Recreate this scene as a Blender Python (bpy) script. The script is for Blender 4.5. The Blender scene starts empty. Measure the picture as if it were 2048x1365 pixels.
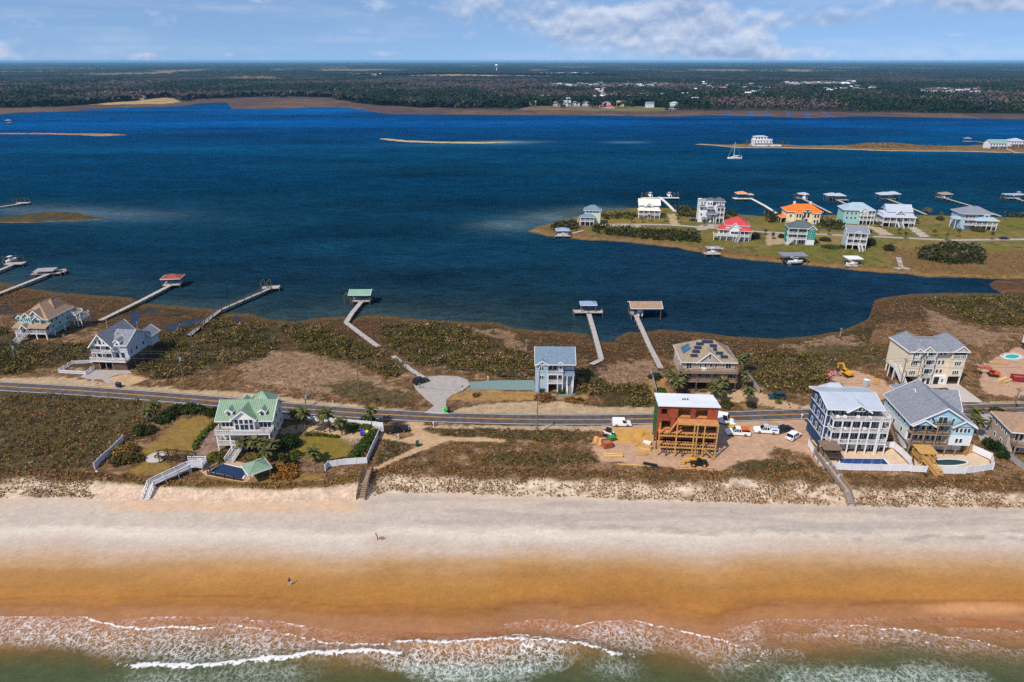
import bpy, math, random
import numpy as np
from mathutils import Vector
random.seed(7); RNG = np.random.default_rng(11)
R = math.radians
scene = bpy.context.scene
COL = scene.collection

# ---------------------------------------------------------------- camera
CAM_H = 88.0; FPX = 1365.0; TILT = math.atan((682.5 - 122) / FPX)
cam_d = bpy.data.cameras.new('camera'); cam = bpy.data.objects.new('camera', cam_d); COL.objects.link(cam)
cam_d.sensor_width = 36.0; cam_d.lens = 36.0 * FPX / 2048.0
cam_d.clip_start = 1.0; cam_d.clip_end = 200000.0
cam.location = (0, 0, CAM_H); cam.rotation_euler = (R(90) - TILT, 0, 0)
scene.camera = cam

# ---------------------------------------------------------------- light
SUN_EL, SHADOW_AZ = R(50), R(42)          # shadows fall away from the lens and to the right
sun_d = bpy.data.lights.new('sun', 'SUN'); sun_d.energy = 4.3; sun_d.angle = R(0.53); sun_d.color = (1.0, 0.94, 0.84)
sun = bpy.data.objects.new('sun', sun_d); COL.objects.link(sun)
ldir = Vector((math.sin(SHADOW_AZ) * math.cos(SUN_EL), math.cos(SHADOW_AZ) * math.cos(SUN_EL), -math.sin(SUN_EL)))
sun.rotation_euler = ldir.to_track_quat('-Z', 'Y').to_euler()
scene.view_settings.view_transform = 'Standard'; scene.view_settings.look = 'None'
scene.view_settings.exposure = 0.0; scene.view_settings.gamma = 1.0; scene.view_settings.use_curve_mapping = False

world = bpy.data.worlds.new('World'); scene.world = world; world.use_nodes = True
def build_world():
    nt = world.node_tree; N = nt.nodes; L = nt.links; N.clear()
    out = N.new('ShaderNodeOutputWorld'); bg = N.new('ShaderNodeBackground'); bg.inputs[1].default_value = 0.12
    tc = N.new('ShaderNodeTexCoord'); sep = N.new('ShaderNodeSeparateXYZ'); L.new(tc.outputs['Generated'], sep.inputs[0])
    def m(op, a, b=None, c=None, clamp=False):
        n = N.new('ShaderNodeMath'); n.operation = op; n.use_clamp = clamp
        for i, v in enumerate((a, b, c)):
            if v is None: continue
            if isinstance(v, (int, float)): n.inputs[i].default_value = v
            else: L.new(v, n.inputs[i])
        return n.outputs[0]
    x, y, z = sep.outputs
    zz = m('ADD', m('MULTIPLY', m('MAXIMUM', z, 0.0), 1.1), 0.19)
    cmb = N.new('ShaderNodeCombineXYZ'); L.new(x, cmb.inputs[0]); L.new(y, cmb.inputs[1]); L.new(zz, cmb.inputs[2])
    nrm = N.new('ShaderNodeVectorMath'); nrm.operation = 'NORMALIZE'; L.new(cmb.outputs[0], nrm.inputs[0])
    sky = N.new('ShaderNodeTexSky'); sky.sky_type = 'NISHITA'; sky.sun_disc = False
    sky.sun_elevation = SUN_EL; sky.sun_rotation = R(180) + SHADOW_AZ
    sky.altitude = 80; sky.air_density = 1.0; sky.dust_density = 0.6; sky.ozone_density = 1.6
    L.new(nrm.outputs[0], sky.inputs[0])
    az = m('ARCTAN2', x, y); el = m('ARCSINE', z)
    # cloud field: one noise over the whole sky, with heaps where clouds stand
    def noise(sc, dz, det):
        c = N.new('ShaderNodeCombineXYZ')
        L.new(m('MULTIPLY', az, sc[0]), c.inputs[0]); L.new(m('MULTIPLY', m('ADD', el, dz), sc[1]), c.inputs[1]); c.inputs[2].default_value = sc[2]
        n = N.new('ShaderNodeTexNoise'); n.inputs['Scale'].default_value = 1.0; n.inputs['Detail'].default_value = det
        n.inputs['Roughness'].default_value = 0.56; L.new(c.outputs[0], n.inputs['Vector']); return n.outputs[0]
    def heap(a, e, ra, re, w):
        p = m('POWER', m('ABSOLUTE', m('DIVIDE', m('SUBTRACT', az, R(a)), R(ra))), 2.0)
        q = m('POWER', m('ABSOLUTE', m('DIVIDE', m('SUBTRACT', el, R(e)), R(re))), 2.0)
        return m('MULTIPLY', m('EXPONENT', m('MULTIPLY', m('ADD', p, q), -1.0)), w)
    heaps = [(9.5, 2.6, 11, 1.9, .48), (4, 1.6, 4.5, 1.2, .3), (17, .6, 6, .6, .42), (22, 2.6, 5, .7, .3), (33.5, 4.0, 7.0, 1.2, .46), (-18, 4.1, 9, .35, .22), (-4, 3.8, 8, .5, .16),
             (-32, 4.9, 8, .6, .38), (-9.6, .55, 1.9, .38, .33), (-20.6, .4, 1.0, .25, .3), (-26, .25, 1.5, .25, .3), (-35.2, .6, 2.2, .9, .34), (31, 1.6, 1.2, .25, .26), (-2.5, 4.3, 1.6, .35, .28)]
    tot = heap(*heaps[0])
    for h in heaps[1:]: tot = m('MAXIMUM', tot, heap(*h))
    high = m('MULTIPLY', m('MULTIPLY', m('SUBTRACT', el, R(7.0)), 1.2, clamp=True), 0.10)
    n1 = noise((13, 20, 5.3), 0.0, 6.0); n2 = noise((13, 20, 5.3), R(.5), 6.0)
    d = m('ADD', m('ADD', n1, tot), high)
    mask = m('SMOOTH_MIN', m('MULTIPLY', m('SUBTRACT', d, 0.62), 4.5, clamp=True), 0.9, 0.1)
    veil = m('MULTIPLY', m('MULTIPLY', m('SUBTRACT', noise((5, 60, 8.7), 0.0, 4.0), .47), 3.0, clamp=True), 0.38)
    mask = m('MAXIMUM', mask, veil)
    light = m('ADD', m('MULTIPLY', m('SUBTRACT', n1, n2), 5.0), m('ADD', 0.42, m('MULTIPLY', m('SUBTRACT', 0.85, d), .7)), clamp=True)
    cc = N.new('ShaderNodeMix'); cc.data_type = 'RGBA'; k = 1 / 0.12
    cc.inputs['A'].default_value = (.30 * k, .42 * k, .66 * k, 1); cc.inputs['B'].default_value = (.66 * k, .73 * k, .88 * k, 1); L.new(light, cc.inputs['Factor'])
    tint = N.new('ShaderNodeMix'); tint.data_type = 'RGBA'; tint.blend_type = 'MULTIPLY'; tint.inputs['Factor'].default_value = 1.0
    L.new(sky.outputs[0], tint.inputs['A']); tint.inputs['B'].default_value = (1.02, 1.13, 1.24, 1)
    mix = N.new('ShaderNodeMix'); mix.data_type = 'RGBA'
    L.new(mask, mix.inputs['Factor']); L.new(tint.outputs['Result'], mix.inputs['A']); L.new(cc.outputs['Result'], mix.inputs['B'])
    L.new(mix.outputs['Result'], bg.inputs[0]); L.new(bg.outputs[0], out.inputs[0])
build_world()
cy = scene.cycles
cy.max_bounces = 5; cy.diffuse_bounces = 2; cy.glossy_bounces = 2; cy.transmission_bounces = 2; cy.volume_bounces = 0; cy.transparent_max_bounces = 4
cy.caustics_reflective = False; cy.caustics_refractive = False
cy.use_denoising = False; cy.use_adaptive_sampling = True; cy.adaptive_threshold = 0.015

# ---------------------------------------------------------------- pixel <-> place
CS, SN = math.cos(TILT), math.sin(TILT)
def ground(px, py, z=0.0):
    dx = (px - 1024) / FPX; dy = -(py - 682.5) / FPX
    t = (z - CAM_H) / (-SN + dy * CS)
    return dx * t, (CS + dy * SN) * t
def project(x, y, z):
    zz = z - CAM_H; d = y * CS - zz * SN
    return 1024 + FPX * x / d, 682.5 - FPX * (y * SN + zz * CS) / d
def curve(pts):
    a = np.array(pts, float)
    return lambda px: np.interp(px, a[:, 0], a[:, 1])
def sm(t):
    t = np.clip(t, 0, 1); return t * t * (3 - 2 * t)
# curves in the photograph: sound shore, back of the high ground, top of dune, toe of dune, swash line
C_SHORE = curve([(-900, 560), (0, 567), (59, 579), (117, 588), (205, 594), (264, 598), (278, 608), (352, 614), (425, 620), (445, 629), (498, 629), (536, 641), (586, 645),
                 (600, 645), (635, 638), (694, 635), (702, 643), (717, 636), (756, 631), (827, 640), (873, 643), (920, 645), (995, 647), (1022, 657), (1069, 663), (1108, 664), (1147, 667),
                 (1178, 671), (1183, 685), (1229, 686), (1234, 677), (1256, 666), (1288, 667), (1323, 661), (1362, 665), (1400, 667), (1460, 675), (1560, 680), (1616, 675), (1677, 666),
                 (1712, 652), (1736, 641), (1744, 620), (1748, 603), (1770, 597), (1830, 590), (1900, 588), (2048, 590), (2900, 600)])
C_LOW = curve([(-900, 945), (0, 940), (190, 943), (300, 958), (400, 962), (560, 967), (650, 962), (740, 940), (800, 930), (1000, 935), (1400, 945), (1600, 932), (1650, 945), (1830, 950), (2048, 962), (2900, 970)])
C_TOE = curve([(-900, 990), (0, 997), (150, 994), (200, 1000), (300, 1004), (720, 1004), (770, 984), (1000, 992), (1400, 1004), (1700, 1013), (2048, 1017), (2900, 1030)])
C_SWASH = curve([(-900, 1240), (0, 1232), (60, 1230), (110, 1232), (165, 1230), (190, 1240), (205, 1246), (250, 1239), (330, 1233), (420, 1229), (480, 1231), (510, 1240), (560, 1243), (610, 1252), (680, 1262), (760, 1262), (900, 1268), (990, 1262),
                 (1010, 1248), (1060, 1239), (1110, 1239), (1150, 1252), (1190, 1243), (1270, 1241), (1320, 1252), (1370, 1262), (1430, 1270), (1455, 1257), (1530, 1239), (1640, 1239), (1690, 1240), (1740, 1232), (1790, 1226), (1840, 1226), (1900, 1236), (2048, 1242), (2900, 1250)])
HIGH = 3.0
def zmain(px, py):
    s, lo, toe, w = C_SHORE(px), C_LOW(px), C_TOE(px), C_SWASH(px)
    w = np.maximum(w, 1238)
    z = np.where(py >= w, -0.012 * (py - w) - .02, 0)
    t = (w - py) / (w - toe); z = np.where((py < w) & (py >= toe), -.02 + 1.9 * np.clip(t, 0, 1) ** 0.9, z)
    t = np.clip((toe - py) / np.maximum(toe - lo, 1), 0, 1)
    z = np.where((py < toe) & (py >= lo), 1.88 + (HIGH - 1.88) * sm(t) + 0.7 * np.sin(np.pi * t) * t, z)
    hi = s + 95
    t = np.clip((hi - py) / np.maximum(hi - s, 1), 0, 1)
    zz = HIGH - (HIGH - 0.35) * sm(t)
    z = np.where(py < lo, np.where(py < s, 0.35 - 0.12 * (s - py), zz), z)
    return np.maximum(z, -2.0)
ISLE2 = [(1056, 458), (1072, 450), (1110, 440), (1150, 429), (1210, 419), (1275, 413), (1340, 414), (1400, 416), (1480, 427), (1560, 430), (1650, 427), (1750, 425), (1850, 428), (1950, 430), (2048, 432), (2400, 436), (2900, 440),
         (2900, 600), (2400, 572), (2048, 555), (1950, 553), (1850, 548), (1700, 535), (1560, 521), (1450, 511), (1400, 500), (1350, 491), (1250, 480), (1170, 477), (1090, 468)]
def inside(px, py, poly):
    px = np.asarray(px, float); py = np.asarray(py, float)
    r = np.zeros(px.shape, bool); n = len(poly)
    for i in range(n):
        x1, y1 = poly[i]; x2, y2 = poly[(i + 1) % n]
        if y1 == y2: continue
        c = (y1 > py) != (y2 > py)
        r ^= c & (px < (x2 - x1) * (py - y1) / (y2 - y1) + x1)
    return r
Z2 = 1.2
def P(px, py, z=None):
    """The place on the ground that the pixel shows."""
    if z is None:
        if py >= float(C_SHORE(px)): z = float(zmain(px, py))
        elif bool(inside(np.array([px]), np.array([py]), ISLE2)[0]): z = Z2
        else: z = 0.0
    x, y = ground(px, py, z)
    return Vector((x, y, z))

def lin(r, g=None, b=None, k=1.0):
    if g is None: r, g, b = r
    f = lambda c: ((c / 255 + 0.055) / 1.055) ** 2.4 if c > 10 else c / 255 / 12.92
    return np.array([f(r) * k, f(g) * k, f(b) * k])
def tag(o, label=None, cat=None, group=None, kind=None):
    for k, v in (('label', label), ('category', cat), ('group', group), ('kind', kind)):
        if v: o[k] = v
    return o

# value noise
_T = RNG.random((256, 256))
def vnoise(x, y):
    xi = np.floor(x).astype(int); yi = np.floor(y).astype(int); fx = x - xi; fy = y - yi
    fx = fx * fx * (3 - 2 * fx); fy = fy * fy * (3 - 2 * fy)
    a = _T[xi & 255, yi & 255]; b = _T[(xi + 1) & 255, yi & 255]; c = _T[xi & 255, (yi + 1) & 255]; d = _T[(xi + 1) & 255, (yi + 1) & 255]
    return (a * (1 - fx) + b * fx) * (1 - fy) + (c * (1 - fx) + d * fx) * fy
def fbm(x, y, oct=4):
    s = 0; a = .5; t = 0
    for i in range(oct):
        s = s + a * vnoise(x * 2 ** i + 17.3 * i, y * 2 ** i + 5.1 * i); t += a; a *= .55
    return s / t

# ---------------------------------------------------------------- materials
MATS = {}
def nodes_of(name):
    m = bpy.data.materials.new(name); m.use_nodes = True
    nt = m.node_tree; return m, nt, nt.nodes['Principled BSDF']
def mat(name, rgb, rough=.75, var=.12, scale=1.5, bump=0.0, metal=0.0, spec=.35, siding=0.0, ribs=0.0):
    """Plain painted, timber, metal... surface: colour with two scales of wear noise."""
    if name in MATS: return MATS[name]
    m, nt, b = nodes_of(name); N, L = nt.nodes, nt.links
    c = lin(*rgb)
    tc = N.new('ShaderNodeTexCoord'); geo = N.new('ShaderNodeNewGeometry')
    n1 = N.new('ShaderNodeTexNoise'); n1.inputs['Scale'].default_value = scale; n1.inputs['Detail'].default_value = 6; L.new(geo.outputs['Position'], n1.inputs['Vector'])
    mr = N.new('ShaderNodeMapRange'); mr.inputs['From Min'].default_value = .3; mr.inputs['From Max'].default_value = .7
    mr.inputs['To Min'].default_value = 1 - var; mr.inputs['To Max'].default_value = 1 + var; L.new(n1.outputs[0], mr.inputs['Value'])
    mx = N.new('ShaderNodeMix'); mx.data_type = 'RGBA'; mx.blend_type = 'MULTIPLY'; mx.inputs['Factor'].default_value = 1
    mx.inputs['A'].default_value = (*c, 1); L.new(mr.outputs[0], mx.inputs['B']); L.new(mx.outputs['Result'], b.inputs['Base Color'])
    b.inputs['Roughness'].default_value = rough; b.inputs['Metallic'].default_value = metal; b.inputs['Specular IOR Level'].default_value = spec
    h = None
    if siding or ribs:
        w = N.new('ShaderNodeTexWave'); w.wave_type = 'BANDS'; w.bands_direction = 'Z' if siding else 'X'; w.wave_profile = 'SAW' if siding else 'SIN'
        w.inputs['Scale'].default_value = siding or ribs; L.new(tc.outputs['Object'], w.inputs['Vector']); h = w.outputs[1]; st = .35
    elif bump: h = n1.outputs[0]; st = bump
    if h is not None:
        bp = N.new('ShaderNodeBump'); bp.inputs['Strength'].default_value = st; bp.inputs['Distance'].default_value = .03
        L.new(h, bp.inputs['Height']); L.new(bp.outputs[0], b.inputs['Normal'])
    MATS[name] = m; return m
def vmat(name, rough=.9, scales=((.35, .35), (2.5, .4)), bump=.4, bdist=.15, spec=.2, attr_rough=False, flat=(1, 1, 1), tex=False):
    """Colour from the surface's own colour layer, broken up by noise."""
    if name in MATS: return MATS[name]
    m, nt, b = nodes_of(name); N, L = nt.nodes, nt.links
    at = N.new('ShaderNodeAttribute'); at.attribute_name = 'Col'
    geo = N.new('ShaderNodeNewGeometry'); cur = at.outputs['Color']; last = None
    mp = N.new('ShaderNodeMapping'); mp.inputs['Scale'].default_value = flat; L.new(geo.outputs['Position'], mp.inputs['Vector'])
    for sc, am in scales:
        n = N.new('ShaderNodeTexNoise'); n.inputs['Scale'].default_value = sc; n.inputs['Detail'].default_value = 5; n.inputs['Roughness'].default_value = .6
        L.new(mp.outputs[0], n.inputs['Vector']); last = n.outputs[0]
        mr = N.new('ShaderNodeMapRange'); mr.inputs['From Min'].default_value = .32; mr.inputs['From Max'].default_value = .68
        mr.inputs['To Min'].default_value = 1 - am; mr.inputs['To Max'].default_value = 1 + am; L.new(last, mr.inputs['Value'])
        mx = N.new('ShaderNodeMix'); mx.data_type = 'RGBA'; mx.blend_type = 'MULTIPLY'; mx.inputs['Factor'].default_value = 1
        if tex:
            ta = N.new('ShaderNodeAttribute'); ta.attribute_name = 'Tex'; L.new(ta.outputs['Fac'], mx.inputs['Factor'])
        L.new(cur, mx.inputs['A']); L.new(mr.outputs[0], mx.inputs['B']); cur = mx.outputs['Result']
    L.new(cur, b.inputs['Base Color']); b.inputs['Roughness'].default_value = rough; b.inputs['Specular IOR Level'].default_value = spec
    if attr_rough:
        a2 = N.new('ShaderNodeAttribute'); a2.attribute_name = 'Wet'
        mr = N.new('ShaderNodeMapRange'); mr.inputs['To Min'].default_value = rough; mr.inputs['To Max'].default_value = .32; L.new(a2.outputs['Fac'], mr.inputs['Value']); L.new(mr.outputs[0], b.inputs['Roughness'])
    if bump:
        bp = N.new('ShaderNodeBump'); bp.inputs['Strength'].default_value = bump; bp.inputs['Distance'].default_value = bdist
        L.new(last, bp.inputs['Height']); L.new(bp.outputs[0], b.inputs['Normal'])
    MATS[name] = m; return m

# ---------------------------------------------------------------- mesh helpers
def np_mesh(name, V, Fq, cols=None, extra=None, smooth=False):
    """Mesh from arrays: V (n,3), Fq (m,k) with one k."""
    V = np.asarray(V, np.float32); Fq = np.asarray(Fq, np.int32)
    me = bpy.data.meshes.new(name); k = Fq.shape[1]; m = len(Fq)
    me.vertices.add(len(V)); me.vertices.foreach_set('co', V.ravel())
    me.loops.add(m * k); me.loops.foreach_set('vertex_index', Fq.ravel())
    me.polygons.add(m); me.polygons.foreach_set('loop_start', np.arange(0, m * k, k, dtype=np.int32)); me.polygons.foreach_set('loop_total', np.full(m, k, np.int32))
    if smooth: me.polygons.foreach_set('use_smooth', np.ones(m, bool))
    me.update(calc_edges=True)
    if cols is not None:
        a = me.color_attributes.new('Col', 'FLOAT_COLOR', 'POINT')
        a.data.foreach_set('color', np.c_[cols, np.ones(len(cols))].astype(np.float32).ravel())
    for kx, v in (extra or {}).items():
        a = me.attributes.new(kx, 'FLOAT', 'POINT'); a.data.foreach_set('value', np.asarray(v, np.float32))
    return me
def link(name, me, mats, parent=None):
    o = bpy.data.objects.new(name, me); COL.objects.link(o)
    for mm in (mats if isinstance(mats, (list, tuple)) else [mats]):
        if len(me.materials) < (len(mats) if isinstance(mats, (list, tuple)) else 1): me.materials.append(mm)
    if parent is not None: o.parent = parent
    return o
def grid_faces(nx, ny, keep=None):
    i = np.arange(nx - 1)[None, :] + nx * np.arange(ny - 1)[:, None]
    f = np.stack([i, i + 1, i + 1 + nx, i + nx], -1).reshape(-1, 4)
    return f if keep is None else f[keep]
def compact(V, Fq, *arrs):
    used = np.unique(Fq); mp = np.full(len(V), -1); mp[used] = np.arange(len(used))
    return (V[used], mp[Fq]) + tuple(a[used] for a in arrs)
# ================================================================ THE LAND
def blend(c, w, col): return c * (1 - w[:, None]) + col[None, :] * w[:, None]
JIT = {}
def paint(c, u, v, poly, rgb, jit=5.0, w=1.0):
    ju, jv = JIT['j']; sel = (u > min(p[0] for p in poly) - 25) & (u < max(p[0] for p in poly) + 25) & (v > min(p[1] for p in poly) - 25) & (v < max(p[1] for p in poly) + 25)
    i = np.nonzero(sel)[0]
    k = inside(u[i] + ju[i] * jit, v[i] + jv[i] * jit, poly); i = i[k]
    c[i] = c[i] * (1 - w) + lin(*rgb) * w
    return i
Z_GREEN = [[(0, 655), (60, 690), (190, 690), (185, 740), (120, 732), (0, 752), (-500, 752), (-500, 640)],
    [(300, 660), (420, 640), (520, 650), (560, 690), (520, 720), (400, 740), (330, 760), (265, 742), (300, 700)],
    [(560, 650), (640, 655), (700, 680), (760, 700), (820, 735), (780, 760), (700, 720), (600, 700)],
    [(760, 650), (860, 640), (930, 655), (1000, 690), (1065, 715), (1065, 770), (960, 745), (880, 740), (830, 730), (770, 690)],
    [(1150, 740), (1200, 735), (1210, 770), (1290, 775), (1310, 800), (1290, 820), (1180, 815), (1200, 795), (1150, 780)],
    [(1500, 705), (1640, 715), (1655, 760), (1620, 786), (1540, 780), (1490, 750)],
    [(1840, 600), (2048, 590), (2500, 590), (2500, 660), (2048, 652), (1960, 650), (1900, 620)]]
Z_BROWNGREEN = [[(-600, 780), (0, 783), (90, 774), (200, 786), (330, 808), (310, 825), (285, 880), (240, 893), (190, 935), (100, 945), (0, 950), (-600, 955)],
    [(860, 852), (1180, 862), (1175, 885), (1010, 880), (900, 874), (862, 864)], [(1000, 905), (1180, 900), (1200, 925), (1100, 935), (960, 925)],
    [(1480, 925), (1560, 920), (1620, 938), (1560, 948), (1470, 946)], [(500, 640), (560, 645), (560, 700), (500, 690)],
    [(640, 770), (700, 760), (830, 790), (820, 812), (700, 800)], [(1600, 690), (1790, 690), (1780, 730), (1640, 735)], [(770, 880), (830, 880), (820, 910), (750, 930)]]
Z_SANDY = [[(500, 708), (620, 700), (760, 762), (830, 790), (820, 808), (600, 782), (480, 760)], [(1560, 690), (1700, 670), (1740, 690), (1640, 720)],
    [(1180, 735), (1300, 720), (1330, 750), (1300, 770), (1210, 770)], [(930, 655), (1000, 680), (1060, 710), (1020, 665)], [(1850, 620), (1960, 660), (2048, 670), (1960, 690), (1860, 660)]]
Z_SHOULDER = [[(-600, 752), (0, 757), (120, 755), (300, 774), (480, 785), (620, 800), (830, 822), (845, 834), (600, 813), (300, 786), (0, 770), (-600, 764)],
    [(890, 832), (930, 815), (1000, 806), (1100, 800), (1180, 812), (1310, 814), (1310, 832)], [(830, 850), (1250, 852), (1300, 850), (1300, 862), (1180, 861), (1000, 858), (860, 855)],
    [(1600, 812), (1700, 806), (1700, 818), (1600, 822)], [(1964, 806), (2300, 790), (2300, 808), (1964, 812)], [(200, 786), (330, 800), (400, 806), (400, 811), (300, 803), (190, 792)]]
Z_SITE = [[(1180, 884), (1240, 852), (1300, 845), (1440, 840), (1600, 838), (1622, 850), (1622, 900), (1648, 936), (1600, 905), (1545, 892), (1540, 918), (1480, 924), (1440, 942), (1300, 932), (1200, 922), (1188, 900)],
    [(1640, 748), (1690, 735), (1770, 758), (1795, 790), (1760, 802), (1700, 792), (1680, 770)], [(1950, 735), (2048, 690), (2400, 680), (2400, 800), (1980, 792), (1960, 760)]]
Z_DRIVE = [[(560, 856), (600, 849), (640, 850), (700, 868), (730, 862), (770, 866), (800, 878), (830, 872), (812, 842), (850, 843), (848, 862), (880, 872), (1012, 879), (1010, 885), (900, 882), (875, 890), (835, 905), (775, 930), (752, 944), (745, 936), (800, 910), (845, 890), (780, 880), (740, 876), (690, 880), (640, 862), (560, 868)],
    [(1390, 786), (1500, 778), (1560, 800), (1600, 812), (1590, 825), (1500, 802), (1450, 806), (1390, 800)], [(205, 756), (250, 748), (300, 757), (262, 768), (240, 776), (225, 774)], [(1420, 838), (1600, 826), (1610, 842), (1440, 850)]]
LAWNS = {'left': [(278, 905), (320, 872), (352, 842), (415, 832), (424, 848), (402, 878), (388, 902), (345, 912), (300, 912)], 'low': [(255, 941), (300, 920), (338, 926), (340, 940), (325, 950), (268, 949)],
    'right': [(580, 903), (608, 873), (670, 869), (702, 888), (706, 908), (660, 924), (600, 914)], 'front': [(420, 948), (520, 956), (640, 948), (650, 958), (560, 966), (450, 964), (400, 957)],
    'blue_house': [(890, 800), (900, 788), (960, 780), (1070, 783), (1150, 792), (1180, 786), (1170, 800), (1060, 800), (940, 802)], 'solar': [(1296, 760), (1330, 756), (1340, 788), (1318, 792), (1305, 790)]}
POND = [[(0, 612), (14, 620), (40, 640), (50, 640), (30, 628), (10, 610)], [(258, 624), (276, 622), (280, 640), (275, 652), (264, 650)], [(290, 622), (312, 620), (316, 628), (292, 628)], [(470, 628), (486, 642), (480, 652), (470, 640)], [(330, 652), (380, 640), (430, 632), (440, 637), (385, 650), (345, 662)], [(-60, 590), (0, 612), (0, 626), (-60, 615)]]
PINK = []
def shade_land(u, v, X, Y):
    n = len(u); toe, lo, w, s = C_TOE(u), C_LOW(u), C_SWASH(u), C_SHORE(u)
    w = np.maximum(w, 1238)
    ju = fbm(X * .16, Y * .16) * 2 - 1; jv = fbm(X * .16 + 90, Y * .16 + 40) * 2 - 1
    f1 = fbm(X * .6 + 3, Y * .6); jj = RNG.random(n) * 2 - 1
    JIT['j'] = (ju * 4 + (f1 - .5) * 4 + jj * .8, jv * 2.0 + (f1 - .5) * 2 + jj * .4)
    c = np.tile(lin(118, 87, 55), (n, 1)); f2 = fbm(X * .09 + 7, Y * .09 + 2)
    c = blend(c, sm((f2 - .5) * 4), lin(138, 106, 76)); c = blend(c, sm((f1 - .58) * 5), lin(166, 134, 102)); c = blend(c, sm((.42 - f1) * 5), lin(62, 52, 30))
    mar = sm((s + 62 + ju * 22 - v) / 14); mc = np.tile(lin(86, 62, 36), (n, 1)); mc = blend(mc, sm((f2 - .5) * 5), lin(66, 58, 30)); mc = blend(mc, sm((f1 - .6) * 5), lin(112, 78, 48))
    c = c * (1 - mar[:, None]) + mc * mar[:, None]
    edge = sm((s + 7 - v) / 5); c = blend(c, edge, lin(96, 76, 46))
    for p in Z_SANDY: paint(c, u, v, p, (158, 126, 98), 6, .75)
    for p in Z_BROWNGREEN: paint(c, u, v, p, (84, 74, 42), 5, .85)
    for p in Z_GREEN: paint(c, u, v, p, (78, 66, 38), 5, .9)
    tx = np.ones(n)
    for p in Z_SHOULDER: tx[paint(c, u, v, p, (196, 168, 132), 1.6, .9)] = .5
    for p in Z_SITE: tx[paint(c, u, v, p, (202, 162, 132), 2.5, .95)] = .35
    paint(c, u, v, [(1230, 858), (1300, 852), (1310, 880), (1300, 888), (1260, 888), (1215, 880)], (212, 160, 84), 3, .95)
    for p in Z_DRIVE: tx[paint(c, u, v, p, (205, 168, 128), 1.0, .97)] = .35
    paint(c, u, v, [(395, 872), (430, 860), (440, 905), (400, 930), (350, 935), (380, 905)], (150, 122, 104), 2, .9)
    paint(c, u, v, [(560, 905), (590, 918), (660, 925), (680, 915), (650, 940), (560, 940)], (150, 118, 92), 3, .8)
    paint(c, u, v, [(670, 872), (715, 878), (735, 895), (720, 905), (700, 890)], (160, 138, 122), 2, .9)
    for k, p in LAWNS.items(): tx[paint(c, u, v, p, (146, 116, 58) if k in ('left', 'low', 'front') else (136, 116, 48) if k == 'right' else (172, 132, 80), 1.0, .95)] = .5
    # dune face with thin grass
    t = (v - lo) / np.maximum(toe - lo, 1)
    dune = sm((t + ju * .25 + .02) * 6)
    dc = np.tile(lin(218, 194, 168), (n, 1)); dc = blend(dc, sm((f1 - .5) * 6) * .55, lin(140, 104, 68))
    left = sm((u - 190 + ju * 12) / 20) * sm((745 - u + ju * 10) / 20)
    scrub = sm((.5 - t + ju * .3) * 5) * (1 - left); dc = blend(dc, scrub, lin(104, 80, 50)); dc = blend(dc, scrub * sm((f1 - .55) * 6), lin(150, 118, 84))
    dc = blend(dc, left * sm((t - .35) * 5), lin(216, 186, 160)); dc = blend(dc, left * sm((.45 - t) * 5), lin(120, 96, 48))
    c = c * (1 - dune[:, None]) + dc * dune[:, None]
    # beach, dry to wet
    q = (v - toe) / np.maximum(w - toe, 1)
    str1 = fbm(X * .035, Y * .45 + 3) - .5; str2 = fbm(X * .012 + 4, Y * .12 + 9) - .5; fine = fbm(X * .5 + 60, Y * 1.2) - .5
    qq = q + str1 * .08 + str2 * .13 + fine * .05
    K = np.array([-.2, .02, .10, .20, .27, .34, .40, .45, .52, .60, .70, .80, .87, .93, 1.05])
    CC = np.array([lin(*x) for x in [(212, 190, 170), (210, 192, 178), (206, 192, 182), (204, 190, 182), (228, 215, 203), (210, 194, 182), (205, 184, 166), (200, 170, 144), (192, 154, 112), (184, 136, 82), (180, 128, 66), (180, 124, 62), (164, 112, 64), (174, 124, 82), (168, 120, 88)]])
    bc = np.stack([np.interp(qq, K, CC[:, i]) for i in range(3)], 1)
    grey = sm((.14 - np.abs(q - .13 - str2 * .15)) / .08) * sm((u - 560 + ju * 60) / 300) * sm((str1 + .10) * 7)
    bc = blend(bc, grey * .75, lin(184, 172, 168))
    bc = blend(bc, sm((.035 - np.abs(q - .24 - str2 * .12)) / .02) * sm((u - 900) / 300) * sm((fine + .02) * 9) * .4, lin(140, 126, 124))
    peach = sm((u - 190 + ju * 20) / 30) * sm((730 - u + ju * 20) / 40) * sm((.11 + str2 * .1 - q) / .04)
    bc = blend(bc, peach * (.5 + .5 * sm((fine + .1) * 5)), lin(220, 186, 158))
    bc = bc * (1 + (fbm(X * .05 + 8, Y * .22) - .5) * .38 * sm((q - .45) / .1) + fine * .10)[:, None]
    wetline = sm((.012 - np.abs(q - .845 - str2 * .22 - .02 * np.sin(X * .045))) / .012); bc = blend(bc, wetline * .35, lin(128, 72, 36))
    pale = sm(1 - ((u - 1960) / 150) ** 2 - ((v - 1217) / 17) ** 2) ; bc = blend(bc, pale * .8, lin(218, 160, 110))
    bc = bc * np.array([1.02, .985, .93]) * (1 - .05 * sm((.35 - q) / .1)[:, None] * np.array([0, .2, 1]))
    bw = sm((q + .012 + ju * .01) * 60); c = c * (1 - bw[:, None]) + bc * bw[:, None]
    wet = sm((qq - .5) / .15) * bw
    c *= .80; c *= (1 + jj * .05)[:, None]
    for p in POND: wet[paint(c, u, v, p, (34, 44, 66), .8, 1.0)] = 1.0
    tex = tx * (1 - .62 * bw); tex *= 1 - .5 * dune
    return np.clip(c, .004, 1), wet, tex

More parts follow.
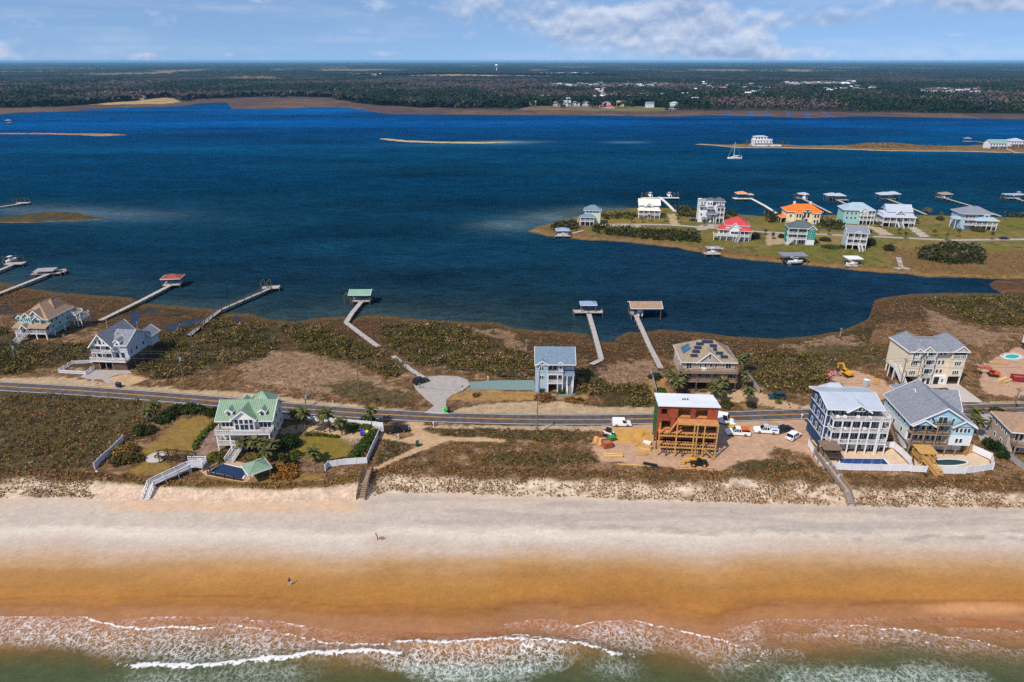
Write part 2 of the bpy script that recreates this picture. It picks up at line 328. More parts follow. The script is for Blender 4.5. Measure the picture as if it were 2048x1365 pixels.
def island():
    xs = np.arange(-345, 345.1, .9); ys = np.concatenate([np.arange(58, 152, .5), np.arange(152, 300, .85), np.arange(300, 345, 2.0)])
    X, Y = np.meshgrid(xs, ys); X = X.ravel(); Y = Y.ravel(); Z = np.full(X.shape, 2.0)
    for _ in range(8):
        u, v = project(X, Y, Z); Z = Z * .3 + .7 * zmain(u, v)
    u, v = project(X, Y, Z); Z = zmain(u, v)
    col, wet, tex = shade_land(u, v, X, Y)
    # loose relief where nothing is built
    soft = sm((C_SHORE(u) + 92 - v) / 20); duneb = sm((v - C_LOW(u)) / 8) * sm((C_TOE(u) + 4 - v) / 8)
    Z = Z + duneb * (fbm(X * .35, Y * .5) - .35) * .7 - soft * sm((v - C_SHORE(u)) / 15) * (fbm(X * .3, Y * .3)) * .3
    Z = Z - .12 * (fbm(X * .4, Y * .4)) * sm((C_LOW(u) - v) / 8) - .0
    f = grid_faces(len(xs), len(ys)); zm = Z[f].max(1); f = f[zm > -1.4]
    V, f, col, wet, tex = compact(np.c_[X, Y, Z], f, col, wet, tex)
    me = np_mesh('beach_ground', V, f, col, {'Wet': wet, 'Tex': tex}, True)
    o = link('ground', me, vmat('land', .95, ((.4, .32), (1.5, .45), (5.0, .42)), .4, .1, .15, True, tex=True)); tag(o, 'sandy barrier island ground from surf to marsh', None, None, 'structure')
island()

def sheet(name, poly, m, dz=.02, z=None, kind='structure', label=None, cat=None, thick=0.0, parent=None):
    """A flat sheet with the outline of a pixel polygon, lying on the ground."""
    pts = [P(x, y, z) for x, y in poly]
    zz = max(p.z for p in pts) + dz
    V = [(p.x, p.y, zz) for p in pts]
    if thick:
        n = len(V); me = bpy.data.meshes.new(name)
        me.from_pydata(V + [(a, b, c - thick) for a, b, c in V], [], [list(range(n)), list(range(2 * n - 1, n - 1, -1))] + [[i, n + i, n + (i + 1) % n, (i + 1) % n] for i in range(n)])
    else:
        me = bpy.data.meshes.new(name); me.from_pydata(V, [], [list(range(len(V)))])
    me.update()
    if me.polygons[0].normal.z < 0: me.flip_normals()
    o = link(name, me, m, parent); tag(o, label, cat, None, kind); return o
def strip(name, cpts, z, wid, off, m, n=120, dash=None):
    """Ribbon along a smooth line of places."""
    c = np.array([(p.x, p.y) for p in cpts]); t = np.linspace(0, len(c) - 1, n)
    i = np.arange(len(c)); cx = np.interp(t, i, c[:, 0]); cyy = np.interp(t, i, c[:, 1])
    for _ in range(10): cx[1:-1] = (cx[:-2] + 2 * cx[1:-1] + cx[2:]) / 4; cyy[1:-1] = (cyy[:-2] + 2 * cyy[1:-1] + cyy[2:]) / 4
    dx = np.gradient(cx); dy = np.gradient(cyy); l = np.hypot(dx, dy); nx, ny = -dy / l, dx / l
    V = np.concatenate([np.c_[cx + nx * (off - wid / 2), cyy + ny * (off - wid / 2), np.full(n, z)], np.c_[cx + nx * (off + wid / 2), cyy + ny * (off + wid / 2), np.full(n, z)]])
    k = np.arange(n - 1); f = np.stack([k, k + 1, k + 1 + n, k + n], 1)
    return link(name, np_mesh(name, V, f), m)
ASPHALT = mat('asphalt', (84, 78, 77), .9, .34, .6); CONC = mat('concrete', (186, 176, 166), .9, .10, .5); YEL = mat('yellow_paint', (206, 142, 52), .7, .3, 1); WHT = mat('white_paint', (215, 208, 202), .7, .2, 2)
GRAVEL = mat('gravel', (116, 134, 130), .95, .25, 3.0); TANCONC = mat('tan_concrete', (205, 178, 148), .9, .1, .6); GREYDR = mat('grey_drive', (164, 154, 146), .9, .12, .7)
def roads():
    rp = [(-500, 755), (-200, 762), (0, 773), (150, 781), (300, 792), (450, 804), (600, 818), (750, 829), (900, 836), (1050, 839.5), (1200, 840), (1350, 837), (1500, 832), (1650, 827), (1800, 822), (2048, 816), (2300, 809), (2700, 798)]
    c = [P(x, y, HIGH) for x, y in rp]
    r = strip('road', c, HIGH + .02, 5.6, 0, ASPHALT); tag(r, 'two lane asphalt coast road', None, None, 'structure')
    for nm, w, off, m in (('yellow_line', .16, .13, YEL), ('yellow_line', .16, -.13, YEL), ('edge_line', .16, 2.45, WHT), ('edge_line', .16, -2.45, WHT)):
        strip(nm, c, HIGH + .028, w, off, m).parent = r
    sheet('turning_circle', [(848, 826), (868, 812), (850, 797), (832, 780), (826, 768), (830, 758), (856, 754), (885, 751), (915, 753), (935, 760), (940, 770), (928, 780), (905, 790), (893, 800), (892, 812), (902, 828), (880, 829)], GREYDR, .024, HIGH, label='pale concrete turning circle beside the road')
    sheet('gravel_drive', [(938, 764), (1000, 761), (1068, 761), (1072, 780), (1062, 781), (935, 780), (941, 772)], GRAVEL, .02, HIGH, label='blue grey gravel drive to blue house')
    sheet('gravel_path', [(1062, 781), (1072, 781), (1085, 787), (1110, 790), (1150, 788), (1150, 791), (1120, 794), (1085, 792)], GRAVEL, .023, HIGH, label='curved gravel path in front of blue house')
    sheet('concrete_drive', [(1888, 771), (1918, 769), (1966, 805), (1925, 805)], CONC, .02, HIGH, label='white concrete drive of beige house')
    sheet('grey_drive', [(1931, 826), (1975, 825), (1988, 836), (1977, 879), (1961, 882), (1948, 855)], GREYDR, .02, HIGH, label='grey concrete drive by tan house')
    sheet('brick_drive', [(160, 755), (180, 740), (258, 741), (265, 747), (235, 750), (215, 757), (222, 762), (226, 768), (212, 768), (205, 759), (185, 760)], GREYDR, .02, HIGH, label='grey paver drive at grey blue house')
    sheet('concrete_pad', [(1788, 766), (1806, 770), (1918, 768), (1890, 776), (1870, 777), (1800, 776)], CONC, .016, HIGH, label='pale slab in front of beige house')
roads()

# ---- canal island, islets and spits
def isle(name, poly, z, colfun, step, label, zvar=.25):
    pts = np.array([ground(x, y, z) for x, y in poly]); x0, y0 = pts.min(0) - 4; x1, y1 = pts.max(0) + 4
    xs = np.arange(x0, x1, step); ys = np.arange(y0, y1, step); X, Y = np.meshgrid(xs, ys); X = X.ravel(); Y = Y.ravel()
    wx = fbm(X * .12, Y * .12) - .5; wy = fbm(X * .12 + 50, Y * .12) - .5
    A = X + wx * 5 + 0; B = Y + wy * 5
    d = np.full(X.shape, 1e9); n = len(pts)
    for i in range(n):
        a = pts[i]; b = pts[(i + 1) % n]; ab = b - a; t = np.clip(((A - a[0]) * ab[0] + (B - a[1]) * ab[1]) / max(ab @ ab, 1e-6), 0, 1)
        d = np.minimum(d, np.hypot(A - a[0] - t * ab[0], B - a[1] - t * ab[1]))
    ins = inside(A, B, [tuple(p) for p in pts]); d = np.where(ins, d, -d)
    Z = np.where(d > 0, z * sm(d / (z * 3.5 + 1)), d * .15)
    Z = np.where(Z > z - .01, z - .05 * fbm(X * .2, Y * .2), Z)
    u, v = project(X, Y, Z); col = colfun(u, v, X, Y, d) * .72
    f = grid_faces(len(xs), len(ys)); f = f[Z[f].max(1) > -.6]
    V, f, col = compact(np.c_[X, Y, Z], f, np.clip(col, .004, 1))
    o = link(name, np_mesh(name, V, f, col, None, True), vmat('isle_land', .95, ((.3, .18), (1.2, .22)), .4, .2, .15)); tag(o, label, None, None, 'structure'); return o
G2_BROWN = [[(1060, 455), (1170, 440), (1180, 470), (1250, 475), (1400, 490), (1560, 514), (1700, 528), (1850, 540), (2048, 548), (2600, 590), (2600, 600), (2048, 560), (1500, 522), (1060, 480)], [(1300, 412), (1560, 424), (1700, 424), (1700, 432), (1560, 438), (1400, 424)], [(1780, 500), (1950, 505), (2048, 500), (2048, 550), (1800, 545)]]
def isle2_col(u, v, X, Y, d):
    n = len(u); f1 = fbm(X * .25, Y * .25); f2 = fbm(X * .05, Y * .05); jj = RNG.random(n) - .5
    JIT['j'] = ((f1 - .5) * 8 + jj * 2, (f1 - .5) * 3 + jj)
    c = np.tile(lin(120, 112, 48), (n, 1)); c = blend(c, sm((f2 - .45) * 5), lin(140, 118, 62)); c = blend(c, sm((f1 - .55) * 5), lin(96, 98, 38))
    for p in G2_BROWN: paint(c, u, v, p, (134, 100, 62), 1.6, .85)
    paint(c, u, v, [(1180, 425), (1275, 425), (1330, 440), (1280, 452), (1200, 448)], (150, 124, 58), 2, .8)
    paint(c, u, v, [(1530, 465), (1570, 468), (1572, 488), (1535, 490)], (200, 172, 140), 1, .9)
    paint(c, u, v, [(1640, 462), (1690, 470), (1690, 490), (1640, 490)], (168, 134, 86), 1, .6)
    paint(c, u, v, [(1735, 452), (1758, 455), (1790, 471), (1760, 471)], (204, 180, 150), .6, .9); paint(c, u, v, [(1810, 452), (1832, 455), (1862, 475), (1842, 475)], (204, 190, 170), .6, .9)
    paint(c, u, v, [(1335, 428), (1355, 428), (1360, 450), (1342, 450)], (206, 176, 132), .6, .9)
    paint(c, u, v, [(1410, 448), (1450, 450), (1400, 462), (1390, 455)], (205, 185, 165), .6, .8)
    paint(c, u, v, [(1185, 448), (1270, 448), (1290, 455), (1220, 456)], (205, 180, 140), .8, .9)
    c = blend(c, sm((4 - d) / 2), lin(150, 116, 70)); c = blend(c, sm((1.6 - d) / 1.2), lin(92, 74, 50))
    return c
isle('canal_island', ISLE2, Z2, isle2_col, 1.3, 'canal island with houses between two channels')
def marsh_col(a, b, sand=None):
    def f(u, v, X, Y, d):
        n = len(u); f1 = fbm(X * .3, Y * .3); c = np.tile(lin(*a), (n, 1)); c = blend(c, sm((f1 - .5) * 6), lin(*b))
        if sand: c = blend(c, sm((6 - d) / 3) * sm((C_ISLE - v + 200) / 1) if False else sm((sand[1] - d) / sand[1]), lin(*sand[0]))
        return c
    return f
isle('marsh_islet', [(-600, 440), (0, 434), (60, 426), (110, 422), (150, 424), (180, 430), (222, 434), (200, 438), (140, 441), (60, 444), (0, 445), (-600, 460)], .5, marsh_col((78, 68, 42), (100, 80, 50), ((150, 124, 88), 1.2)), 1.5, 'low brown marsh islet in the sound')
isle('marsh_point', [(1982, 568), (2000, 559), (2048, 558), (2500, 570), (2500, 600), (2048, 589), (2000, 584)], .5, marsh_col((96, 70, 44), (120, 84, 50)), 1.2, 'small brown marsh point by the channel')
isle('sand_bar', [(755, 277), (775, 277), (815, 281), (880, 283), (960, 284), (1034, 284), (960, 287), (880, 286), (815, 284), (780, 281)], .35, marsh_col((214, 186, 140), (196, 160, 110)), 2.0, 'thin pale sand bar in the sound')
isle('sand_bar', [(-300, 264), (0, 266), (80, 266), (160, 267), (200, 267), (235, 268), (256, 270), (200, 272), (160, 270), (80, 268), (0, 268), (-300, 268)], .4, marsh_col((190, 146, 104), (140, 90, 70)), 2.0, 'brown sand bar in the sound by left shore')
isle('spit', [(1388, 288), (1400, 287), (1450, 289), (1480, 288), (1520, 286), (1560, 288), (1600, 291), (1690, 290), (1740, 285), (1790, 285), (1850, 291), (1930, 291), (2000, 286), (2048, 285), (2500, 284), (2500, 302), (2048, 305), (1990, 304), (1900, 302), (1780, 301), (1690, 298), (1600, 296), (1560, 295), (1480, 295), (1420, 290)], .7, marsh_col((132, 102, 66), (150, 122, 74), ((212, 178, 126), 3.5)), 1.8, 'low sandy spit with houses across the sound')

# ================================================================ WATER
def water_mat(name, rough, spec, bumps, bstr):
    m, nt, b = nodes_of(name); N, L = nt.nodes, nt.links
    at = N.new('ShaderNodeAttribute'); at.attribute_name = 'Col'; geo = N.new('ShaderNodeNewGeometry')
    prev = None; cur = at.outputs['Color']
    for sx, sy, sc, am, cv in bumps:
        mp = N.new('ShaderNodeMapping'); mp.inputs['Scale'].default_value = (sx, sy, 1); mp.inputs['Rotation'].default_value = (0, 0, .35); L.new(geo.outputs['Position'], mp.inputs['Vector'])
        n = N.new('ShaderNodeTexNoise'); n.inputs['Scale'].default_value = sc; n.inputs['Detail'].default_value = 4; n.inputs['Roughness'].default_value = .62; L.new(mp.outputs[0], n.inputs['Vector'])
        bp = N.new('ShaderNodeBump'); bp.inputs['Strength'].default_value = bstr; bp.inputs['Distance'].default_value = am; L.new(n.outputs[0], bp.inputs['Height'])
        if prev is not None: L.new(prev, bp.inputs['Normal'])
        prev = bp.outputs[0]
        mr = N.new('ShaderNodeMapRange'); mr.inputs['From Min'].default_value = .3; mr.inputs['From Max'].default_value = .7; mr.inputs['To Min'].default_value = 1 - cv; mr.inputs['To Max'].default_value = 1 + cv; L.new(n.outputs[0], mr.inputs['Value'])
        mx = N.new('ShaderNodeMix'); mx.data_type = 'RGBA'; mx.blend_type = 'MULTIPLY'; mx.inputs['Factor'].default_value = 1; L.new(cur, mx.inputs['A']); L.new(mr.outputs[0], mx.inputs['B']); cur = mx.outputs['Result']
    L.new(prev, b.inputs['Normal']); L.new(cur, b.inputs['Base Color'])
    b.inputs['Roughness'].default_value = rough; b.inputs['Specular IOR Level'].default_value = spec; b.inputs['IOR'].default_value = 1.33
    return m, nt, b, cur
def sound():
    ys = np.concatenate([np.arange(165, 480, 3.5), np.arange(480, 1700, 12.0), np.arange(1700, 2700, 60)]); xs = np.arange(-1, 1.0001, 1 / 170)
    S, Y = np.meshgrid(xs, ys); X = S * (260 + Y * 1.15); X = X.ravel(); Y = Y.ravel(); Z = np.zeros_like(X)
    u, v = project(X, Y, Z); n = len(X)
    K = np.array([0, 215, 240, 270, 300, 350, 420, 500, 560, 640, 700]); cc = np.array([lin(*c) for c in [(0, 74, 134), (0, 76, 136), (0, 70, 128), (0, 62, 108), (4, 58, 92), (8, 55, 82), (12, 52, 76), (14, 48, 70), (20, 50, 70), (32, 58, 72), (38, 60, 72)]])
    c = np.stack([np.interp(v, K, cc[:, i]) for i in range(3)], 1)
    st = fbm(X * .003 + 5, Y * .012 + 2) - .5; f2 = fbm(X * .012, Y * .03) - .5
    c *= (1 + st * 1.5 + f2 * .45)[:, None]
    dp = (fbm(X * .0025 + 31, Y * .008) - .5); c = blend(c, sm((dp - .04) * 9) * .5 * sm((420 - v) / 60), lin(0, 52, 88))
    JIT['j'] = ((fbm(X * .05, Y * .05) - .5) * 2, (fbm(X * .05 + 9, Y * .05) - .5))
    def shoal(cx, cy0, rx, ry, col, a=1.0, p=2):
        w = np.exp(-(np.abs((u - cx) / rx) ** p + np.abs((v - cy0) / ry) ** p)) * a; return blend(c, np.clip(w * (1 + f2 * 1.5), 0, 1), lin(*col))
    c = shoal(225, 430, 130, 10, (98, 106, 118), .75); c = shoal(120, 428, 90, 12, (92, 102, 112), .6); c = shoal(60, 420, 130, 9, (84, 96, 108), .6)
    c = shoal(1010, 452, 60, 11, (88, 98, 106), .8); c = shoal(1110, 437, 70, 11, (104, 110, 112), .85); c = shoal(1200, 421, 80, 7, (104, 104, 100), .8); c = shoal(1010, 285, 60, 3, (120, 140, 160), .7); c = shoal(1250, 285.5, 38, 1.2, (120, 136, 150), .7); c = shoal(880, 290, 150, 5, (40, 92, 120), .4); c = shoal(1120, 452, 130, 22, (44, 78, 96), .45); c = shoal(260, 436, 200, 22, (40, 74, 96), .4)
    d = v - C_SHORE(u); w = np.exp(-np.abs(np.minimum(d + 6, 0)) / 24.0) * (u < 1180) + np.exp(-np.abs(np.minimum(d + 3, 0)) / 9.0) * (u >= 1180)
    c = blend(c, np.clip(w * (.75 + f2 * 1.2), 0, .8) * sm((1500 - u) / 300), lin(58, 66, 70))
    canal = sm((v - 478) / 20) * sm((u - 1150) / 120); c = blend(c, canal * .6, lin(22, 44, 66))
    o = link('sound_water', np_mesh('sound_water', np.c_[X, Y, Z], grid_faces(len(xs), len(ys)), np.clip(c * np.array([.80, .97, .92]), .001, 1), None, True), water_mat('sound_water', .3, .0, [(1, 2.2, .03, .5, .25), (1, 2.4, .14, .4, .34), (1, 2.0, .6, .2, .45)], .7)[0]); tag(o, 'deep blue sound water', None, None, 'structure')
sound()
# ocean with breaking waves
FOAM = [  # polylines in the photograph: points, width m, strength
    ([(0, 1233), (60, 1231), (165, 1231), (190, 1240), (215, 1250), (290, 1257), (360, 1257), (427, 1256)], .45, 1.0), ([(205, 1246), (250, 1239), (330, 1233), (420, 1229), (480, 1231), (510, 1240), (560, 1243), (610, 1252)], .22, .8),
    ([(470, 1249), (530, 1260), (590, 1272), (640, 1284), (720, 1290), (820, 1288), (900, 1288), (980, 1282), (1024, 1274), (1080, 1274), (1105, 1279)], .35, .85), ([(1010, 1248), (1060, 1239), (1110, 1239), (1150, 1252)], .16, .6), ([(1150, 1252), (1190, 1243), (1270, 1241), (1330, 1254), (1400, 1272), (1450, 1282), (1500, 1300)], .35, .95),
    ([(1455, 1257), (1530, 1238), (1640, 1240), (1690, 1238)], .15, .6), ([(1620, 1268), (1700, 1272), (1800, 1280), (1900, 1294), (1925, 1293)], .22, .7), ([(1700, 1252), (1830, 1262), (1930, 1278), (2010, 1298)], .25, .9), ([(1690, 1238), (1740, 1232), (1790, 1226), (1840, 1226)], .14, .6), ([(1960, 1257), (2048, 1262)], .2, .6), ([(1470, 1256), (1500, 1285), (1530, 1300), (1520, 1320), (1490, 1330)], .3, .8)]
CREST = [([(265, 1338), (330, 1336), (420, 1335), (480, 1331), (540, 1322), (620, 1312), (700, 1308), (760, 1309), (800, 1314)], .75, 1.0), ([(800, 1290), (900, 1288), (1024, 1282), (1090, 1285), (1150, 1297)], .5, .8), ([(1140, 1296), (1180, 1296), (1220, 1308), (1235, 1316)], .55, 1.0)]
LACE = [([(-300, 1232), (0, 1234), (180, 1236), (230, 1252), (420, 1258), (430, 1300), (380, 1320), (300, 1322), (100, 1290), (0, 1288), (-300, 1290)], .8), ([(430, 1262), (520, 1258), (600, 1275), (640, 1290), (820, 1290), (700, 1306), (560, 1320), (470, 1332), (300, 1336), (330, 1300)], .75), ([(620, 1312), (780, 1310), (860, 1290), (1100, 1284), (1150, 1300), (1120, 1330), (1060, 1350), (1000, 1365), (900, 1365), (820, 1345), (780, 1320)], .95),
    ([(1150, 1250), (1190, 1246), (1270, 1245), (1340, 1262), (1330, 1290), (1260, 1300), (1210, 1300), (1150, 1275)], .8), ([(1330, 1262), (1440, 1280), (1520, 1300), (1490, 1330), (1380, 1310), (1320, 1290)], .55), ([(1440, 1258), (1530, 1242), (1540, 1300), (1500, 1295)], .55), ([(1540, 1350), (1600, 1330), (1720, 1335), (1860, 1330), (1960, 1350), (1960, 1400), (1540, 1400)], .55), ([(240, 1350), (420, 1345), (560, 1330), (640, 1340), (560, 1400), (240, 1400)], .35), ([(1640, 1245), (1800, 1262), (1990, 1292), (1860, 1290), (1620, 1275)], .5), ([(1200, 1310), (1270, 1330), (1260, 1365), (1190, 1350)], .4), ([(420, 1240), (520, 1245), (900, 1290), (700, 1285), (520, 1262), (300, 1252)], .35)]
def ocean():
    xs = np.arange(-150, 150.1, .42); ny = 150; n = len(xs)
    top = np.zeros(n)
    for i, x in enumerate(xs):     # where the swash line crosses this column
        y = 88.0
        for _ in range(25):
            u, v = project(x, y, 0.02); y = ground(u, float(C_SWASH(u)), 0.02)[1]
        top[i] = y
    T = (np.linspace(0, 1, ny) ** 1.35)[:, None]; Y = top[None, :] - T * (top[None, :] - 55); X = np.tile(xs, (ny, 1)); X = X.ravel(); Y = Y.ravel()
    u, v = project(X, Y, np.full(X.shape, .03)); dz = np.zeros_like(X); foam = np.zeros_like(X); lace = np.zeros_like(X)
    wx, wy = X + (fbm(X * .5, Y * .5) - .5) * 1.6, Y + (fbm(X * .5 + 30, Y * .5) - .5) * 1.2
    def dist(pts):
        q = np.array([ground(a, b, .03) for a, b in pts]); d = np.full(X.shape, 1e9); sgn = np.zeros_like(X)
        for a, b in zip(q[:-1], q[1:]):
            ab = b - a; t = np.clip(((wx - a[0]) * ab[0] + (wy - a[1]) * ab[1]) / (ab @ ab), 0, 1); ex = wx - a[0] - t * ab[0]; ey = wy - a[1] - t * ab[1]; e = np.hypot(ex, ey)
            sgn = np.where(e < d, ey, sgn); d = np.minimum(d, e)
        return d, sgn
    for pts, w, s in FOAM:
        d, sg = dist(pts); foam = np.maximum(foam, s * .9 * np.exp(-(d / (w * .72)) ** 2)); lace = np.maximum(lace, s * .55 * np.exp(-np.maximum(-sg, 0) / 1.6) * (sg < .1) * (d < 6))
    for pts, w, s in CREST:
        d, sg = dist(pts); foam = np.maximum(foam, s * np.exp(-(d / (w * .62)) ** 2) * .95 + s * .5 * np.exp(-np.maximum(sg, 0) / 1.2) * (sg > 0) * (d < 4)); dz += .8 * np.exp(-(d / 1.3) ** 2)
    JIT['j'] = ((fbm(X * .4, Y * .4) - .5) * 2, (fbm(X * .4 + 9, Y * .4) - .5) * 2)
    for poly, s in LACE:
        q = sum(inside(u + JIT['j'][0] * 22 + a, v + JIT['j'][1] * 12 + b, poly) for a, b in ((0, 0), (22, 4), (-22, -4), (10, -9), (-10, 9), (34, 0), (-34, 0), (0, 14), (0, -14))) / 9.0; lace = np.maximum(lace, q * s * (.55 + .9 * fbm(X * .35 + 3, Y * .35)))
    dep = v - C_SWASH(u) + (fbm(X * .06, Y * .12) - .5) * 34
    K = np.array([-10, 0, 20, 45, 65, 90, 120, 400]); cc = np.array([lin(*q) for q in [(164, 108, 68), (160, 104, 66), (150, 100, 60), (132, 94, 56), (106, 84, 48), (82, 80, 48), (72, 80, 52), (60, 76, 54)]])
    c = np.stack([np.interp(dep, K, cc[:, i]) for i in range(3)], 1)
    aer = np.clip(lace - .2, 0, 1) * sm((v - 1318) / 20); c = blend(c, aer * .45, lin(120, 160, 140))
    Z = .03 + dz * .7 + (fbm(X * .25, Y * .5) - .5) * .12 * sm((v - C_SWASH(u) - 6) / 20)
    m, nt, b, cur = water_mat('ocean_water', .2, .2, [(1, 2, .35, .25, .12), (1, 1.6, 1.6, .1, .14)], .5); N, L = nt.nodes, nt.links
    def at(nm):
        a = N.new('ShaderNodeAttribute'); a.attribute_name = nm; return a.outputs['Fac']
    def mm(op, a, b_=None, clamp=False):
        q = N.new('ShaderNodeMath'); q.operation = op; q.use_clamp = clamp
        for i, vv in enumerate((a, b_)):
            if vv is None: continue
            if isinstance(vv, (int, float)): q.inputs[i].default_value = vv
            else: L.new(vv, q.inputs[i])
        return q.outputs[0]
    geo = N.new('ShaderNodeNewGeometry')
    wn = N.new('ShaderNodeTexNoise'); wn.inputs['Scale'].default_value = .55; wn.inputs['Detail'].default_value = 5; L.new(geo.outputs['Position'], wn.inputs['Vector'])
    va = N.new('ShaderNodeVectorMath'); va.operation = 'MULTIPLY_ADD'; L.new(wn.outputs['Color'], va.inputs[0]); va.inputs[1].default_value = (2.6, 2.6, 0); L.new(geo.outputs['Position'], va.inputs[2])
    pat = None
    for sc, wd in ((.75, .10), (1.7, .12)):
        mp = N.new('ShaderNodeMapping'); mp.inputs['Scale'].default_value = (1.25, .9, 0); mp.inputs['Rotation'].default_value = (0, 0, .5); L.new(va.outputs[0], mp.inputs['Vector'])
        vo = N.new('ShaderNodeTexVoronoi'); vo.feature = 'DISTANCE_TO_EDGE'; vo.inputs['Scale'].default_value = sc; L.new(mp.outputs[0], vo.inputs['Vector'])
        e = mm('SUBTRACT', 1.0, mm('DIVIDE', vo.outputs['Distance'], wd), True); pat = e if pat is None else mm('MAXIMUM', pat, mm('MULTIPLY', e, .8))
    fn = N.new('ShaderNodeTexNoise'); fn.inputs['Scale'].default_value = 1.6; fn.inputs['Detail'].default_value = 7; L.new(geo.outputs['Position'], fn.inputs['Vector'])
    lc = mm('MULTIPLY', mm('MULTIPLY', pat, at('Lace')), mm('MULTIPLY', mm('SUBTRACT', fn.outputs[0], .33), 5.0, True))
    so = mm('MULTIPLY', mm('SUBTRACT', mm('ADD', at('Foam'), mm('MULTIPLY', mm('SUBTRACT', fn.outputs[0], .5), 3.2)), .5), 2.6, True); so = mm('MULTIPLY', so, mm('MULTIPLY', at('Foam'), 2.0, True))
    fac = mm('MAXIMUM', mm('MULTIPLY', lc, 1.0), so, True)
    mx = N.new('ShaderNodeMix'); mx.data_type = 'RGBA'; L.new(fac, mx.inputs['Factor']); L.new(cur, mx.inputs['A']); mx.inputs['B'].default_value = (*lin(226, 222, 218), 1); L.new(mx.outputs['Result'], b.inputs['Base Color'])
    L.new(mm('ADD', .18, mm('MULTIPLY', fac, .6)), b.inputs['Roughness'])
    f = grid_faces(n, ny)[:, ::-1]
    o = link('ocean', np_mesh('ocean', np.c_[X, Y, Z], f, np.clip(c, .002, 1), {'Foam': foam, 'Lace': np.clip(lace, 0, 1)}, True), m); tag(o, 'green ocean surf breaking on the beach', None, None, 'structure')
ocean()
# the sea goes on behind the camera
me = bpy.data.meshes.new('open_sea'); me.from_pydata([(-6000, -6000, -.3), (6000, -6000, -.3), (6000, 56, -.3), (-6000, 56, -.3)], [], [(0, 1, 2, 3)])
tag(link('sea', me, mat('open_sea', (52, 82, 74), .2, .2, .05, spec=.4)), 'open green sea behind the surf', None, None, 'structure')
# ================================================================ MAINLAND
C_MAIN = curve([(-1500, 232), (0, 229), (50, 225), (150, 222), (250, 215), (370, 212), (400, 207), (455, 205), (462, 217), (540, 218), (625, 215), (700, 216), (740, 222), (775, 228), (1024, 230), (1224, 231), (1324, 233), (1440, 230), (1524, 232), (1624, 236), (1724, 232), (1874, 235), (2048, 238), (3500, 240)])
C_WOOD = curve([(-1500, 226), (0, 217), (150, 212), (200, 208), (345, 206), (400, 198), (520, 195), (640, 195), (700, 204), (760, 212), (900, 217), (1024, 219), (1200, 219), (1400, 221), (1700, 224), (1900, 227), (2048, 230), (3500, 232)])
FIELD = [[(180, 210), (215, 206), (262, 203), (322, 196), (345, 197), (362, 204), (330, 208), (260, 209)], [(1024, 221), (1060, 213), (1240, 211), (1330, 216), (1330, 222), (1200, 221)], [(1196, 205), (1204, 180), (1210, 180), (1206, 206)], [(660, 155), (900, 149), (1100, 152), (1240, 152), (1240, 156), (900, 156)]]
def polar(y0, y1, ny, na, amax=40):
    r = y0 * (y1 / y0) ** np.linspace(0, 1, ny); a = np.radians(np.linspace(-amax, amax, na)); A, Rr = np.meshgrid(a, r)
    return (np.tan(A) * Rr).ravel(), Rr.ravel()
def mainland():
    na, ny = 640, 170; a = np.radians(np.linspace(-44, 44, na)); Y0 = np.zeros(na)
    for i, t in enumerate(a):
        y = 1300.0
        for _ in range(30):
            u, v = project(math.tan(t) * y, y, .6); y = .5 * y + .5 * ground(u, float(C_MAIN(u)), .6)[1]
        Y0[i] = y
    T = np.linspace(0, 1, ny)[:, None]; Y = Y0[None, :] * (40000 / Y0[None, :]) ** (T ** 2.2); X = (np.tan(a)[None, :] * Y).ravel(); Y = Y.ravel()
    Z = np.full(X.shape, .6); Z[:na] = -.2; u, v = project(X, Y, Z); n = len(X)
    f1 = fbm(X * .012, Y * .012); f2 = fbm(X * .05, Y * .05); JIT['j'] = ((f2 - .5) * 6, (f2 - .5) * 2)
    c = np.tile(lin(86, 64, 56), (n, 1)); c = blend(c, sm((f1 - .45) * 5), lin(102, 78, 58)); c = blend(c, sm((f2 - .58) * 6), lin(70, 60, 52))
    wood = sm((C_WOOD(u) + 1 - v) / 2); c = blend(c, wood, lin(52, 56, 44)); 
    for k, p in enumerate(FIELD): paint(c, u, v, p, (176, 146, 94) if k != 1 else (120, 100, 68), 1, .85)
    paint(c, u, v, [(1170, 219), (1330, 217), (1330, 223), (1170, 223)], (100, 108, 58), 2.5, .5)
    for ax in (1448, 1500, 1534, 1578, 1616, 1660):       # straight cut ditches in the marsh
        p = [(ax, 237), (ax + 8, 237), (ax + 4 - (ax - 1500) * .10, 223), (ax + 1 - (ax - 1500) * .10, 223)]; paint(c, u, v, p, (30, 84, 150), .25, .9)
    o = link('mainland', np_mesh('mainland', np.c_[X, Y, Z], grid_faces(na, ny), np.clip(c, .003, 1), None, True), vmat('far_land', .95, ((.02, .2), (.15, .25)), 0)); tag(o, 'flat mainland with marsh edge across the sound', None, None, 'structure')
mainland()
def woodland_mask(X, Y):
    u, v = project(X, Y, np.full(X.shape, .6)); ok = v < C_WOOD(u) + (fbm(X * .02, Y * .02) - .45) * 9
    for k, p in enumerate(FIELD): ok &= ~(inside(u, v, p) & ((k != 1) | (vnoise(X * .05, Y * .05) < .62)))
    return ok, u, v
VILLAGE = [[(1090, 176), (1330, 172), (1420, 178), (1330, 184), (1090, 182)], [(1560, 171), (1700, 170), (1720, 176), (1560, 177)], [(1840, 186), (1960, 184), (1960, 192), (1840, 193)]]
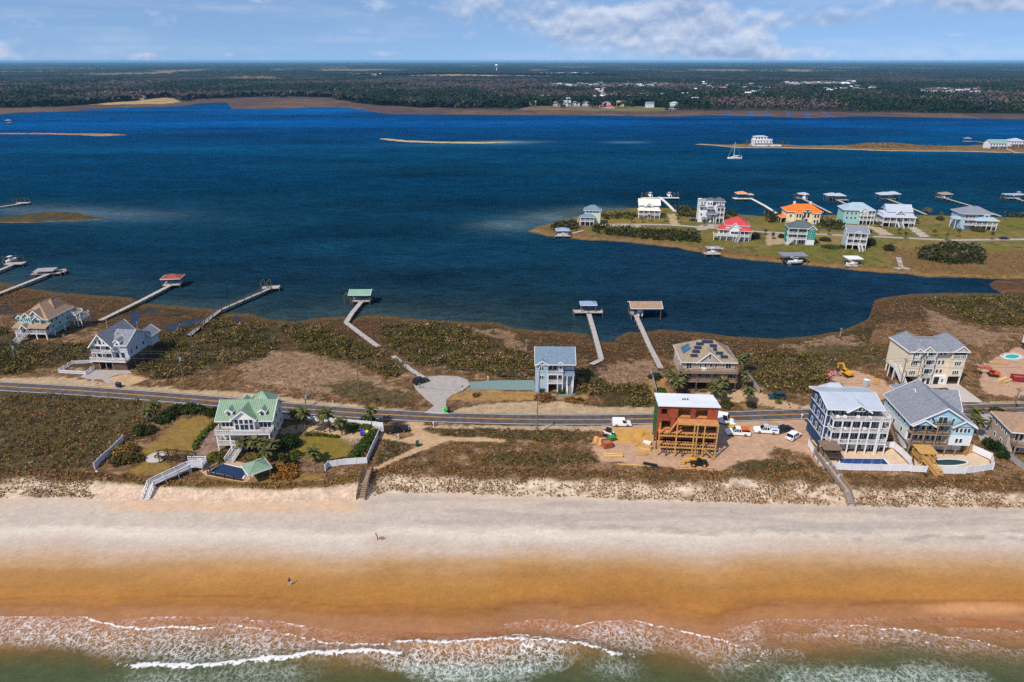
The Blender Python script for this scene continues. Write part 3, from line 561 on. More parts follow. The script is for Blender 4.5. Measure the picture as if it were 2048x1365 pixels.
def wood_col(X, Y, u, v):
    n = len(X); f1 = fbm(X * .004 + 3, Y * .0028); f2 = fbm(X * .02, Y * .011 + 8); f3 = RNG.random(n)
    c = np.tile(lin(34, 50, 32), (n, 1)); c = blend(c, sm((f2 - .5) * 6), lin(48, 60, 34)); 
    bare = sm((f1 - .53) * 9 + (f3 - .5) * 2.2) * sm((v - 140) / 30); c = blend(c, bare * .85, lin(98, 82, 78))
    for p in VILLAGE: c = blend(c, inside(u, v, p) * .6, lin(122, 104, 96))
    return c, bare
def canopy():
    na, ny = 620, 230; X, Y = polar(1450, 39000, ny, na, 43); ok, u, v = woodland_mask(X, Y)
    Z = np.where(ok, 5 + 9 * fbm(X * .06, Y * .06, 3) + 5 * RNG.random(len(X)) + np.clip((Y - 9000) / 4000, 0, 1) * 8 * (fbm(X * .0006, Y * .0004) - .3), .2)
    c, bare = wood_col(X, Y, u, v); c *= (.32 + .5 * RNG.random(len(X)))[:, None]
    clr = sm((fbm(X * .0015 + 60, Y * .0006, 3) - .66) * 30) * sm((Y - 3200) / 500); Z = np.where(clr > .5, 2.0, Z); c = blend(c, clr * .8, lin(140, 116, 92))
    f = grid_faces(na, ny); f = f[ok[f].all(1)]; V, f, c = compact(np.c_[X, Y, Z], f, c)
    o = link('woodland', np_mesh('woodland', V, f, np.clip(c, .003, 1)), vmat('wood', 1, ((.03, .25), (.12, .3)), 0, spec=.05)); tag(o, 'dark pine woodland covering the mainland to the horizon', 'woodland', None, 'stuff')
canopy()
def clump_cloud(C, RX, RZ, col, nq, size, jitter=.35, seed=1, up=.35):
    """Crowns of loose leaf sprays: C centres (n,3); nq small faces through each crown's volume."""
    rg = np.random.default_rng(seed); n = len(C)
    d = rg.normal(size=(n, nq, 3)); d /= np.linalg.norm(d, axis=2, keepdims=True); r = rg.random((n, nq, 1)) ** .4
    ctr = C[:, None, :] + d * r * np.stack([RX, RX, RZ], 1)[:, None, :]
    a = rg.normal(size=(n, nq, 3)); a /= np.linalg.norm(a, axis=2, keepdims=True)
    nn = d * .8 + rg.normal(size=d.shape) * .7 + np.array([0, 0, up]); nn /= np.linalg.norm(nn, axis=2, keepdims=True)
    e1 = np.cross(nn, a); e1 /= np.linalg.norm(e1, axis=2, keepdims=True) + 1e-9; e2 = np.cross(nn, e1)
    s = (size if np.ndim(size) else np.full(n, size))[:, None, None] * (.6 + .8 * rg.random((n, nq, 1)))
    k = rg.uniform(.6, 1.3, (n, nq, 4, 1))
    q = np.stack([e1 * 1.1, e2 * .75, -e1 * .9, -e2 * .75], 2) * s[:, :, None, :] * k
    V = (ctr[:, :, None, :] + q).reshape(-1, 3); f = np.arange(len(V)).reshape(-1, 4)
    cc = col[:, None, :] * (1 + jitter * rg.normal(size=(n, nq, 1))); cc = np.repeat(np.clip(cc, .004, 1).reshape(-1, 3), 4, 0)
    return V, f, cc
LEAF = vmat('leaf', 1.0, ((.8, .2),), 0, spec=.08)
def far_trees():
    n = 34000; rg = np.random.default_rng(5); Y = 1290 * (3200 / 1290) ** (rg.random(n) ** 1.5); X = (rg.random(n) * 2 - 1) * (Y * .84 + 60)
    ok, u, v = woodland_mask(X, Y); X, Y, u, v = X[ok], Y[ok], u[ok], v[ok]
    c, bare = wood_col(X, Y, u, v); n = len(X); edge = sm((v - C_WOOD(u) + 7) / 7)
    h = rg.uniform(10, 19, n) - 7 * edge * rg.random(n); keep = rg.random(n) < np.where(bare > .5, .75, 1); X, Y, c, h, bare = X[keep], Y[keep], c[keep], h[keep], bare[keep]
    C = np.c_[X, Y, .6 + h * .62]; V, f, cc = clump_cloud(C, h * .32, h * .42, c, 9, h * .17, .3, 8)
    o = link('shore_wood', np_mesh('shore_wood', V, f, cc), LEAF); tag(o, 'mixed pine and bare trees along the far shore', 'wood', None, 'stuff')
far_trees()
def haze():
    me = bpy.data.meshes.new('haze'); x, y0, y1, z0, z1 = 42000, -7000, 41000, -3, 95
    V = [(a, b, c) for c in (z0, z1) for a, b in ((-x, y0), (x, y0), (x, y1), (-x, y1))]
    me.from_pydata(V, [], [(3, 2, 1, 0), (4, 5, 6, 7), (0, 1, 5, 4), (1, 2, 6, 5), (2, 3, 7, 6), (3, 0, 4, 7)])
    m = bpy.data.materials.new('haze'); m.use_nodes = True; nt = m.node_tree; nt.nodes.remove(nt.nodes['Principled BSDF'])
    v = nt.nodes.new('ShaderNodeVolumePrincipled'); v.inputs['Color'].default_value = (.30, .66, 1.0, 1); v.inputs['Density'].default_value = 4.2e-5; v.inputs['Anisotropy'].default_value = 0.0
    nt.links.new(v.outputs[0], nt.nodes['Material Output'].inputs['Volume'])
    tag(link('haze', me, m), 'thin blue air over the whole coast', None, None, 'stuff')
haze()
# ================================================================ BUILDING KIT
class MB:
    def __init__(s): s.V = []; s.F = []; s.M = []
    def poly(s, pts, mi=0):
        n = len(s.V); s.V += [tuple(p) for p in pts]; s.F.append(tuple(range(n, n + len(pts)))); s.M.append(mi); return s
    def hexa(s, a, b, mi=0):
        n = len(s.V); s.V += [tuple(p) for p in a] + [tuple(p) for p in b]
        for f in ((3, 2, 1, 0), (4, 5, 6, 7), (0, 1, 5, 4), (1, 2, 6, 5), (2, 3, 7, 6), (3, 0, 4, 7)): s.F.append(tuple(n + i for i in f)); s.M.append(mi)
        return s
    def box(s, x0, x1, y0, y1, z0, z1, mi=0):
        return s.hexa([(x0, y0, z0), (x1, y0, z0), (x1, y1, z0), (x0, y1, z0)], [(x0, y0, z1), (x1, y0, z1), (x1, y1, z1), (x0, y1, z1)], mi)
    def prism(s, pts, d, mi=0):
        """Outline pts (3-D, planar) pushed along d."""
        n = len(s.V); k = len(pts); s.V += [tuple(p) for p in pts] + [tuple(Vector(p) + Vector(d)) for p in pts]
        s.F += [tuple(range(n + k - 1, n - 1, -1)), tuple(range(n + k, n + 2 * k))] + [(n + i, n + (i + 1) % k, n + k + (i + 1) % k, n + k + i) for i in range(k)]; s.M += [mi] * (k + 2); return s
    def bar(s, p, q, w, h=None, mi=0):
        p, q = Vector(p), Vector(q); h = h or w; d = (q - p); 
        if d.length < 1e-6: return s
        d.normalize(); up = Vector((0, 0, 1)) if abs(d.z) < .95 else Vector((0, 1, 0)); a = d.cross(up).normalized() * (w / 2); b = a.cross(d).normalized() * (h / 2)
        return s.hexa([p - a - b, p + a - b, p + a + b, p - a + b], [q - a - b, q + a - b, q + a + b, q - a + b], mi)
    def cyl(s, p, q, r, r2=None, n=8, mi=0):
        p, q = Vector(p), Vector(q); d = (q - p).normalized(); up = Vector((0, 0, 1)) if abs(d.z) < .95 else Vector((0, 1, 0)); a = d.cross(up).normalized(); b = a.cross(d); r2 = r if r2 is None else r2
        k = len(s.V); c = [(math.cos(2 * math.pi * i / n), math.sin(2 * math.pi * i / n)) for i in range(n)]
        s.V += [tuple(p + (a * x + b * y) * r) for x, y in c] + [tuple(q + (a * x + b * y) * r2) for x, y in c]
        s.F += [(k + i, k + (i + 1) % n, k + n + (i + 1) % n, k + n + i) for i in range(n)] + [tuple(range(k + n - 1, k - 1, -1)), tuple(range(k + n, k + 2 * n))]; s.M += [mi] * (n + 2); return s
    def ball(s, c, rx, ry, rz, n=8, m=5, mi=0):
        k = len(s.V)
        for j in range(m + 1):
            t = math.pi * j / m
            for i in range(n): a = 2 * math.pi * i / n; s.V.append((c[0] + rx * math.sin(t) * math.cos(a), c[1] + ry * math.sin(t) * math.sin(a), c[2] + rz * math.cos(t)))
        for j in range(m):
            for i in range(n): s.F.append((k + j * n + i, k + (j + 1) * n + i, k + (j + 1) * n + (i + 1) % n, k + j * n + (i + 1) % n)); s.M.append(mi)
        return s
    def mesh(s, name, mats, smooth=False):
        me = bpy.data.meshes.new(name); me.from_pydata(s.V, [], s.F)
        for m in (mats if isinstance(mats, (list, tuple)) else [mats]): me.materials.append(m)
        me.polygons.foreach_set('material_index', s.M)
        if smooth: me.polygons.foreach_set('use_smooth', [True] * len(s.F))
        me.update(); return me
    def build(s, name, mats, parent=None, loc=(0, 0, 0), rz=0.0, smooth=False):
        o = bpy.data.objects.new(name, s.mesh(name, mats, smooth)); COL.objects.link(o); o.location = loc; o.rotation_euler = (0, 0, rz)
        if parent is not None: o.parent = parent
        return o
def thing(name, label, cat, loc=(0, 0, 0), rz=0.0, group=None):
    o = bpy.data.objects.new(name, None); COL.objects.link(o); o.empty_display_size = .3; o.location = loc; o.rotation_euler = (0, 0, rz)
    return tag(o, label, cat, group)
MESH = {}
def shared(key, fn):
    if key not in MESH: MESH[key] = fn()
    return MESH[key]
def inst(name, me, parent=None, loc=(0, 0, 0), rz=0.0, sc=(1, 1, 1)):
    o = bpy.data.objects.new(name, me); COL.objects.link(o); o.location = loc; o.rotation_euler = (0, 0, rz); o.scale = sc
    if parent is not None: o.parent = parent
    return o
WHITE = mat('white_trim', (232, 228, 224), .6, .06, .8); GLASS = mat('glass', (38, 52, 66), .08, .25, .35, spec=.6); DARK = mat('black_and_shade', (40, 38, 38), .9, .2, .6)  # DARK: near-black for dark parts and for shade painted into openings
WOOD = mat('weathered_wood', (150, 126, 104), .9, .2, 1.5); GREYWOOD = mat('grey_wood', (158, 150, 146), .9, .16, 1.2); NEWWOOD = mat('new_lumber', (192, 148, 82), .85, .18, 1.5); DKWOOD = mat('dark_wood', (92, 72, 56), .9, .25, 1.5)
M_TEAL = mat('teal_siding', (152, 196, 190), .8, .06, .6, siding=1.6); M_BLUE = mat('pale_blue_siding', (170, 188, 200), .8, .06, .6, siding=1.6); M_WALLW = mat('white_siding', (222, 222, 222), .8, .06, .6, siding=1.6)
M_CREAM = mat('cream_siding', (226, 216, 196), .8, .06, .6, siding=1.6); M_TAN = mat('tan_siding', (182, 164, 148), .8, .07, .6, siding=1.6); M_NAVY = mat('navy_siding', (34, 66, 106), .8, .08, .6, siding=1.6); M_BEIGE = mat('beige_siding', (224, 208, 182), .8, .06, .6, siding=1.6)
M_GREEN = mat('green_siding', (20, 148, 122), .8, .08, .6, siding=1.6); M_SKY = mat('sky_siding', (150, 198, 214), .8, .06, .6, siding=1.6); M_GREYB = mat('grey_blue_siding', (188, 198, 206), .8, .06, .6, siding=1.6); M_MINT = mat('mint_siding', (196, 214, 190), .8, .06, .6, siding=1.6); M_LAV = mat('lavender_siding', (196, 196, 212), .8, .06, .6, siding=1.6)
RF_GREEN = mat('green_metal_roof', (128, 152, 126), .45, .14, .5, spec=.4); RF_BROWN = mat('brown_shingle', (158, 128, 104), .95, .22, 1.5, .3); RF_GREY = mat('grey_shingle', (128, 130, 138), .95, .2, 1.5, .3); RF_BLUE = mat('blue_shingle', (112, 128, 144), .95, .2, 1.8, .3); RF_TAN = mat('tan_shingle', (150, 132, 110), .95, .22, 1.5, .3)
RF_PALE = mat('pale_metal_roof', (178, 184, 194), .4, .07, .5, spec=.4); RF_DK = mat('charcoal_shingle', (96, 96, 104), .95, .22, 1.5, .3); RF_RED = mat('red_metal_roof', (196, 66, 66), .5, .1, .6); RF_ORANGE = mat('orange_tile', (226, 112, 36), .8, .18, 1.2, .3); RF_WHITE = mat('white_membrane', (226, 226, 230), .6, .07, .3); RF_LTBLUE = mat('light_blue_metal_roof', (160, 178, 188), .45, .08, .5)
RF_CREAM = mat('cream_metal_roof', (226, 218, 200), .5, .06, .5); RF_PINE = mat('deep_green_shingle', (86, 96, 96), .9, .2, 1.5)

def window_meshes(w, h, cols, rows):
    def fr():
        b = MB(); t = .1
        b.box(-w / 2 - t, -w / 2, -.07, .02, -t, h + t); b.box(w / 2, w / 2 + t, -.07, .02, -t, h + t); b.box(-w / 2, w / 2, -.07, .02, h, h + t); b.box(-w / 2, w / 2, -.07, .02, -t, 0)
        for i in range(1, cols): x = -w / 2 + w * i / cols; b.box(x - .04, x + .04, -.06, .02, 0, h)
        for i in range(1, rows): z = h * i / rows; b.box(-w / 2, w / 2, -.058, .02, z - .03, z + .03)
        return b.mesh('window', WHITE)
    return shared(('wf', w, h, cols, rows), fr), shared(('wp', w, h), lambda: MB().box(-w / 2, w / 2, -.025, .015, 0, h).mesh('pane', GLASS))
class Hs:
    def __init__(s, name, label, px=None, py=None, rz=0.0, loc=None, cat='house', group=None):
        s.root = thing(name, label, cat, loc if loc is not None else P(px, py), R(rz), group)
    def box(s, part, x0, x1, y0, y1, z0, z1, m, parent=None): return MB().box(x0, x1, y0, y1, z0, z1).build(part, m, parent or s.root)
    def win(s, x, y, z, w, h, rot=0, cols=1, rows=1):
        f, p = window_meshes(w, h, cols, rows); o = inst('window', f, s.root, (x, y, z), R(rot)); inst('pane', p, o); return o
    def wins(s, lst, y, z, w, h, rot=0, cols=1, rows=1):
        for a in lst:
            if rot in (0, 180): s.win(a, y, z, w, h, rot, cols, rows)
            else: s.win(y, a, z, w, h, rot, cols, rows)
    def gable(s, x0, x1, y0, y1, z, h, ax, m, over=.45, t=.2, wall=None, ribs=0, name='roof', trim=True):
        b = MB(); o = over
        if ax == 'x': L0, L1, A0, A1 = x0 - o, x1 + o, y0, y1
        else: L0, L1, A0, A1 = y0 - o, y1 + o, x0, x1
        mid = (A0 + A1) / 2; sl = h / (mid - A0); zo = z - o * sl
        P3 = (lambda l, a, zz: (l, a, zz)) if ax == 'x' else (lambda l, a, zz: (a, l, zz))
        d = (L1 - L0, 0, 0) if ax == 'x' else (0, L1 - L0, 0)
        sec = [(A0 - o, zo), (mid, z + h), (A1 + o, zo), (A1 + o, zo + t), (mid, z + h + t), (A0 - o, zo + t)]
        b.prism([P3(L0, a, zz) for a, zz in sec], d, 0)
        if ribs:
            n = int((L1 - L0) / ribs)
            for i in range(n + 1):
                l = L0 + .05 + (L1 - L0 - .1) * i / n
                b.bar(P3(l, A0 - o, zo + t + .02), P3(l, mid, z + h + t + .02), .07, .09); b.bar(P3(l, mid, z + h + t + .02), P3(l, A1 + o, zo + t + .02), .07, .09)
        r = b.build(name, m, s.root)
        if trim:
            f = MB()
            for l in (L0 - .03, L1 + .03):
                f.bar(P3(l, A0 - o, zo + .08), P3(l, mid, z + h + .08), .1, .3); f.bar(P3(l, mid, z + h + .08), P3(l, A1 + o, zo + .08), .1, .3)
            f.bar(P3(L0, A0 - o - .04, zo + .1), P3(L1, A0 - o - .04, zo + .1), .08, .22); f.bar(P3(L0, A1 + o + .04, zo + .1), P3(L1, A1 + o + .04, zo + .1), .08, .22)
            f.build('fascia', WHITE, r)
        if wall is not None:
            for l0, l1 in ((L0 + o + .01, L0 + o + .2), (L1 - o - .2, L1 - o - .01)): MB().prism([P3(l0, A0, z), P3(l0, A1, z), P3(l0, mid, z + h - .02)], (l1 - l0, 0, 0) if ax == 'x' else (0, l1 - l0, 0)).build('gable_wall', wall, s.root)
        return r
    def hip(s, x0, x1, y0, y1, z, h, m, over=.5, t=.18, ins=None, ax=None, ribs=0, name='roof'):
        x0 -= over; x1 += over; y0 -= over; y1 += over; w, d = x1 - x0, y1 - y0; ax = ax or ('x' if w >= d else 'y')
        b = MB(); b.box(x0, x1, y0, y1, z - t, z)
        if ax == 'x': i = ins if ins is not None else d / 2; A = (x0 + i, (y0 + y1) / 2, z + h); B = (x1 - i, (y0 + y1) / 2, z + h)
        else: i = ins if ins is not None else w / 2; A = ((x0 + x1) / 2, y0 + i, z + h); B = ((x0 + x1) / 2, y1 - i, z + h)
        e = .012; c = [(x0 + e, y0 + e, z + .004), (x1 - e, y0 + e, z + .004), (x1 - e, y1 - e, z + .004), (x0 + e, y1 - e, z + .004)]
        if ax == 'x': fs = [(c[0], c[1], B, A), (c[1], c[2], B), (c[2], c[3], A, B), (c[3], c[0], A)]
        else: fs = [(c[0], c[1], A), (c[1], c[2], B, A), (c[2], c[3], B), (c[3], c[0], A, B)]
        for f in fs: b.poly(f)
        r = b.build(name, m, s.root)
        tr = MB()
        for p, q in ((c[0], c[1]), (c[1], c[2]), (c[2], c[3]), (c[3], c[0])): tr.bar((p[0], p[1], z - t / 2), (q[0], q[1], z - t / 2), .1, t + .04)
        tr.build('fascia', WHITE, r)
        cp = MB()
        for p, q in ([(c[0], A), (c[1], B), (c[2], B), (c[3], A), (A, B)] if ax == 'x' else [(c[0], A), (c[1], A), (c[2], B), (c[3], B), (A, B)]): cp.bar(p, q, .22, .06)
        if ribs:
            for k in range(1, int(w / ribs)):
                x = x0 + ribs * k
                if ax == 'x':
                    tt = min(1, (x - x0) / max(i, .01), (x1 - x) / max(i, .01)); cp.bar((x, y0, z + .02), (x, y0 + d / 2 * tt, z + h * tt + .02), .06, .06)
                else:
                    tt = min(1, (x - x0) / (w / 2), (x1 - x) / (w / 2)); cp.bar((x, y0, z + .02), (x, y0 + i * tt, z + h * tt + .02), .06, .06)
        cp.build('ridge_cap', m, r); return r
    def posts(s, pts, z0, z1, w, m, name='post'):
        me = shared(('post', m.name), lambda: MB().box(-.5, .5, -.5, .5, 0, 1).mesh('post', m))
        for x, y in pts: inst(name, me, s.root, (x, y, z0), 0, (w, w, z1 - z0))
    def deck(s, x0, x1, y0, y1, z, m=None, t=.28, name='deck'):
        m = m or WHITE; b = MB(); b.box(x0, x1, y0, y1, z - t, z - .05)
        n = max(2, int((y1 - y0) / .3))
        for i in range(n): a = y0 + (y1 - y0) * i / n; b.box(x0 + .01, x1 - .01, a + .01, a + (y1 - y0) / n - .02, z - .05, z, 1)
        return b.build(name, [m, GREYWOOD if m is WHITE else m], s.root)
    def rail(s, pts, z, m=None, h=1.0, gap=.5, name='railing', thin=False):
        m = m or WHITE; b = MB()
        for (xa, ya), (xb, yb) in zip(pts[:-1], pts[1:]):
            za = zb = z; L = math.hypot(xb - xa, yb - ya); b.bar((xa, ya, z + h), (xb, yb, z + h), .12, .09); b.bar((xa, ya, z + .15), (xb, yb, z + .15), .08, .08); b.bar((xa, ya, z + h * .55), (xb, yb, z + h * .55), .03 if thin else .05, .03 if thin else .09)
            n = max(1, int(L / (1.6 if thin else gap)))
            for i in range(n + 1): x = xa + (xb - xa) * i / n; y = ya + (yb - ya) * i / n; w = .14 if i % 4 == 0 or i == n else .06; b.box(x - w / 2, x + w / 2, y - w / 2, y + w / 2, z, z + h + (.1 if w > .1 else 0))
        return b.build(name, m, s.root)
    def stairs(s, x0, y0, z0, x1, y1, z1, w, m=None, step=None, rail=True):
        """Flight from (x0,y0,z0) down to (x1,y1,z1), w wide."""
        m = m or WHITE; step = step or GREYWOOD; b = MB(); n = max(3, int(abs(z0 - z1) / .19)); d = Vector((x1 - x0, y1 - y0, 0)).normalized(); sd = Vector((-d.y, d.x, 0)) * (w / 2)
        p, q = Vector((x0, y0, z0)), Vector((x1, y1, z1))
        for i in range(n):
            c = p.lerp(q, (i + .5) / n); hd = d * ((q - p).xy.length / n * .55); b.hexa([c - sd - hd - Vector((0, 0, .06)), c + sd - hd - Vector((0, 0, .06)), c + sd + hd - Vector((0, 0, .06)), c - sd + hd - Vector((0, 0, .06))], [c - sd - hd, c + sd - hd, c + sd + hd, c - sd + hd], 1)
        for k in (-1, 1):
            b.bar(p + sd * k - Vector((0, 0, .15)), q + sd * k - Vector((0, 0, .05)), .1, .3)
        st = b.build('stairs', [m, step], s.root)
        if rail:
            r = MB()
            for k in (-1, 1):
                r.bar(p + sd * k + Vector((0, 0, 1)), q + sd * k + Vector((0, 0, 1)), .12, .1); r.bar(p + sd * k + Vector((0, 0, .5)), q + sd * k + Vector((0, 0, .5)), .05, .1)
                for i in range(n // 3 + 2): c = p.lerp(q, i / (n // 3 + 1)) + sd * k; r.box(c.x - .06, c.x + .06, c.y - .06, c.y + .06, c.z - .1, c.z + 1.05)
            r.build('handrail', m, st)
        return st
    def dormer(s, x, y, z, w, h, d, wall, roof, ww=.8, wh=1.0):
        s.box('dormer_wall', x - w / 2, x + w / 2, y, y + d, z, z + h, wall); s.gable(x - w / 2, x + w / 2, y, y + d, z + h, w * .42, 'y', roof, .2, .12, wall, name='dormer_roof'); s.win(x, y, z + .25, ww, wh)
# ================================================================ HOUSES BY THE COAST ROAD
def house_green():
    h = Hs('beach_house', 'white beach house with green metal roof, twin dormers and wide double deck', loc=P(437, 902), rz=1); W = 12.6
    h.box('wall', .3, W - .3, 2.7, 10.8, 1.7, 7.0, M_CREAM); h.box('wall', 1.2, W - 1.0, 3.6, 10.4, 0, 1.7, M_CREAM)
    h.posts([(x, y) for x in (.2, 3.2, 6.3, 9.4, W - .2) for y in (.15,)], 0, 4.3, .28, WHITE, 'piling')
    h.posts([(.25, 2.6), (W - .25, 2.6), (.3, 7), (W - .3, 7)], 0, 1.7, .28, WOOD, 'piling')
    h.deck(0, W, 0, 2.7, 1.7); h.rail([(0, 2.7), (0, .05), (4.0, .05)], 1.7); h.rail([(6.9, .05), (W, .05), (W, 2.7)], 1.7)
    h.deck(-.15, W + .15, -.15, 2.7, 4.5); h.rail([(-.1, 2.7), (-.1, -.1), (W + .1, -.1), (W + .1, 2.7)], 4.5)
    h.gable(0, W, 2.3, 11.2, 7.0, 2.9, 'x', RF_GREEN, .5, .16, M_CREAM, ribs=.5)
    # glazed centre bay under its own gable
    h.box('bay_wall', 3.9, 8.7, 1.7, 2.75, 4.5, 7.6, WHITE); h.gable(3.6, 9.0, 1.6, 6.4, 7.4, 2.2, 'y', RF_GREEN, .35, .16, WHITE, ribs=.5, name='bay_roof')
    for x in (4.6, 5.7, 6.9, 8.0): h.win(x, 1.7, 6.2, .85, 1.1)
    h.win(4.6, 1.7, 4.65, .85, 1.4); h.win(6.3, 1.7, 4.6, 1.9, 1.45, 0, 2); h.win(8.0, 1.7, 4.65, .85, 1.4)
    b = MB(); b.prism([(6.3 + 1.05 * math.cos(a), 1.76, 7.75 + 1.0 * math.sin(a)) for a in np.linspace(0, math.pi, 13)], (0, -.03, 0)); ar = b.build('arch_window', GLASS, h.root)
    f = MB(); [f.bar((6.3 + 1.1 * math.cos(a), 1.7, 7.75 + 1.05 * math.sin(a)), (6.3 + 1.1 * math.cos(a2), 1.7, 7.75 + 1.05 * math.sin(a2)), .1) for a, a2 in zip(np.linspace(0, math.pi, 9)[:-1], np.linspace(0, math.pi, 9)[1:])]
    for a in (0, .8, 1.57, 2.34, 3.14): f.bar((6.3, 1.69, 7.75), (6.3 + 1.05 * math.cos(a), 1.69, 7.75 + 1.0 * math.sin(a)), .06)
    f.build('frame', WHITE, ar)
    h.wins([1.1, 2.0, 2.9], 2.7, 5.0, .7, 1.5); h.wins([9.9, 10.9, 11.8], 2.7, 4.7, .85, 1.9)
    h.wins([1.4, 3.0], 2.7, 2.4, 1.3, 1.3, 0, 2); h.win(5.4, 2.7, 1.8, 1.2, 2.0, 0, 2); h.wins([8.0, 9.8, 11.4], 2.7, 2.4, 1.2, 1.3, 0, 2)
    h.wins([4.2, 6.5, 9.2], W - .3, 5.2, .8, 1.2, 90); h.wins([4.2, 6.8, 9.2], W - .3, 2.6, .8, 1.2, 90); h.wins([4.2, 6.8, 9.2], .3, 5.2, .8, 1.2, -90)
    h.dormer(2.6, 3.1, 7.3, 1.5, 1.3, 3.4, WHITE, RF_GREEN); h.dormer(10.4, 3.1, 7.3, 1.5, 1.3, 3.4, WHITE, RF_GREEN)
    h.box('rear_wall', 5.6, 10.6, 9, 13.5, .2, 7.6, M_CREAM); h.hip(5.6, 10.6, 8.6, 13.5, 7.7, 2.6, RF_GREEN, .6, .16, ribs=.5, ax='y', name='rear_roof')
    h.gable(3.0, 4.6, 8.2, 12, 7.9, .7, 'y', RF_GREEN, .25, .12, M_CREAM, name='dormer_roof'); h.gable(5.0, 6.4, 8.2, 12, 7.9, .7, 'y', RF_GREEN, .25, .12, M_CREAM, name='dormer_roof')
    h.stairs(5.4, .1, 1.7, 4.3, -5.2, 0.05, 2.0); h.posts([(2.2, 1.2), (4.0, 1.2)], 0, 1.5, .24, DKWOOD, 'piling')
    for x in (1.0, 2.2, 10.5): h.box('deck_chair', x - .35, x + .35, .9, 1.7, 4.5, 4.95, WOOD)
house_green()

def house_brown_roof():
    h = Hs('sound_house', 'teal house with brown hipped roof, three small front gables and wraparound porch', loc=P(34, 679), rz=-3); W = 10.6
    h.posts([(x, y) for x in (.2, 3.5, 7.0, W - .2) for y in (.2, 4, 9, 14)], 0, 2.2, .3, WHITE, 'piling')
    h.box('wall', .6, W - .4, 2.6, 15, 2.2, 6.2, M_TEAL); h.box('ground_wall', 2, W - 1.5, 4, 14, 0, 2.2, M_TEAL)
    h.deck(0, W, 0, 2.6, 2.2); h.rail([(0, 2.6), (0, .05), (2.6, .05)], 2.2); h.rail([(4.6, .05), (W, .05), (W, 2.6)], 2.2); h.posts([(.15, .2), (2.6, .2), (4.6, .2), (7.4, .2), (W - .15, .2)], 2.2, 4.1, .2, WHITE)
    b = MB(); b.prism([(-.5, -.5, 4.0), (-.5, 3.0, 5.0), (-.5, 3.0, 5.15), (-.5, -.5, 4.15)], (W + 1.0, 0, 0)); b.build('porch_roof', RF_BROWN, h.root)
    h.gable(2.5, 4.7, -.4, 2.6, 4.1, 1.1, 'y', RF_BROWN, .3, .14, M_TEAL, name='porch_gable')
    h.hip(.6, W - .4, 2.9, 15, 6.2, 4.2, RF_BROWN, .6, ins=4.6, ax='y'); h.hip(3.6, 9.6, 8, 16.0, 6.3, 4.4, RF_BROWN, .4, ins=3.2, ax='y', name='rear_roof')
    h.box('bay_wall', .5, 2.3, 1.9, 4.5, 4.6, 6.9, M_TEAL); h.gable(.5, 2.3, 1.9, 6.5, 6.9, .8, 'y', RF_BROWN, .3, .12, M_TEAL, name='bay_roof')
    h.box('bay_wall', 2.7, 5.4, 1.6, 4.5, 4.6, 7.4, M_TEAL); h.gable(2.7, 5.4, 1.6, 8, 7.4, 1.2, 'y', RF_BROWN, .3, .12, M_TEAL, name='bay_roof')
    h.gable(3.6, 9.0, 2.4, 9, 6.4, 2.7, 'y', RF_BROWN, .35, .16, M_TEAL, name='front_gable'); h.box('bay_wall', 6.2, 8.4, 1.7, 4.0, 4.6, 6.5, M_TEAL); h.gable(6.2, 8.4, 1.7, 4.5, 6.5, 1.0, 'y', RF_BROWN, .3, .12, M_TEAL, name='bay_roof')
    h.wins([.95, 1.8], 1.9, 5.6, .5, .8); h.wins([3.4, 4.05, 4.7], 1.6, 5.7, .45, 1.2); h.wins([6.75, 7.3, 7.85], 1.7, 5.3, .45, 1.0)
    h.wins([1.2, 6.2, 8.4, 9.6], 2.6, 2.6, .9, 1.4); h.win(3.6, 2.6, 2.3, 1.1, 1.7); h.wins([4.2, 6.6, 9.6, 12.6], W - .4, 4.6, .8, 1.2, 90); h.wins([4.2, 7.6, 11.6], W - .4, 2.8, .8, 1.0, 90)
    h.deck(W - .4, W + 2.2, 12.5, 16.5, 4.2); h.rail([(W - .3, 12.5), (W + 2.2, 12.5), (W + 2.2, 16.5), (W, 16.5)], 4.2); h.deck(W - .4, W + 3.2, 13, 18, 2.3); h.rail([(W + .2, 13), (W + 3.2, 13), (W + 3.2, 18), (W, 18)], 2.3); h.posts([(W + 2.1, 12.7), (W + 2.1, 16.4), (W + 3.1, 13.2), (W + 3.1, 17.8)], 0, 4.2, .22, WHITE)
    h.stairs(3.6, 0, 2.2, 2.4, -3.4, .1, 1.9)
house_brown_roof()

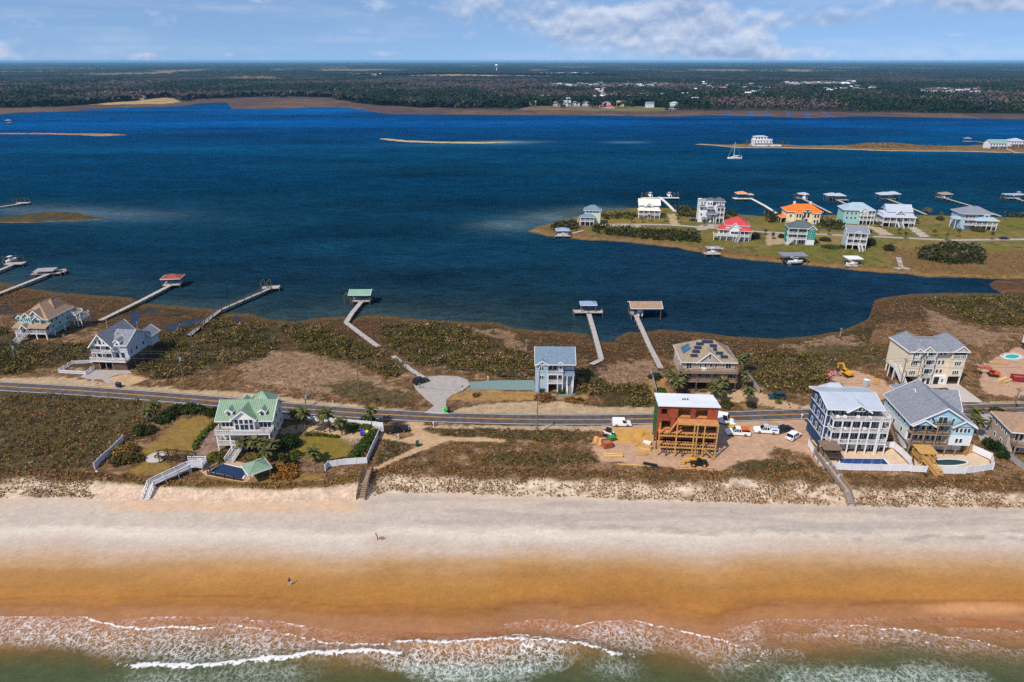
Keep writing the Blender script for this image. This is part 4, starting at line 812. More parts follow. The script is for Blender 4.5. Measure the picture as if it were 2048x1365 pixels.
def house_grey_blue():
    h = Hs('road_house', 'grey blue house with white front gable, two balconies and brown timber garage', loc=P(187, 740), rz=-4); W = 10.6
    h.box('garage_wall', .3, 2.0, .4, 10, 0, 2.9, DKWOOD); h.box('garage_wall', 6.2, W - .2, .4, 10, 0, 2.9, DKWOOD); h.box('garage_back', 2.0, 6.2, 6, 10, 0, 2.9, DARK); h.posts([(2.1, .4), (4.1, .4), (6.1, .4)], 0, 2.9, .25, WOOD)
    h.deck(-.2, W + .2, -.3, 2.0, 3.1, t=.35); h.rail([(-.1, 2.0), (-.1, -.25), (W + .1, -.25), (W + .1, 2.0)], 3.1)
    h.box('wall', .4, W - .1, 2.0, 13, 3.1, 7.4, M_GREYB); h.deck(.2, 6.6, .6, 2.0, 5.3, t=.2); h.rail([(.25, 2.0), (.25, .65), (6.5, .65), (6.5, 2.0)], 5.3, h=.9)
    h.posts([(.3, .7), (3.4, .7), (6.4, .7)], 3.1, 7.3, .18, WHITE)
    h.gable(.3, 6.7, .7, 13, 7.4, 3.6, 'y', RF_GREY, .5, .18, WHITE); h.wins([2.3, 4.7], .7, 8.1, .5, .9); h.win(3.5, .7, 8.0, .8, 1.4)
    h.gable(5.6, W - .1, 1.9, 13, 7.4, 2.7, 'x', RF_GREY, .4, .18, M_GREYB, name='side_roof')
    h.gable(W - 3.5, W + 1.5, 12, 16.5, 6.4, 1.8, 'y', RF_GREY, .3, .15, M_GREYB, name='rear_roof'); h.box('rear_wall', W - 3.2, W + 1.2, 12.4, 16.2, 3.2, 6.4, M_GREYB)
    h.dormer(7.9, 1.7, 6.7, 1.7, 1.7, 3.0, WHITE, RF_GREY, .7, 1.1)
    h.wins([1.9, 4.9], 2.0, 5.5, 1.7, 1.7, 0, 2); h.wins([1.9, 4.6], 2.0, 3.3, 1.8, 1.7, 0, 2); h.wins([7.2, 8.9], 2.0, 3.3, 1.1, 1.7); h.wins([3.6, 6.4, 10], W - .1, 4.2, .8, 1.3, 90)
    h.posts([(W, 4), (W, 8), (W, 12.5)], 0, 3.1, .25, WOOD, 'piling'); MB().cyl((5.4, 5.0, 10.2), (5.4, 5.0, 10.9), .18).build('roof_vent', RF_DK, h.root)
house_grey_blue()

def house_light_blue():
    h = Hs('road_house', 'tall pale blue house with blue shingle roof beside gravel drive', loc=P(1071, 784), rz=-1); W = 10.6
    h.box('wall', 0, 3.3, 0, 9, 0, 8.4, M_BLUE); h.box('wall', 3.3, W, 1.7, 9, 0, 8.4, M_BLUE)
    h.gable(0, W, 0, 10.5, 8.4, 2.9, 'x', RF_BLUE, .3, .18, M_BLUE)
    h.gable(.2, 3.4, -.2, 4, 8.3, 1.1, 'y', RF_BLUE, .3, .14, M_BLUE, name='front_gable'); h.gable(6.1, 7.5, .3, 4, 8.3, .7, 'y', RF_BLUE, .25, .12, M_BLUE, name='front_gable'); h.box('bay_wall', 6.1, 7.5, .5, 1.8, 5.8, 8.3, M_BLUE)
    h.deck(3.3, 7.5, -.2, 1.7, 2.8); h.rail([(3.3, -.15), (7.5, -.15), (7.5, 1.7)], 2.8, h=.9); h.deck(3.3, 7.5, -.2, 1.7, 5.5); h.rail([(3.3, -.15), (7.5, -.15), (7.5, 1.7)], 5.5, h=.9)
    h.posts([(3.4, -.1), (6.0, -.1), (7.4, -.1)], 0, 5.3, .22, WHITE); h.box('carport', 3.5, 6.0, 1.6, 1.75, .1, 2.4, DARK)  # thin dark sheet on the wall paints the shade under the deck
    h.wins([1.3, 1.9], 0, 6.6, .45, 1.0); h.wins([1.3, 1.9], 0, 3.9, .45, 1.1); h.wins([4.1, 5.3], 1.7, 6.0, .9, 1.7); h.win(6.8, .5, 6.8, .5, .7); h.win(4.6, 1.7, 3.0, 2.0, 1.9, 0, 3); h.win(6.7, 1.7, 3.5, .6, 1.0)
    h.wins([8.7, 9.5], 1.7, 6.9, .5, 1.0); h.win(8.7, 1.7, 2.6, .8, 1.6)
    b = MB(); b.prism([(7.7, -.3, 4.9), (7.7, 1.72, 5.9), (7.7, 1.72, 6.05), (7.7, -.3, 5.05)], (W - 7.6, 0, 0)); b.build('porch_roof', RF_BLUE, h.root)
    h.posts([(8.6, -.2), (10.3, -.2)], 0, 4.9, .28, WHITE); h.stairs(9.4, 1.2, 2.4, 9.4, -1.6, .05, 1.3); h.wins([3, 6], W, 6.4, .7, 1.1, 90)
house_light_blue()

PANEL = mat('solar_panel', (40, 48, 66), .15, .12, 1.0, spec=.6); TEALP = mat('teal_solar', (52, 92, 116), .15, .1, 1.0, spec=.6)
def house_solar():
    h = Hs('road_house', 'tan house with solar panels stepping over its hipped roof and two timber decks', loc=P(1362, 783), rz=-2); W = 15.0
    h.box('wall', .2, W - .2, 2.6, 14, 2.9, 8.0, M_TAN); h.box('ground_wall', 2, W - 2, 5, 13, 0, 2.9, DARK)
    h.posts([(x, y) for x in (.3, 4.0, 8.0, 11.5, W - .3) for y in (.15, 5)], 0, 5.8, .28, DKWOOD, 'piling')
    h.deck(0, W, 0, 2.6, 3.1, WOOD); h.rail([(0, 2.6), (0, .05), (W, .05), (W, 2.6)], 3.1, WOOD); h.deck(-.1, W + .1, -.1, 2.6, 5.8, WOOD); h.rail([(0, 2.6), (0, -.05), (W, -.05), (W, 2.6)], 5.8, WOOD)
    x0, x1, y0, y1, z, hh = .2, W - .2, 2.4, 14, 8.0, 4.2
    h.hip(x0, x1, y0, y1, z, hh, RF_TAN, .5, ins=5.6, ax='x')
    h.gable(4.2, 10.8, 2.3, 7.5, 7.9, 2.9, 'y', RF_TAN, .35, .16, M_TAN, name='front_gable'); h.win(7.5, 2.3, 8.9, .5, 1.3)
    sl = (hh) / (6.3); pw, ph = 1.0, 1.0
    def panel(x, t, m=PANEL):   # t: slope position 0..1 on the front slope
        y = y0 - .5 + t * 6.3; zz = z + t * hh + .12; b = MB(); dy, dz = .5 * ph * math.cos(math.atan(sl)), .5 * ph * math.sin(math.atan(sl))
        b.hexa([(x - pw / 2, y - dy, zz - dz), (x + pw / 2, y - dy, zz - dz), (x + pw / 2, y + dy, zz + dz), (x - pw / 2, y + dy, zz + dz)], [(x - pw / 2, y - dy - .03, zz - dz + .06), (x + pw / 2, y - dy - .03, zz - dz + .06), (x + pw / 2, y + dy - .03, zz + dz + .06), (x - pw / 2, y + dy - .03, zz + dz + .06)]); b.build('solar_panel', m, h.root)
    for x, t in ((2.9, .28), (3.95, .28), (3.6, .46), (4.65, .46), (4.3, .63), (5.35, .63), (5.0, .80), (6.05, .80), (6.7, .9), (7.75, .9), (8.8, .9), (8.7, .72), (9.7, .72), (9.5, .56), (10.0, .40), (11.05, .40), (11.2, .24), (12.2, .24)): panel(x, t)
    for k in range(2):         # two teal collectors on the left slope
        b = MB(); y = 5.6 + 2.3 * k; A = lambda xx, yy: (xx, yy, z + (xx - (x0 - .5)) / 6.1 * hh + .14); b.hexa([A(.9, y), A(3.0, y), A(3.0, y + 2.0), A(.9, y + 2.0)], [tuple(Vector(A(a, bb)) + Vector((-.03, 0, .07))) for a, bb in ((.9, y), (3.0, y), (3.0, y + 2.0), (.9, y + 2.0))]); b.build('solar_panel', TEALP, h.root)
    h.wins([2.1, 12.9], 2.6, 5.9, 1.4, 1.6, 0, 2); h.wins([5.2, 6.6, 8.1, 9.5], 2.6, 6.2, .5, 1.2); h.wins([1.8, 13.2], 2.6, 3.3, 2.4, 1.7, 0, 3); h.wins([5.4, 7.4, 9.6], 2.6, 3.4, 1.2, 1.5, 0, 2); h.wins([5, 8, 11], .2, 6.2, .8, 1.2, -90)
    h.box('patio_table', 5.4, 6.6, 1.0, 2.0, 5.8, 6.5, WHITE)
house_solar()

OSB = mat('red_sheathing', (150, 70, 44), .85, .22, 1.2); OSBD = mat('red_sheathing_dark', (130, 60, 38), .85, .22, 1.2); PLY = mat('plywood', (196, 132, 80), .85, .18, 1.0); SHEETG = mat('green_sheathing', (38, 92, 46), .8, .1, .8)
def house_frame():
    h = Hs('unfinished_house', 'unfinished house of red sheathing and raw timber decks under flat white roof', loc=P(1313, 912), rz=-5, cat='building site'); W = 13.4; Y1, Y2 = 2.6, 10.2
    # sheathed walls, one sheet beside the next
    k = 0
    def sheets(x0, x1, z0, z1, y, holes):
        nonlocal k
        cuts = sorted(set([round(x0 + 1.22 * i, 2) for i in range(int((x1 - x0) / 1.22) + 1)] + [x1] + [q for hh in holes for q in hh[:2]])); cuts = [c for i, c in enumerate(cuts) if i == 0 or c - cuts[i - 1] > .05]
        for a, b_ in zip(cuts[:-1], cuts[1:]):
            seg = [(z0, z1)]
            for hx0, hx1, hz0, hz1 in holes:
                if a >= hx0 - .06 and b_ <= hx1 + .06: seg = [(z0, hz0), (hz1, z1)]
            for s0, s1 in seg:
                if s1 - s0 > .1: h.box('sheathing_panel', a + .012, b_ - .012, y, y + .12, s0, s1 - .015, OSB if (k * 7) % 5 else OSBD); k += 1
    sheets(0, W, 8.75, 11.9, Y1, [(.6, 1.9, 9.6, 11.0), (4.4, 7.2, 8.9, 11.1), (8.4, 11.0, 8.9, 11.1)]); sheets(0, 4.0, 5.4, 8.7, Y1, [(.9, 2.9, 5.7, 7.9)]); sheets(0, W, 2.5, 5.35, Y1 + 1.0, [(2, 4.6, 2.6, 5), (6, 8.6, 2.6, 5), (10, 12.4, 2.6, 5)]); sheets(4.0, W, 5.4, 8.7, Y1 + 1.0, [(5, 8, 5.5, 8), (9.5, 12.5, 5.5, 8)])
    for z0, z1 in ((2.5, 5.35), (5.4, 8.7), (8.75, 11.9)):
        for i in range(6): a = Y1 + .14 + (Y2 - Y1 - .14) * i / 6; h.box('sheathing_panel', 0, .12, a + .012, a + 1.22, z0, min(z1, 11.9 - .17 * (i + 1)) - .015, SHEETG if i > 0 else OSB)
        zt = min(z1, 10.75); h.box('right_wall', W - .12, W, Y1 + .14, Y2, z0, zt, OSB); h.box('back_wall', .14, W - .14, Y2 - .12, Y2, z0, zt, OSB); h.box('floor', .14, W - .14, Y1 + .2, Y2 - .14, z0 - .25, z0, PLY)
    h.box('inner_wall', 3, W - 2, 6.0, 6.2, 2.6, 10.8, NEWWOOD)
    b = MB(); b.hexa([(-.3, Y1 - .5, 11.8), (W + .3, Y1 - .5, 12.0), (W + .1, Y2 + .3, 10.85), (-.3, Y2 + .3, 10.75)], [(-.3, Y1 - .5, 12.15), (W + .3, Y1 - .5, 12.35), (W + .1, Y2 + .3, 11.2), (-.3, Y2 + .3, 11.1)]); b.build('roof', RF_WHITE, h.root)
    for x in (5.8, 6.3, 6.9): MB().cyl((x, 5.5 + x * .1, 11.4), (x, 5.5 + x * .1, 12.1), .14).build('roof_vent', DARK, h.root)
    # timber decks: joists and posts
    for z in (2.5, 5.5): 
        for x in np.arange(.2, W, .6): h.box('joist', x, x + .06, .25, Y1 + 1.0, z - .32, z - .05, NEWWOOD)
        h.box('rim_board', 0, W, .12, .24, z - .35, z - .02, NEWWOOD); h.box('plywood_deck', .1, W - .1, 1.2, Y1 + .95, z - .045, z, PLY)
    for x in np.arange(4.3, W, .5): h.box('joist', x, x + .06, .25, Y1, 8.35, 8.65, NEWWOOD)
    h.box('rim_board', 4.2, W, .12, .24, 8.3, 8.68, NEWWOOD); h.box('plywood_deck', 4.3, W - .1, .26, Y1 - .02, 8.66, 8.71, PLY)
    h.posts([(x, .18) for x in (.2, 4.1, 8.0, 8.7, 10.3, W - .2)], 0, 8.6, .26, NEWWOOD); h.posts([(x, .18) for x in (2.1, 5.8, 12.0)], 0, 2.3, .26, DKWOOD)
    h.posts([(x, y) for x in (.2, 2.1, 4.1, 6, 8, 10.3, W - .2) for y in (3.2, 7.0, 10.0)], 0, 2.3, .3, DKWOOD, 'piling')
    b = MB(); b.bar((2.6, 1.6, 5.5), (4.3, 1.6, 8.6), .9, .1); b.build('ramp_board', PLY, h.root); b = MB(); b.bar((10.4, .5, 2.3), (13.2, -.4, .1), .7, .14); b.build('ramp_board', NEWWOOD, h.root)
    b = MB(); [b.bar((8.7 + s, -.3, 0), (8.8 + s, .4, 2.4), .08) for s in (0, .5)]; [b.bar((8.7, -.3 + .1 * i, .3 * i), (9.2, -.3 + .1 * i, .3 * i), .06) for i in range(1, 8)]; b.build('ladder', NEWWOOD, h.root)
    for x in (1.6, 6.2, 10.9): b = MB(); [b.box(x + i * .18, x + i * .18 + .1, .6, .75, 5.5, 6.0) for i in range(4)]; b.build('rail_brace', NEWWOOD, h.root)
    rng = random.Random(3)
    for i in range(14): x = .8 + i * .9; h.box('stud', x, x + .1, Y1 + 1.3, Y1 + 1.4, 2.5, 5.3, NEWWOOD)
house_frame()

def house_navy():
    h = Hs('oceanfront_house', 'navy and white oceanfront house with three tiers of long white balconies', loc=P(1645, 908), rz=-2.5); W = 13.5
    h.box('wall', .2, W - 1.6, 2.4, 11.5, 0, 11.2, M_NAVY); h.box('corner_trim', .12, .34, 2.32, 2.5, 0, 11.2, WHITE)
    for z in (3.0, 6.0, 9.0): h.box('trim_band', .14, W - 1.5, 2.33, 11.55, z - .16, z, WHITE)
    for z in (3.0, 6.0, 9.0):
        h.deck(1.0, W - 1.8, 0, 2.33, z); h.rail([(1.0, 2.3), (1.0, .05), (W - 1.8, .05)], z, gap=.7, h=.95, thin=True)
    xs_ = [1.1, 3.2, 5.3, 7.4, 9.5, W - 1.9]
    h.posts([(x, .12) for x in xs_], 0, 8.7, .26, WHITE); h.box('ground_wall', 1.2, W - 2, 2.2, 2.38, .1, 2.6, M_GREYB)
    for z in (3.1, 6.1, 9.1):
        for x in (2.15, 4.25, 6.35, 8.45, 10.55): h.win(x, 2.4, z, 1.6, 2.0, 0, 2)
    h.wins([3.6, 6.4, 9.0], 2.2, .3, 1.2, 2.0)
    h.gable(0, W - 1.4, 1.2, 12.4, 11.2, 1.5, 'x', RF_PALE, .4, .16, M_NAVY, ribs=.6); h.gable(4.2, 9.2, .6, 6.8, 10.9, 1.6, 'y', RF_PALE, .35, .14, M_NAVY, name='front_gable'); h.wins([5.9, 7.5], .6, 11.05, .6, .5); h.win(6.7, .6, 11.05, .7, .9)
    h.wins([4, 6.5, 9.2], .2, 9.4, .9, 1.4, -90); h.wins([4, 6.5, 9.2], .2, 6.4, .9, 1.4, -90); h.wins([4, 6.5, 9.2], .2, 3.4, .9, 1.4, -90); h.hip(3.2, 8.2, 11.5, 14.5, 10.5, 1.8, RF_PALE, .4, name='rear_roof'); h.box('rear_wall', 3.4, 8.0, 11.5, 14.4, 0, 10.4, M_NAVY)
    # white stair tower at the right
    h.posts([(W - 1.5, .1), (W + .3, .1), (W + .3, 2.4), (W - 1.5, 2.4)], 0, 9.2, .22, WHITE)
    for z in (3.0, 6.0, 9.0): h.deck(W - 1.6, W + .4, 0, 2.5, z); h.rail([(W - 1.5, .06), (W + .35, .06), (W + .35, 2.5)], z, gap=.6)
    h.stairs(W - .2, 6.2, 9.0, W - .2, 2.4, 6.0, 1.0); h.stairs(W - .2, 6.2, 6.0, W - .2, 2.4, 3.0, 1.0); h.stairs(W - .2, 6.0, 3.0, W - .2, 2.2, .1, 1.0)
    h.box('lift_wall', W - 1.3, W + .2, 1.6, 2.3, 3.0, 5.6, M_GREYB); h.win(W - .6, 1.6, 3.4, 1.2, 1.8, 0, 2); h.win(W - .6, 1.9, 6.4, 1.2, 1.8, 0, 2)
    for x in (2.3, 3.9, 6.9, 9.6): h.box('deck_chair', x - .3, x + .3, .7, 1.4, 9.0, 9.6, WHITE)
    for x in (4.4, 8.9, 6.1): h.box('deck_chair', x - .3, x + .3, .7, 1.4, 6.0, 6.55, WHITE)
house_navy()

def house_sky():
    h = Hs('oceanfront_house', 'sky blue oceanfront house with big grey gable roof and brown timber decks', loc=P(1812, 908), rz=-5); W = 13.6; D = 15
    h.box('wall', 0, W, 2.2, D, 2.7, 5.6, M_WALLW); h.box('wall', 0, W, 2.2, D, 5.6, 7.9, M_SKY); h.box('bay_wall', 8.6, W, .2, 2.25, 2.7, 5.4, M_WALLW); h.box('bay_wall', 8.6, W, .2, 2.25, 5.4, 7.9, M_SKY)
    h.box('ground_wall', .6, W - .2, 2.6, D - .5, 0, 2.7, M_WALLW); h.box('garage_door', 9.0, 10.9, 2.45, 2.6, .05, 2.3, WHITE); h.box('garage_door', 11.2, 13.1, 2.45, 2.6, .05, 2.3, WHITE)
    h.gable(0, W, .6, D, 7.8, 4.2, 'y', RF_GREY, .5, .2, M_SKY); h.gable(5, W + .6, 8, 15.0, 7.9, 3.4, 'x', RF_GREY, .4, .2, M_SKY, name='side_roof')
    h.gable(0, 4.6, -.1, 3.4, 7.7, 1.4, 'y', RF_GREY, .35, .14, M_SKY, name='front_gable'); h.gable(8.8, W, -.1, 3.4, 7.7, 1.5, 'y', RF_GREY, .35, .14, M_SKY, name='front_gable'); h.hip(3, 9, 14, 19.5, 8.4, 2.2, RF_GREY, .4, ax='y', name='rear_roof'); h.box('rear_wall', 3.2, 8.8, 14.5, 19.3, 0, 8.3, M_WALLW)
    for z in (2.7, 5.4): h.deck(.1, 8.6, 0, 2.2, z, WOOD); h.rail([(.15, .05), (8.5, .05)], z, DKWOOD, gap=.8, thin=True)
    h.deck(4.4, 8.6, .1, 2.2, 7.9, WOOD); h.rail([(4.5, 2.1), (4.5, .15), (8.5, .15), (8.5, 2.1)], 7.9, DKWOOD, gap=.6)
    h.posts([(x, .12) for x in (.3, 3.0, 5.6, 8.4)], 0, 7.7, .26, WOOD); h.posts([(x, .25) for x in (10.8, W - .2)], 0, 2.7, .26, WOOD)
    for x in (1.6, 4.3, 7.0): h.win(x, 2.2, 5.5, 2.2, 1.9, 0, 3); h.win(x, 2.2, 2.8, 2.2, 2.0, 0, 3)
    h.wins([4.3, 8.8], .6, 8.6, .5, .9); h.win(6.5, .6, 8.0, 1.9, 1.7, 0, 2); h.wins([9.9, 10.8, 11.7, 12.5], .2, 6.1, .55, 1.1); h.wins([10.4, 11.3], .2, 3.4, .6, 1.1)
    h.wins([4, 7, 10, 13], 0, 6.0, .8, 1.2, -90); h.wins([4.5, 8.5, 12], 0, 3.5, .8, 1.2, -90); h.box('outdoor_table', 6.2, 7.4, .7, 1.5, 7.9, 8.6, GREYWOOD)
    h.stairs(-.9, 8.5, 2.7, -.9, 3.0, .1, 1.1, DKWOOD, WOOD); h.deck(-1.5, 0, 8.4, 10.5, 2.7, WOOD); h.box('storage_hut', W + .1, W + 1.6, 1.6, 3.0, 0, 2.2, NEWWOOD)
house_sky()

def house_beige():
    h = Hs('road_house', 'tall beige four storey house with grey roof and stacked white balconies', loc=P(1805, 770), rz=0); W = 16.0; D = 10.5
    h.box('wall', 0, W, .9, D, 2.6, 10.2, M_BEIGE); h.box('wall', 0, 3.6, 0, .95, 2.6, 10.2, M_BEIGE); h.box('wall', 12.0, W, 0, .95, 2.6, 10.2, M_BEIGE)
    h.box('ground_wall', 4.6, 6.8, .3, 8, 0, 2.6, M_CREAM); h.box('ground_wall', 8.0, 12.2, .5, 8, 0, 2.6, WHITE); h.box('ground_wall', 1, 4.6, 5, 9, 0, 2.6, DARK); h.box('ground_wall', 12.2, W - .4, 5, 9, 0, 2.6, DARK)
    h.posts([(.2, .2), (W - .2, .2), (12.2, .2), (.2, 5), (W - .2, 5), (.2, 10), (W - .2, 10)], 0, 2.6, .3, WHITE, 'piling')
    h.hip(0, W, 0, D, 10.3, 1.7, RF_GREY, .5, ins=2.0, ax='x'); h.hip(.0, 4.6, 0, D - .5, 10.35, 3.0, RF_GREY, .45, ax='y', ins=2.6, name='wing_roof'); h.hip(11.8, W, 0, D - .5, 10.35, 2.6, RF_GREY, .45, ax='y', ins=2.6, name='wing_roof')
    h.gable(3.4, 6.4, -.2, 4, 10.3, 1.4, 'y', RF_GREY, .25, .12, M_BEIGE, name='front_gable'); h.gable(12.2, W + .2, -.2, 4, 10.3, 1.6, 'y', RF_GREY, .3, .12, M_BEIGE, name='front_gable'); h.gable(1.0, 3.4, -.3, 3, 10.2, 1.0, 'y', RF_GREY, .25, .12, M_BEIGE, name='front_gable')
    for z in (2.6, 5.4, 8.1): h.deck(4.6, 7.4, -.5, .9, z); h.rail([(4.65, .9), (4.65, -.45), (7.35, -.45), (7.35, .9)], z, gap=.5); h.win(6.0, .9, z + .05, 2.0, 1.9, 0, 3)
    h.posts([(4.7, -.4), (7.3, -.4)], 0, 10.2, .2, WHITE)
    for z in (3.4, 6.2, 9.0):
        h.wins([8.2, 9.3, 10.4], .9, z - .2, .6, 1.2); h.wins([3.8], .9, z - .2, .5, 1.1); h.wins([1.2, 1.8, 2.4], 0, z - .2, .45, 1.2)
        if z < 8: h.wins([13.4, 14.0, 14.6], 0, z - .2, .45, 1.2)
    h.box('porch_shade_panel', 12.2, W - .2, -.03, .02, 8.3, 9.9, DARK); h.rail([(12.2, -.1), (W - .1, -.1)], 8.1); h.deck(.9, 3.0, -.7, 0, 8.1); h.rail([(.95, 0), (.95, -.65), (2.95, -.65), (2.95, 0)], 8.1)  # flat dark panel on the wall: the porch opening's shade is painted
    h.box('garage_door', 8.8, 10.2, .42, .5, .05, 2.2, DARK); h.win(11.2, .5, .6, .5, 1.0); h.win(5.7, .3, .1, .9, 2.0)
    h.deck(-1.5, 0, 3, 6, 3.9); h.stairs(-.8, 3, 3.9, -.6, -2.4, .1, 1.1); h.rail([(-1.45, 6), (-1.45, 3)], 3.9); h.posts([(-1.4, 3.2), (-1.4, 5.8)], 0, 3.9, .2, WHITE)
house_beige()

def house_edge():
    h = Hs('oceanfront_house', 'low tan house with brown hipped roof at the right edge of the photo', loc=P(2018, 915), rz=-10); W = 14
    h.box('wall', 0, W, 2.5, 11, 0, 6.0, M_TAN); h.hip(0, W, 1.5, 11, 6.0, 2.6, RF_BROWN, .5); h.deck(.6, W, 0, 2.5, 3.0, WOOD); h.rail([(.6, 2.5), (.6, .05), (W, .05)], 3.0, WOOD)
    h.posts([(.8, .2), (4.5, .2), (8.5, .2)], 0, 5.8, .26, WOOD); h.wins([2.2, 5, 8], 2.5, 3.2, 1.6, 1.8, 0, 2); h.wins([2.2, 5], 2.5, .4, 1.5, 1.8, 0, 2); h.wins([4, 6, 8.6], 0, 4.0, .7, 1.0, -90); h.wins([5, 8], 0, 1.2, .7, 1.0, -90)
house_edge()
def house_corner():
    h = Hs('road_house', 'white corner of a house above a small pool at the right edge', loc=P(2082, 726), rz=0); W = 12
    h.box('wall', .3, W, 1.2, 10, 2.8, 8.5, M_WALLW); h.hip(.3, W, 1, 10, 8.5, 2.4, RF_GREY); h.deck(-.4, W, -.4, 1.2, 2.8); h.rail([(-.35, 1.2), (-.35, -.35), (W, -.35)], 2.8); h.posts([(-.2, -.2), (4, -.2), (8, -.2), (-.2, 5)], 0, 2.8, .25, WOOD, 'piling'); h.wins([2, 5, 8], 1.2, 3.4, 1.0, 1.5)
house_corner()
# ================================================================ PLANTS
bpy.context.view_layer.update()
FOOT = []
def footprints():
    for o in COL.objects:
        if o.type == 'MESH' and o.parent is not None and o.parent.type == 'EMPTY' and o.dimensions.x * o.dimensions.y > 3:
            w = [o.matrix_world @ Vector(c) for c in o.bound_box]; FOOT.append((min(p.x for p in w) - .4, max(p.x for p in w) + .4, min(p.y for p in w) - .6, max(p.y for p in w) + .2))
footprints()
ROADC = np.array([(P(x, y, HIGH).x, P(x, y, HIGH).y) for x, y in [(-500, 755), (-200, 762), (0, 773), (150, 781), (300, 792), (450, 804), (600, 818), (750, 829), (900, 836), (1050, 839.5), (1200, 840), (1350, 837), (1500, 832), (1650, 827), (1800, 822), (2048, 816), (2300, 809), (2700, 798)]])
NOGROW = Z_SHOULDER + Z_SITE + Z_DRIVE + list(LAWNS.values()) + POND + [
    [(826, 826), (826, 750), (945, 750), (1072, 758), (1160, 780), (1160, 800), (890, 830)], [(1880, 765), (1925, 765), (1970, 806), (1920, 806)], [(1925, 824), (1990, 824), (1990, 885), (1955, 885)], [(155, 760), (180, 738), (268, 738), (300, 760), (240, 778)],
    [(1612, 885), (1780, 888), (1990, 900), (1990, 945), (1830, 952), (1640, 940)], [(395, 925), (560, 920), (560, 962), (395, 958)], [(360, 862), (440, 855), (440, 935), (330, 935)], [(295, 905), (400, 890), (400, 935), (295, 920)], [(560, 830), (780, 840), (780, 880), (560, 880)], [(118, 724), (196, 724), (196, 752), (118, 752)], [(0, 750), (210, 752), (210, 770), (0, 768)], [(1780, 765), (1930, 765), (1930, 780), (1780, 780)]]
def place_z(X, Y):
    Z = np.full(X.shape, 2.5)
    for _ in range(8): u, v = project(X, Y, Z); Z = .3 * Z + .7 * zmain(u, v)
    u, v = project(X, Y, Z); return zmain(u, v), u, v
def free(X, Y, u, v, road=3.4):
    ok = np.ones(X.shape, bool)
    ry = np.interp(X, ROADC[:, 0], ROADC[:, 1]); ok &= np.abs(Y - ry) > road
    for p in NOGROW: ok &= ~inside(u, v, p)
    for a, b, c, d in FOOT: ok &= ~((X > a) & (X < b) & (Y > c) & (Y < d))
    return ok
def scrub():
    rg = np.random.default_rng(21); n = 130000; Y = rg.uniform(126, 292, n); X = rg.uniform(-1, 1, n) * (Y * .86 + 20)
    Z, u, v = place_z(X, Y); ok = free(X, Y, u, v) & (v > C_SHORE(u) + 3) & (v < C_LOW(u) + 10); X, Y, Z, u, v = X[ok], Y[ok], Z[ok], u[ok], v[ok]; n = len(X)
    f1 = fbm(X * .09, Y * .09); f2 = fbm(X * .35 + 8, Y * .35); ju = (f2 - .5) * 22
    g = np.zeros(n, bool); bg = np.zeros(n, bool); sa = np.zeros(n, bool)
    for p in Z_GREEN: g |= inside(u + ju, v + ju * .5, p)
    for p in Z_BROWNGREEN: bg |= inside(u + ju, v + ju * .5, p) & ~g
    for p in Z_SANDY: sa |= inside(u, v, p)
    marsh = v < C_SHORE(u) + 55
    t = rg.random(n); gaps = sm((fbm(X * .16 + 40, Y * .22) - .36) * 7); pr = np.where(g, .95 * gaps, np.where(bg, .7, np.where(marsh, .5, .55))); pr = np.where(sa & ~g, .22, pr) * np.where(g, 1, sm((f1 - .30) * 7)); k = t < pr
    X, Y, Z, g, bg, marsh, f1, f2 = X[k], Y[k], Z[k], g[k], bg[k], marsh[k], f1[k], f2[k]; n = len(X); r3 = rg.random(n)
    hgt = np.where(g, .5 + 2.2 * np.clip(fbm(X * .13 + 2, Y * .2) - .2, 0, 1) + r3 * .6, np.where(bg, .4 + .5 * r3, np.where(marsh, .2 + .3 * r3, .2 + .35 * r3))); rad = hgt * rg.uniform(.6, 1.1, n)
    pal = np.array([lin(*c) for c in [(80, 74, 36), (98, 88, 44), (66, 62, 30), (122, 100, 54), (146, 116, 92), (128, 88, 54), (172, 134, 98), (100, 78, 46)]])
    idx = np.where(g, np.searchsorted([.26, .46, .62, .76, .84, .9, .95], .6 * rg.random(n) + .8 * np.clip(fbm(X * .2 + 70, Y * .25) - .25, 0, .5)), np.where(bg, rg.choice([0, 3, 5, 7, 7, 1, 2, 5, 4], n), rg.choice([5, 5, 6, 4, 7, 3], n)))
    col = pal[np.clip(idx, 0, 7)]
    V, f, cc = clump_cloud(np.c_[X, Y, Z + hgt * .38], rad, hgt * .62, col, 11, np.clip(rad * .25, .09, .24), .38, 4, .45)
    o = link('coastal_scrub', np_mesh('coastal_scrub', V, f, cc), LEAF); tag(o, 'wind shaped green and brown coastal scrub', 'scrub', None, 'stuff'); print('scrub', n)
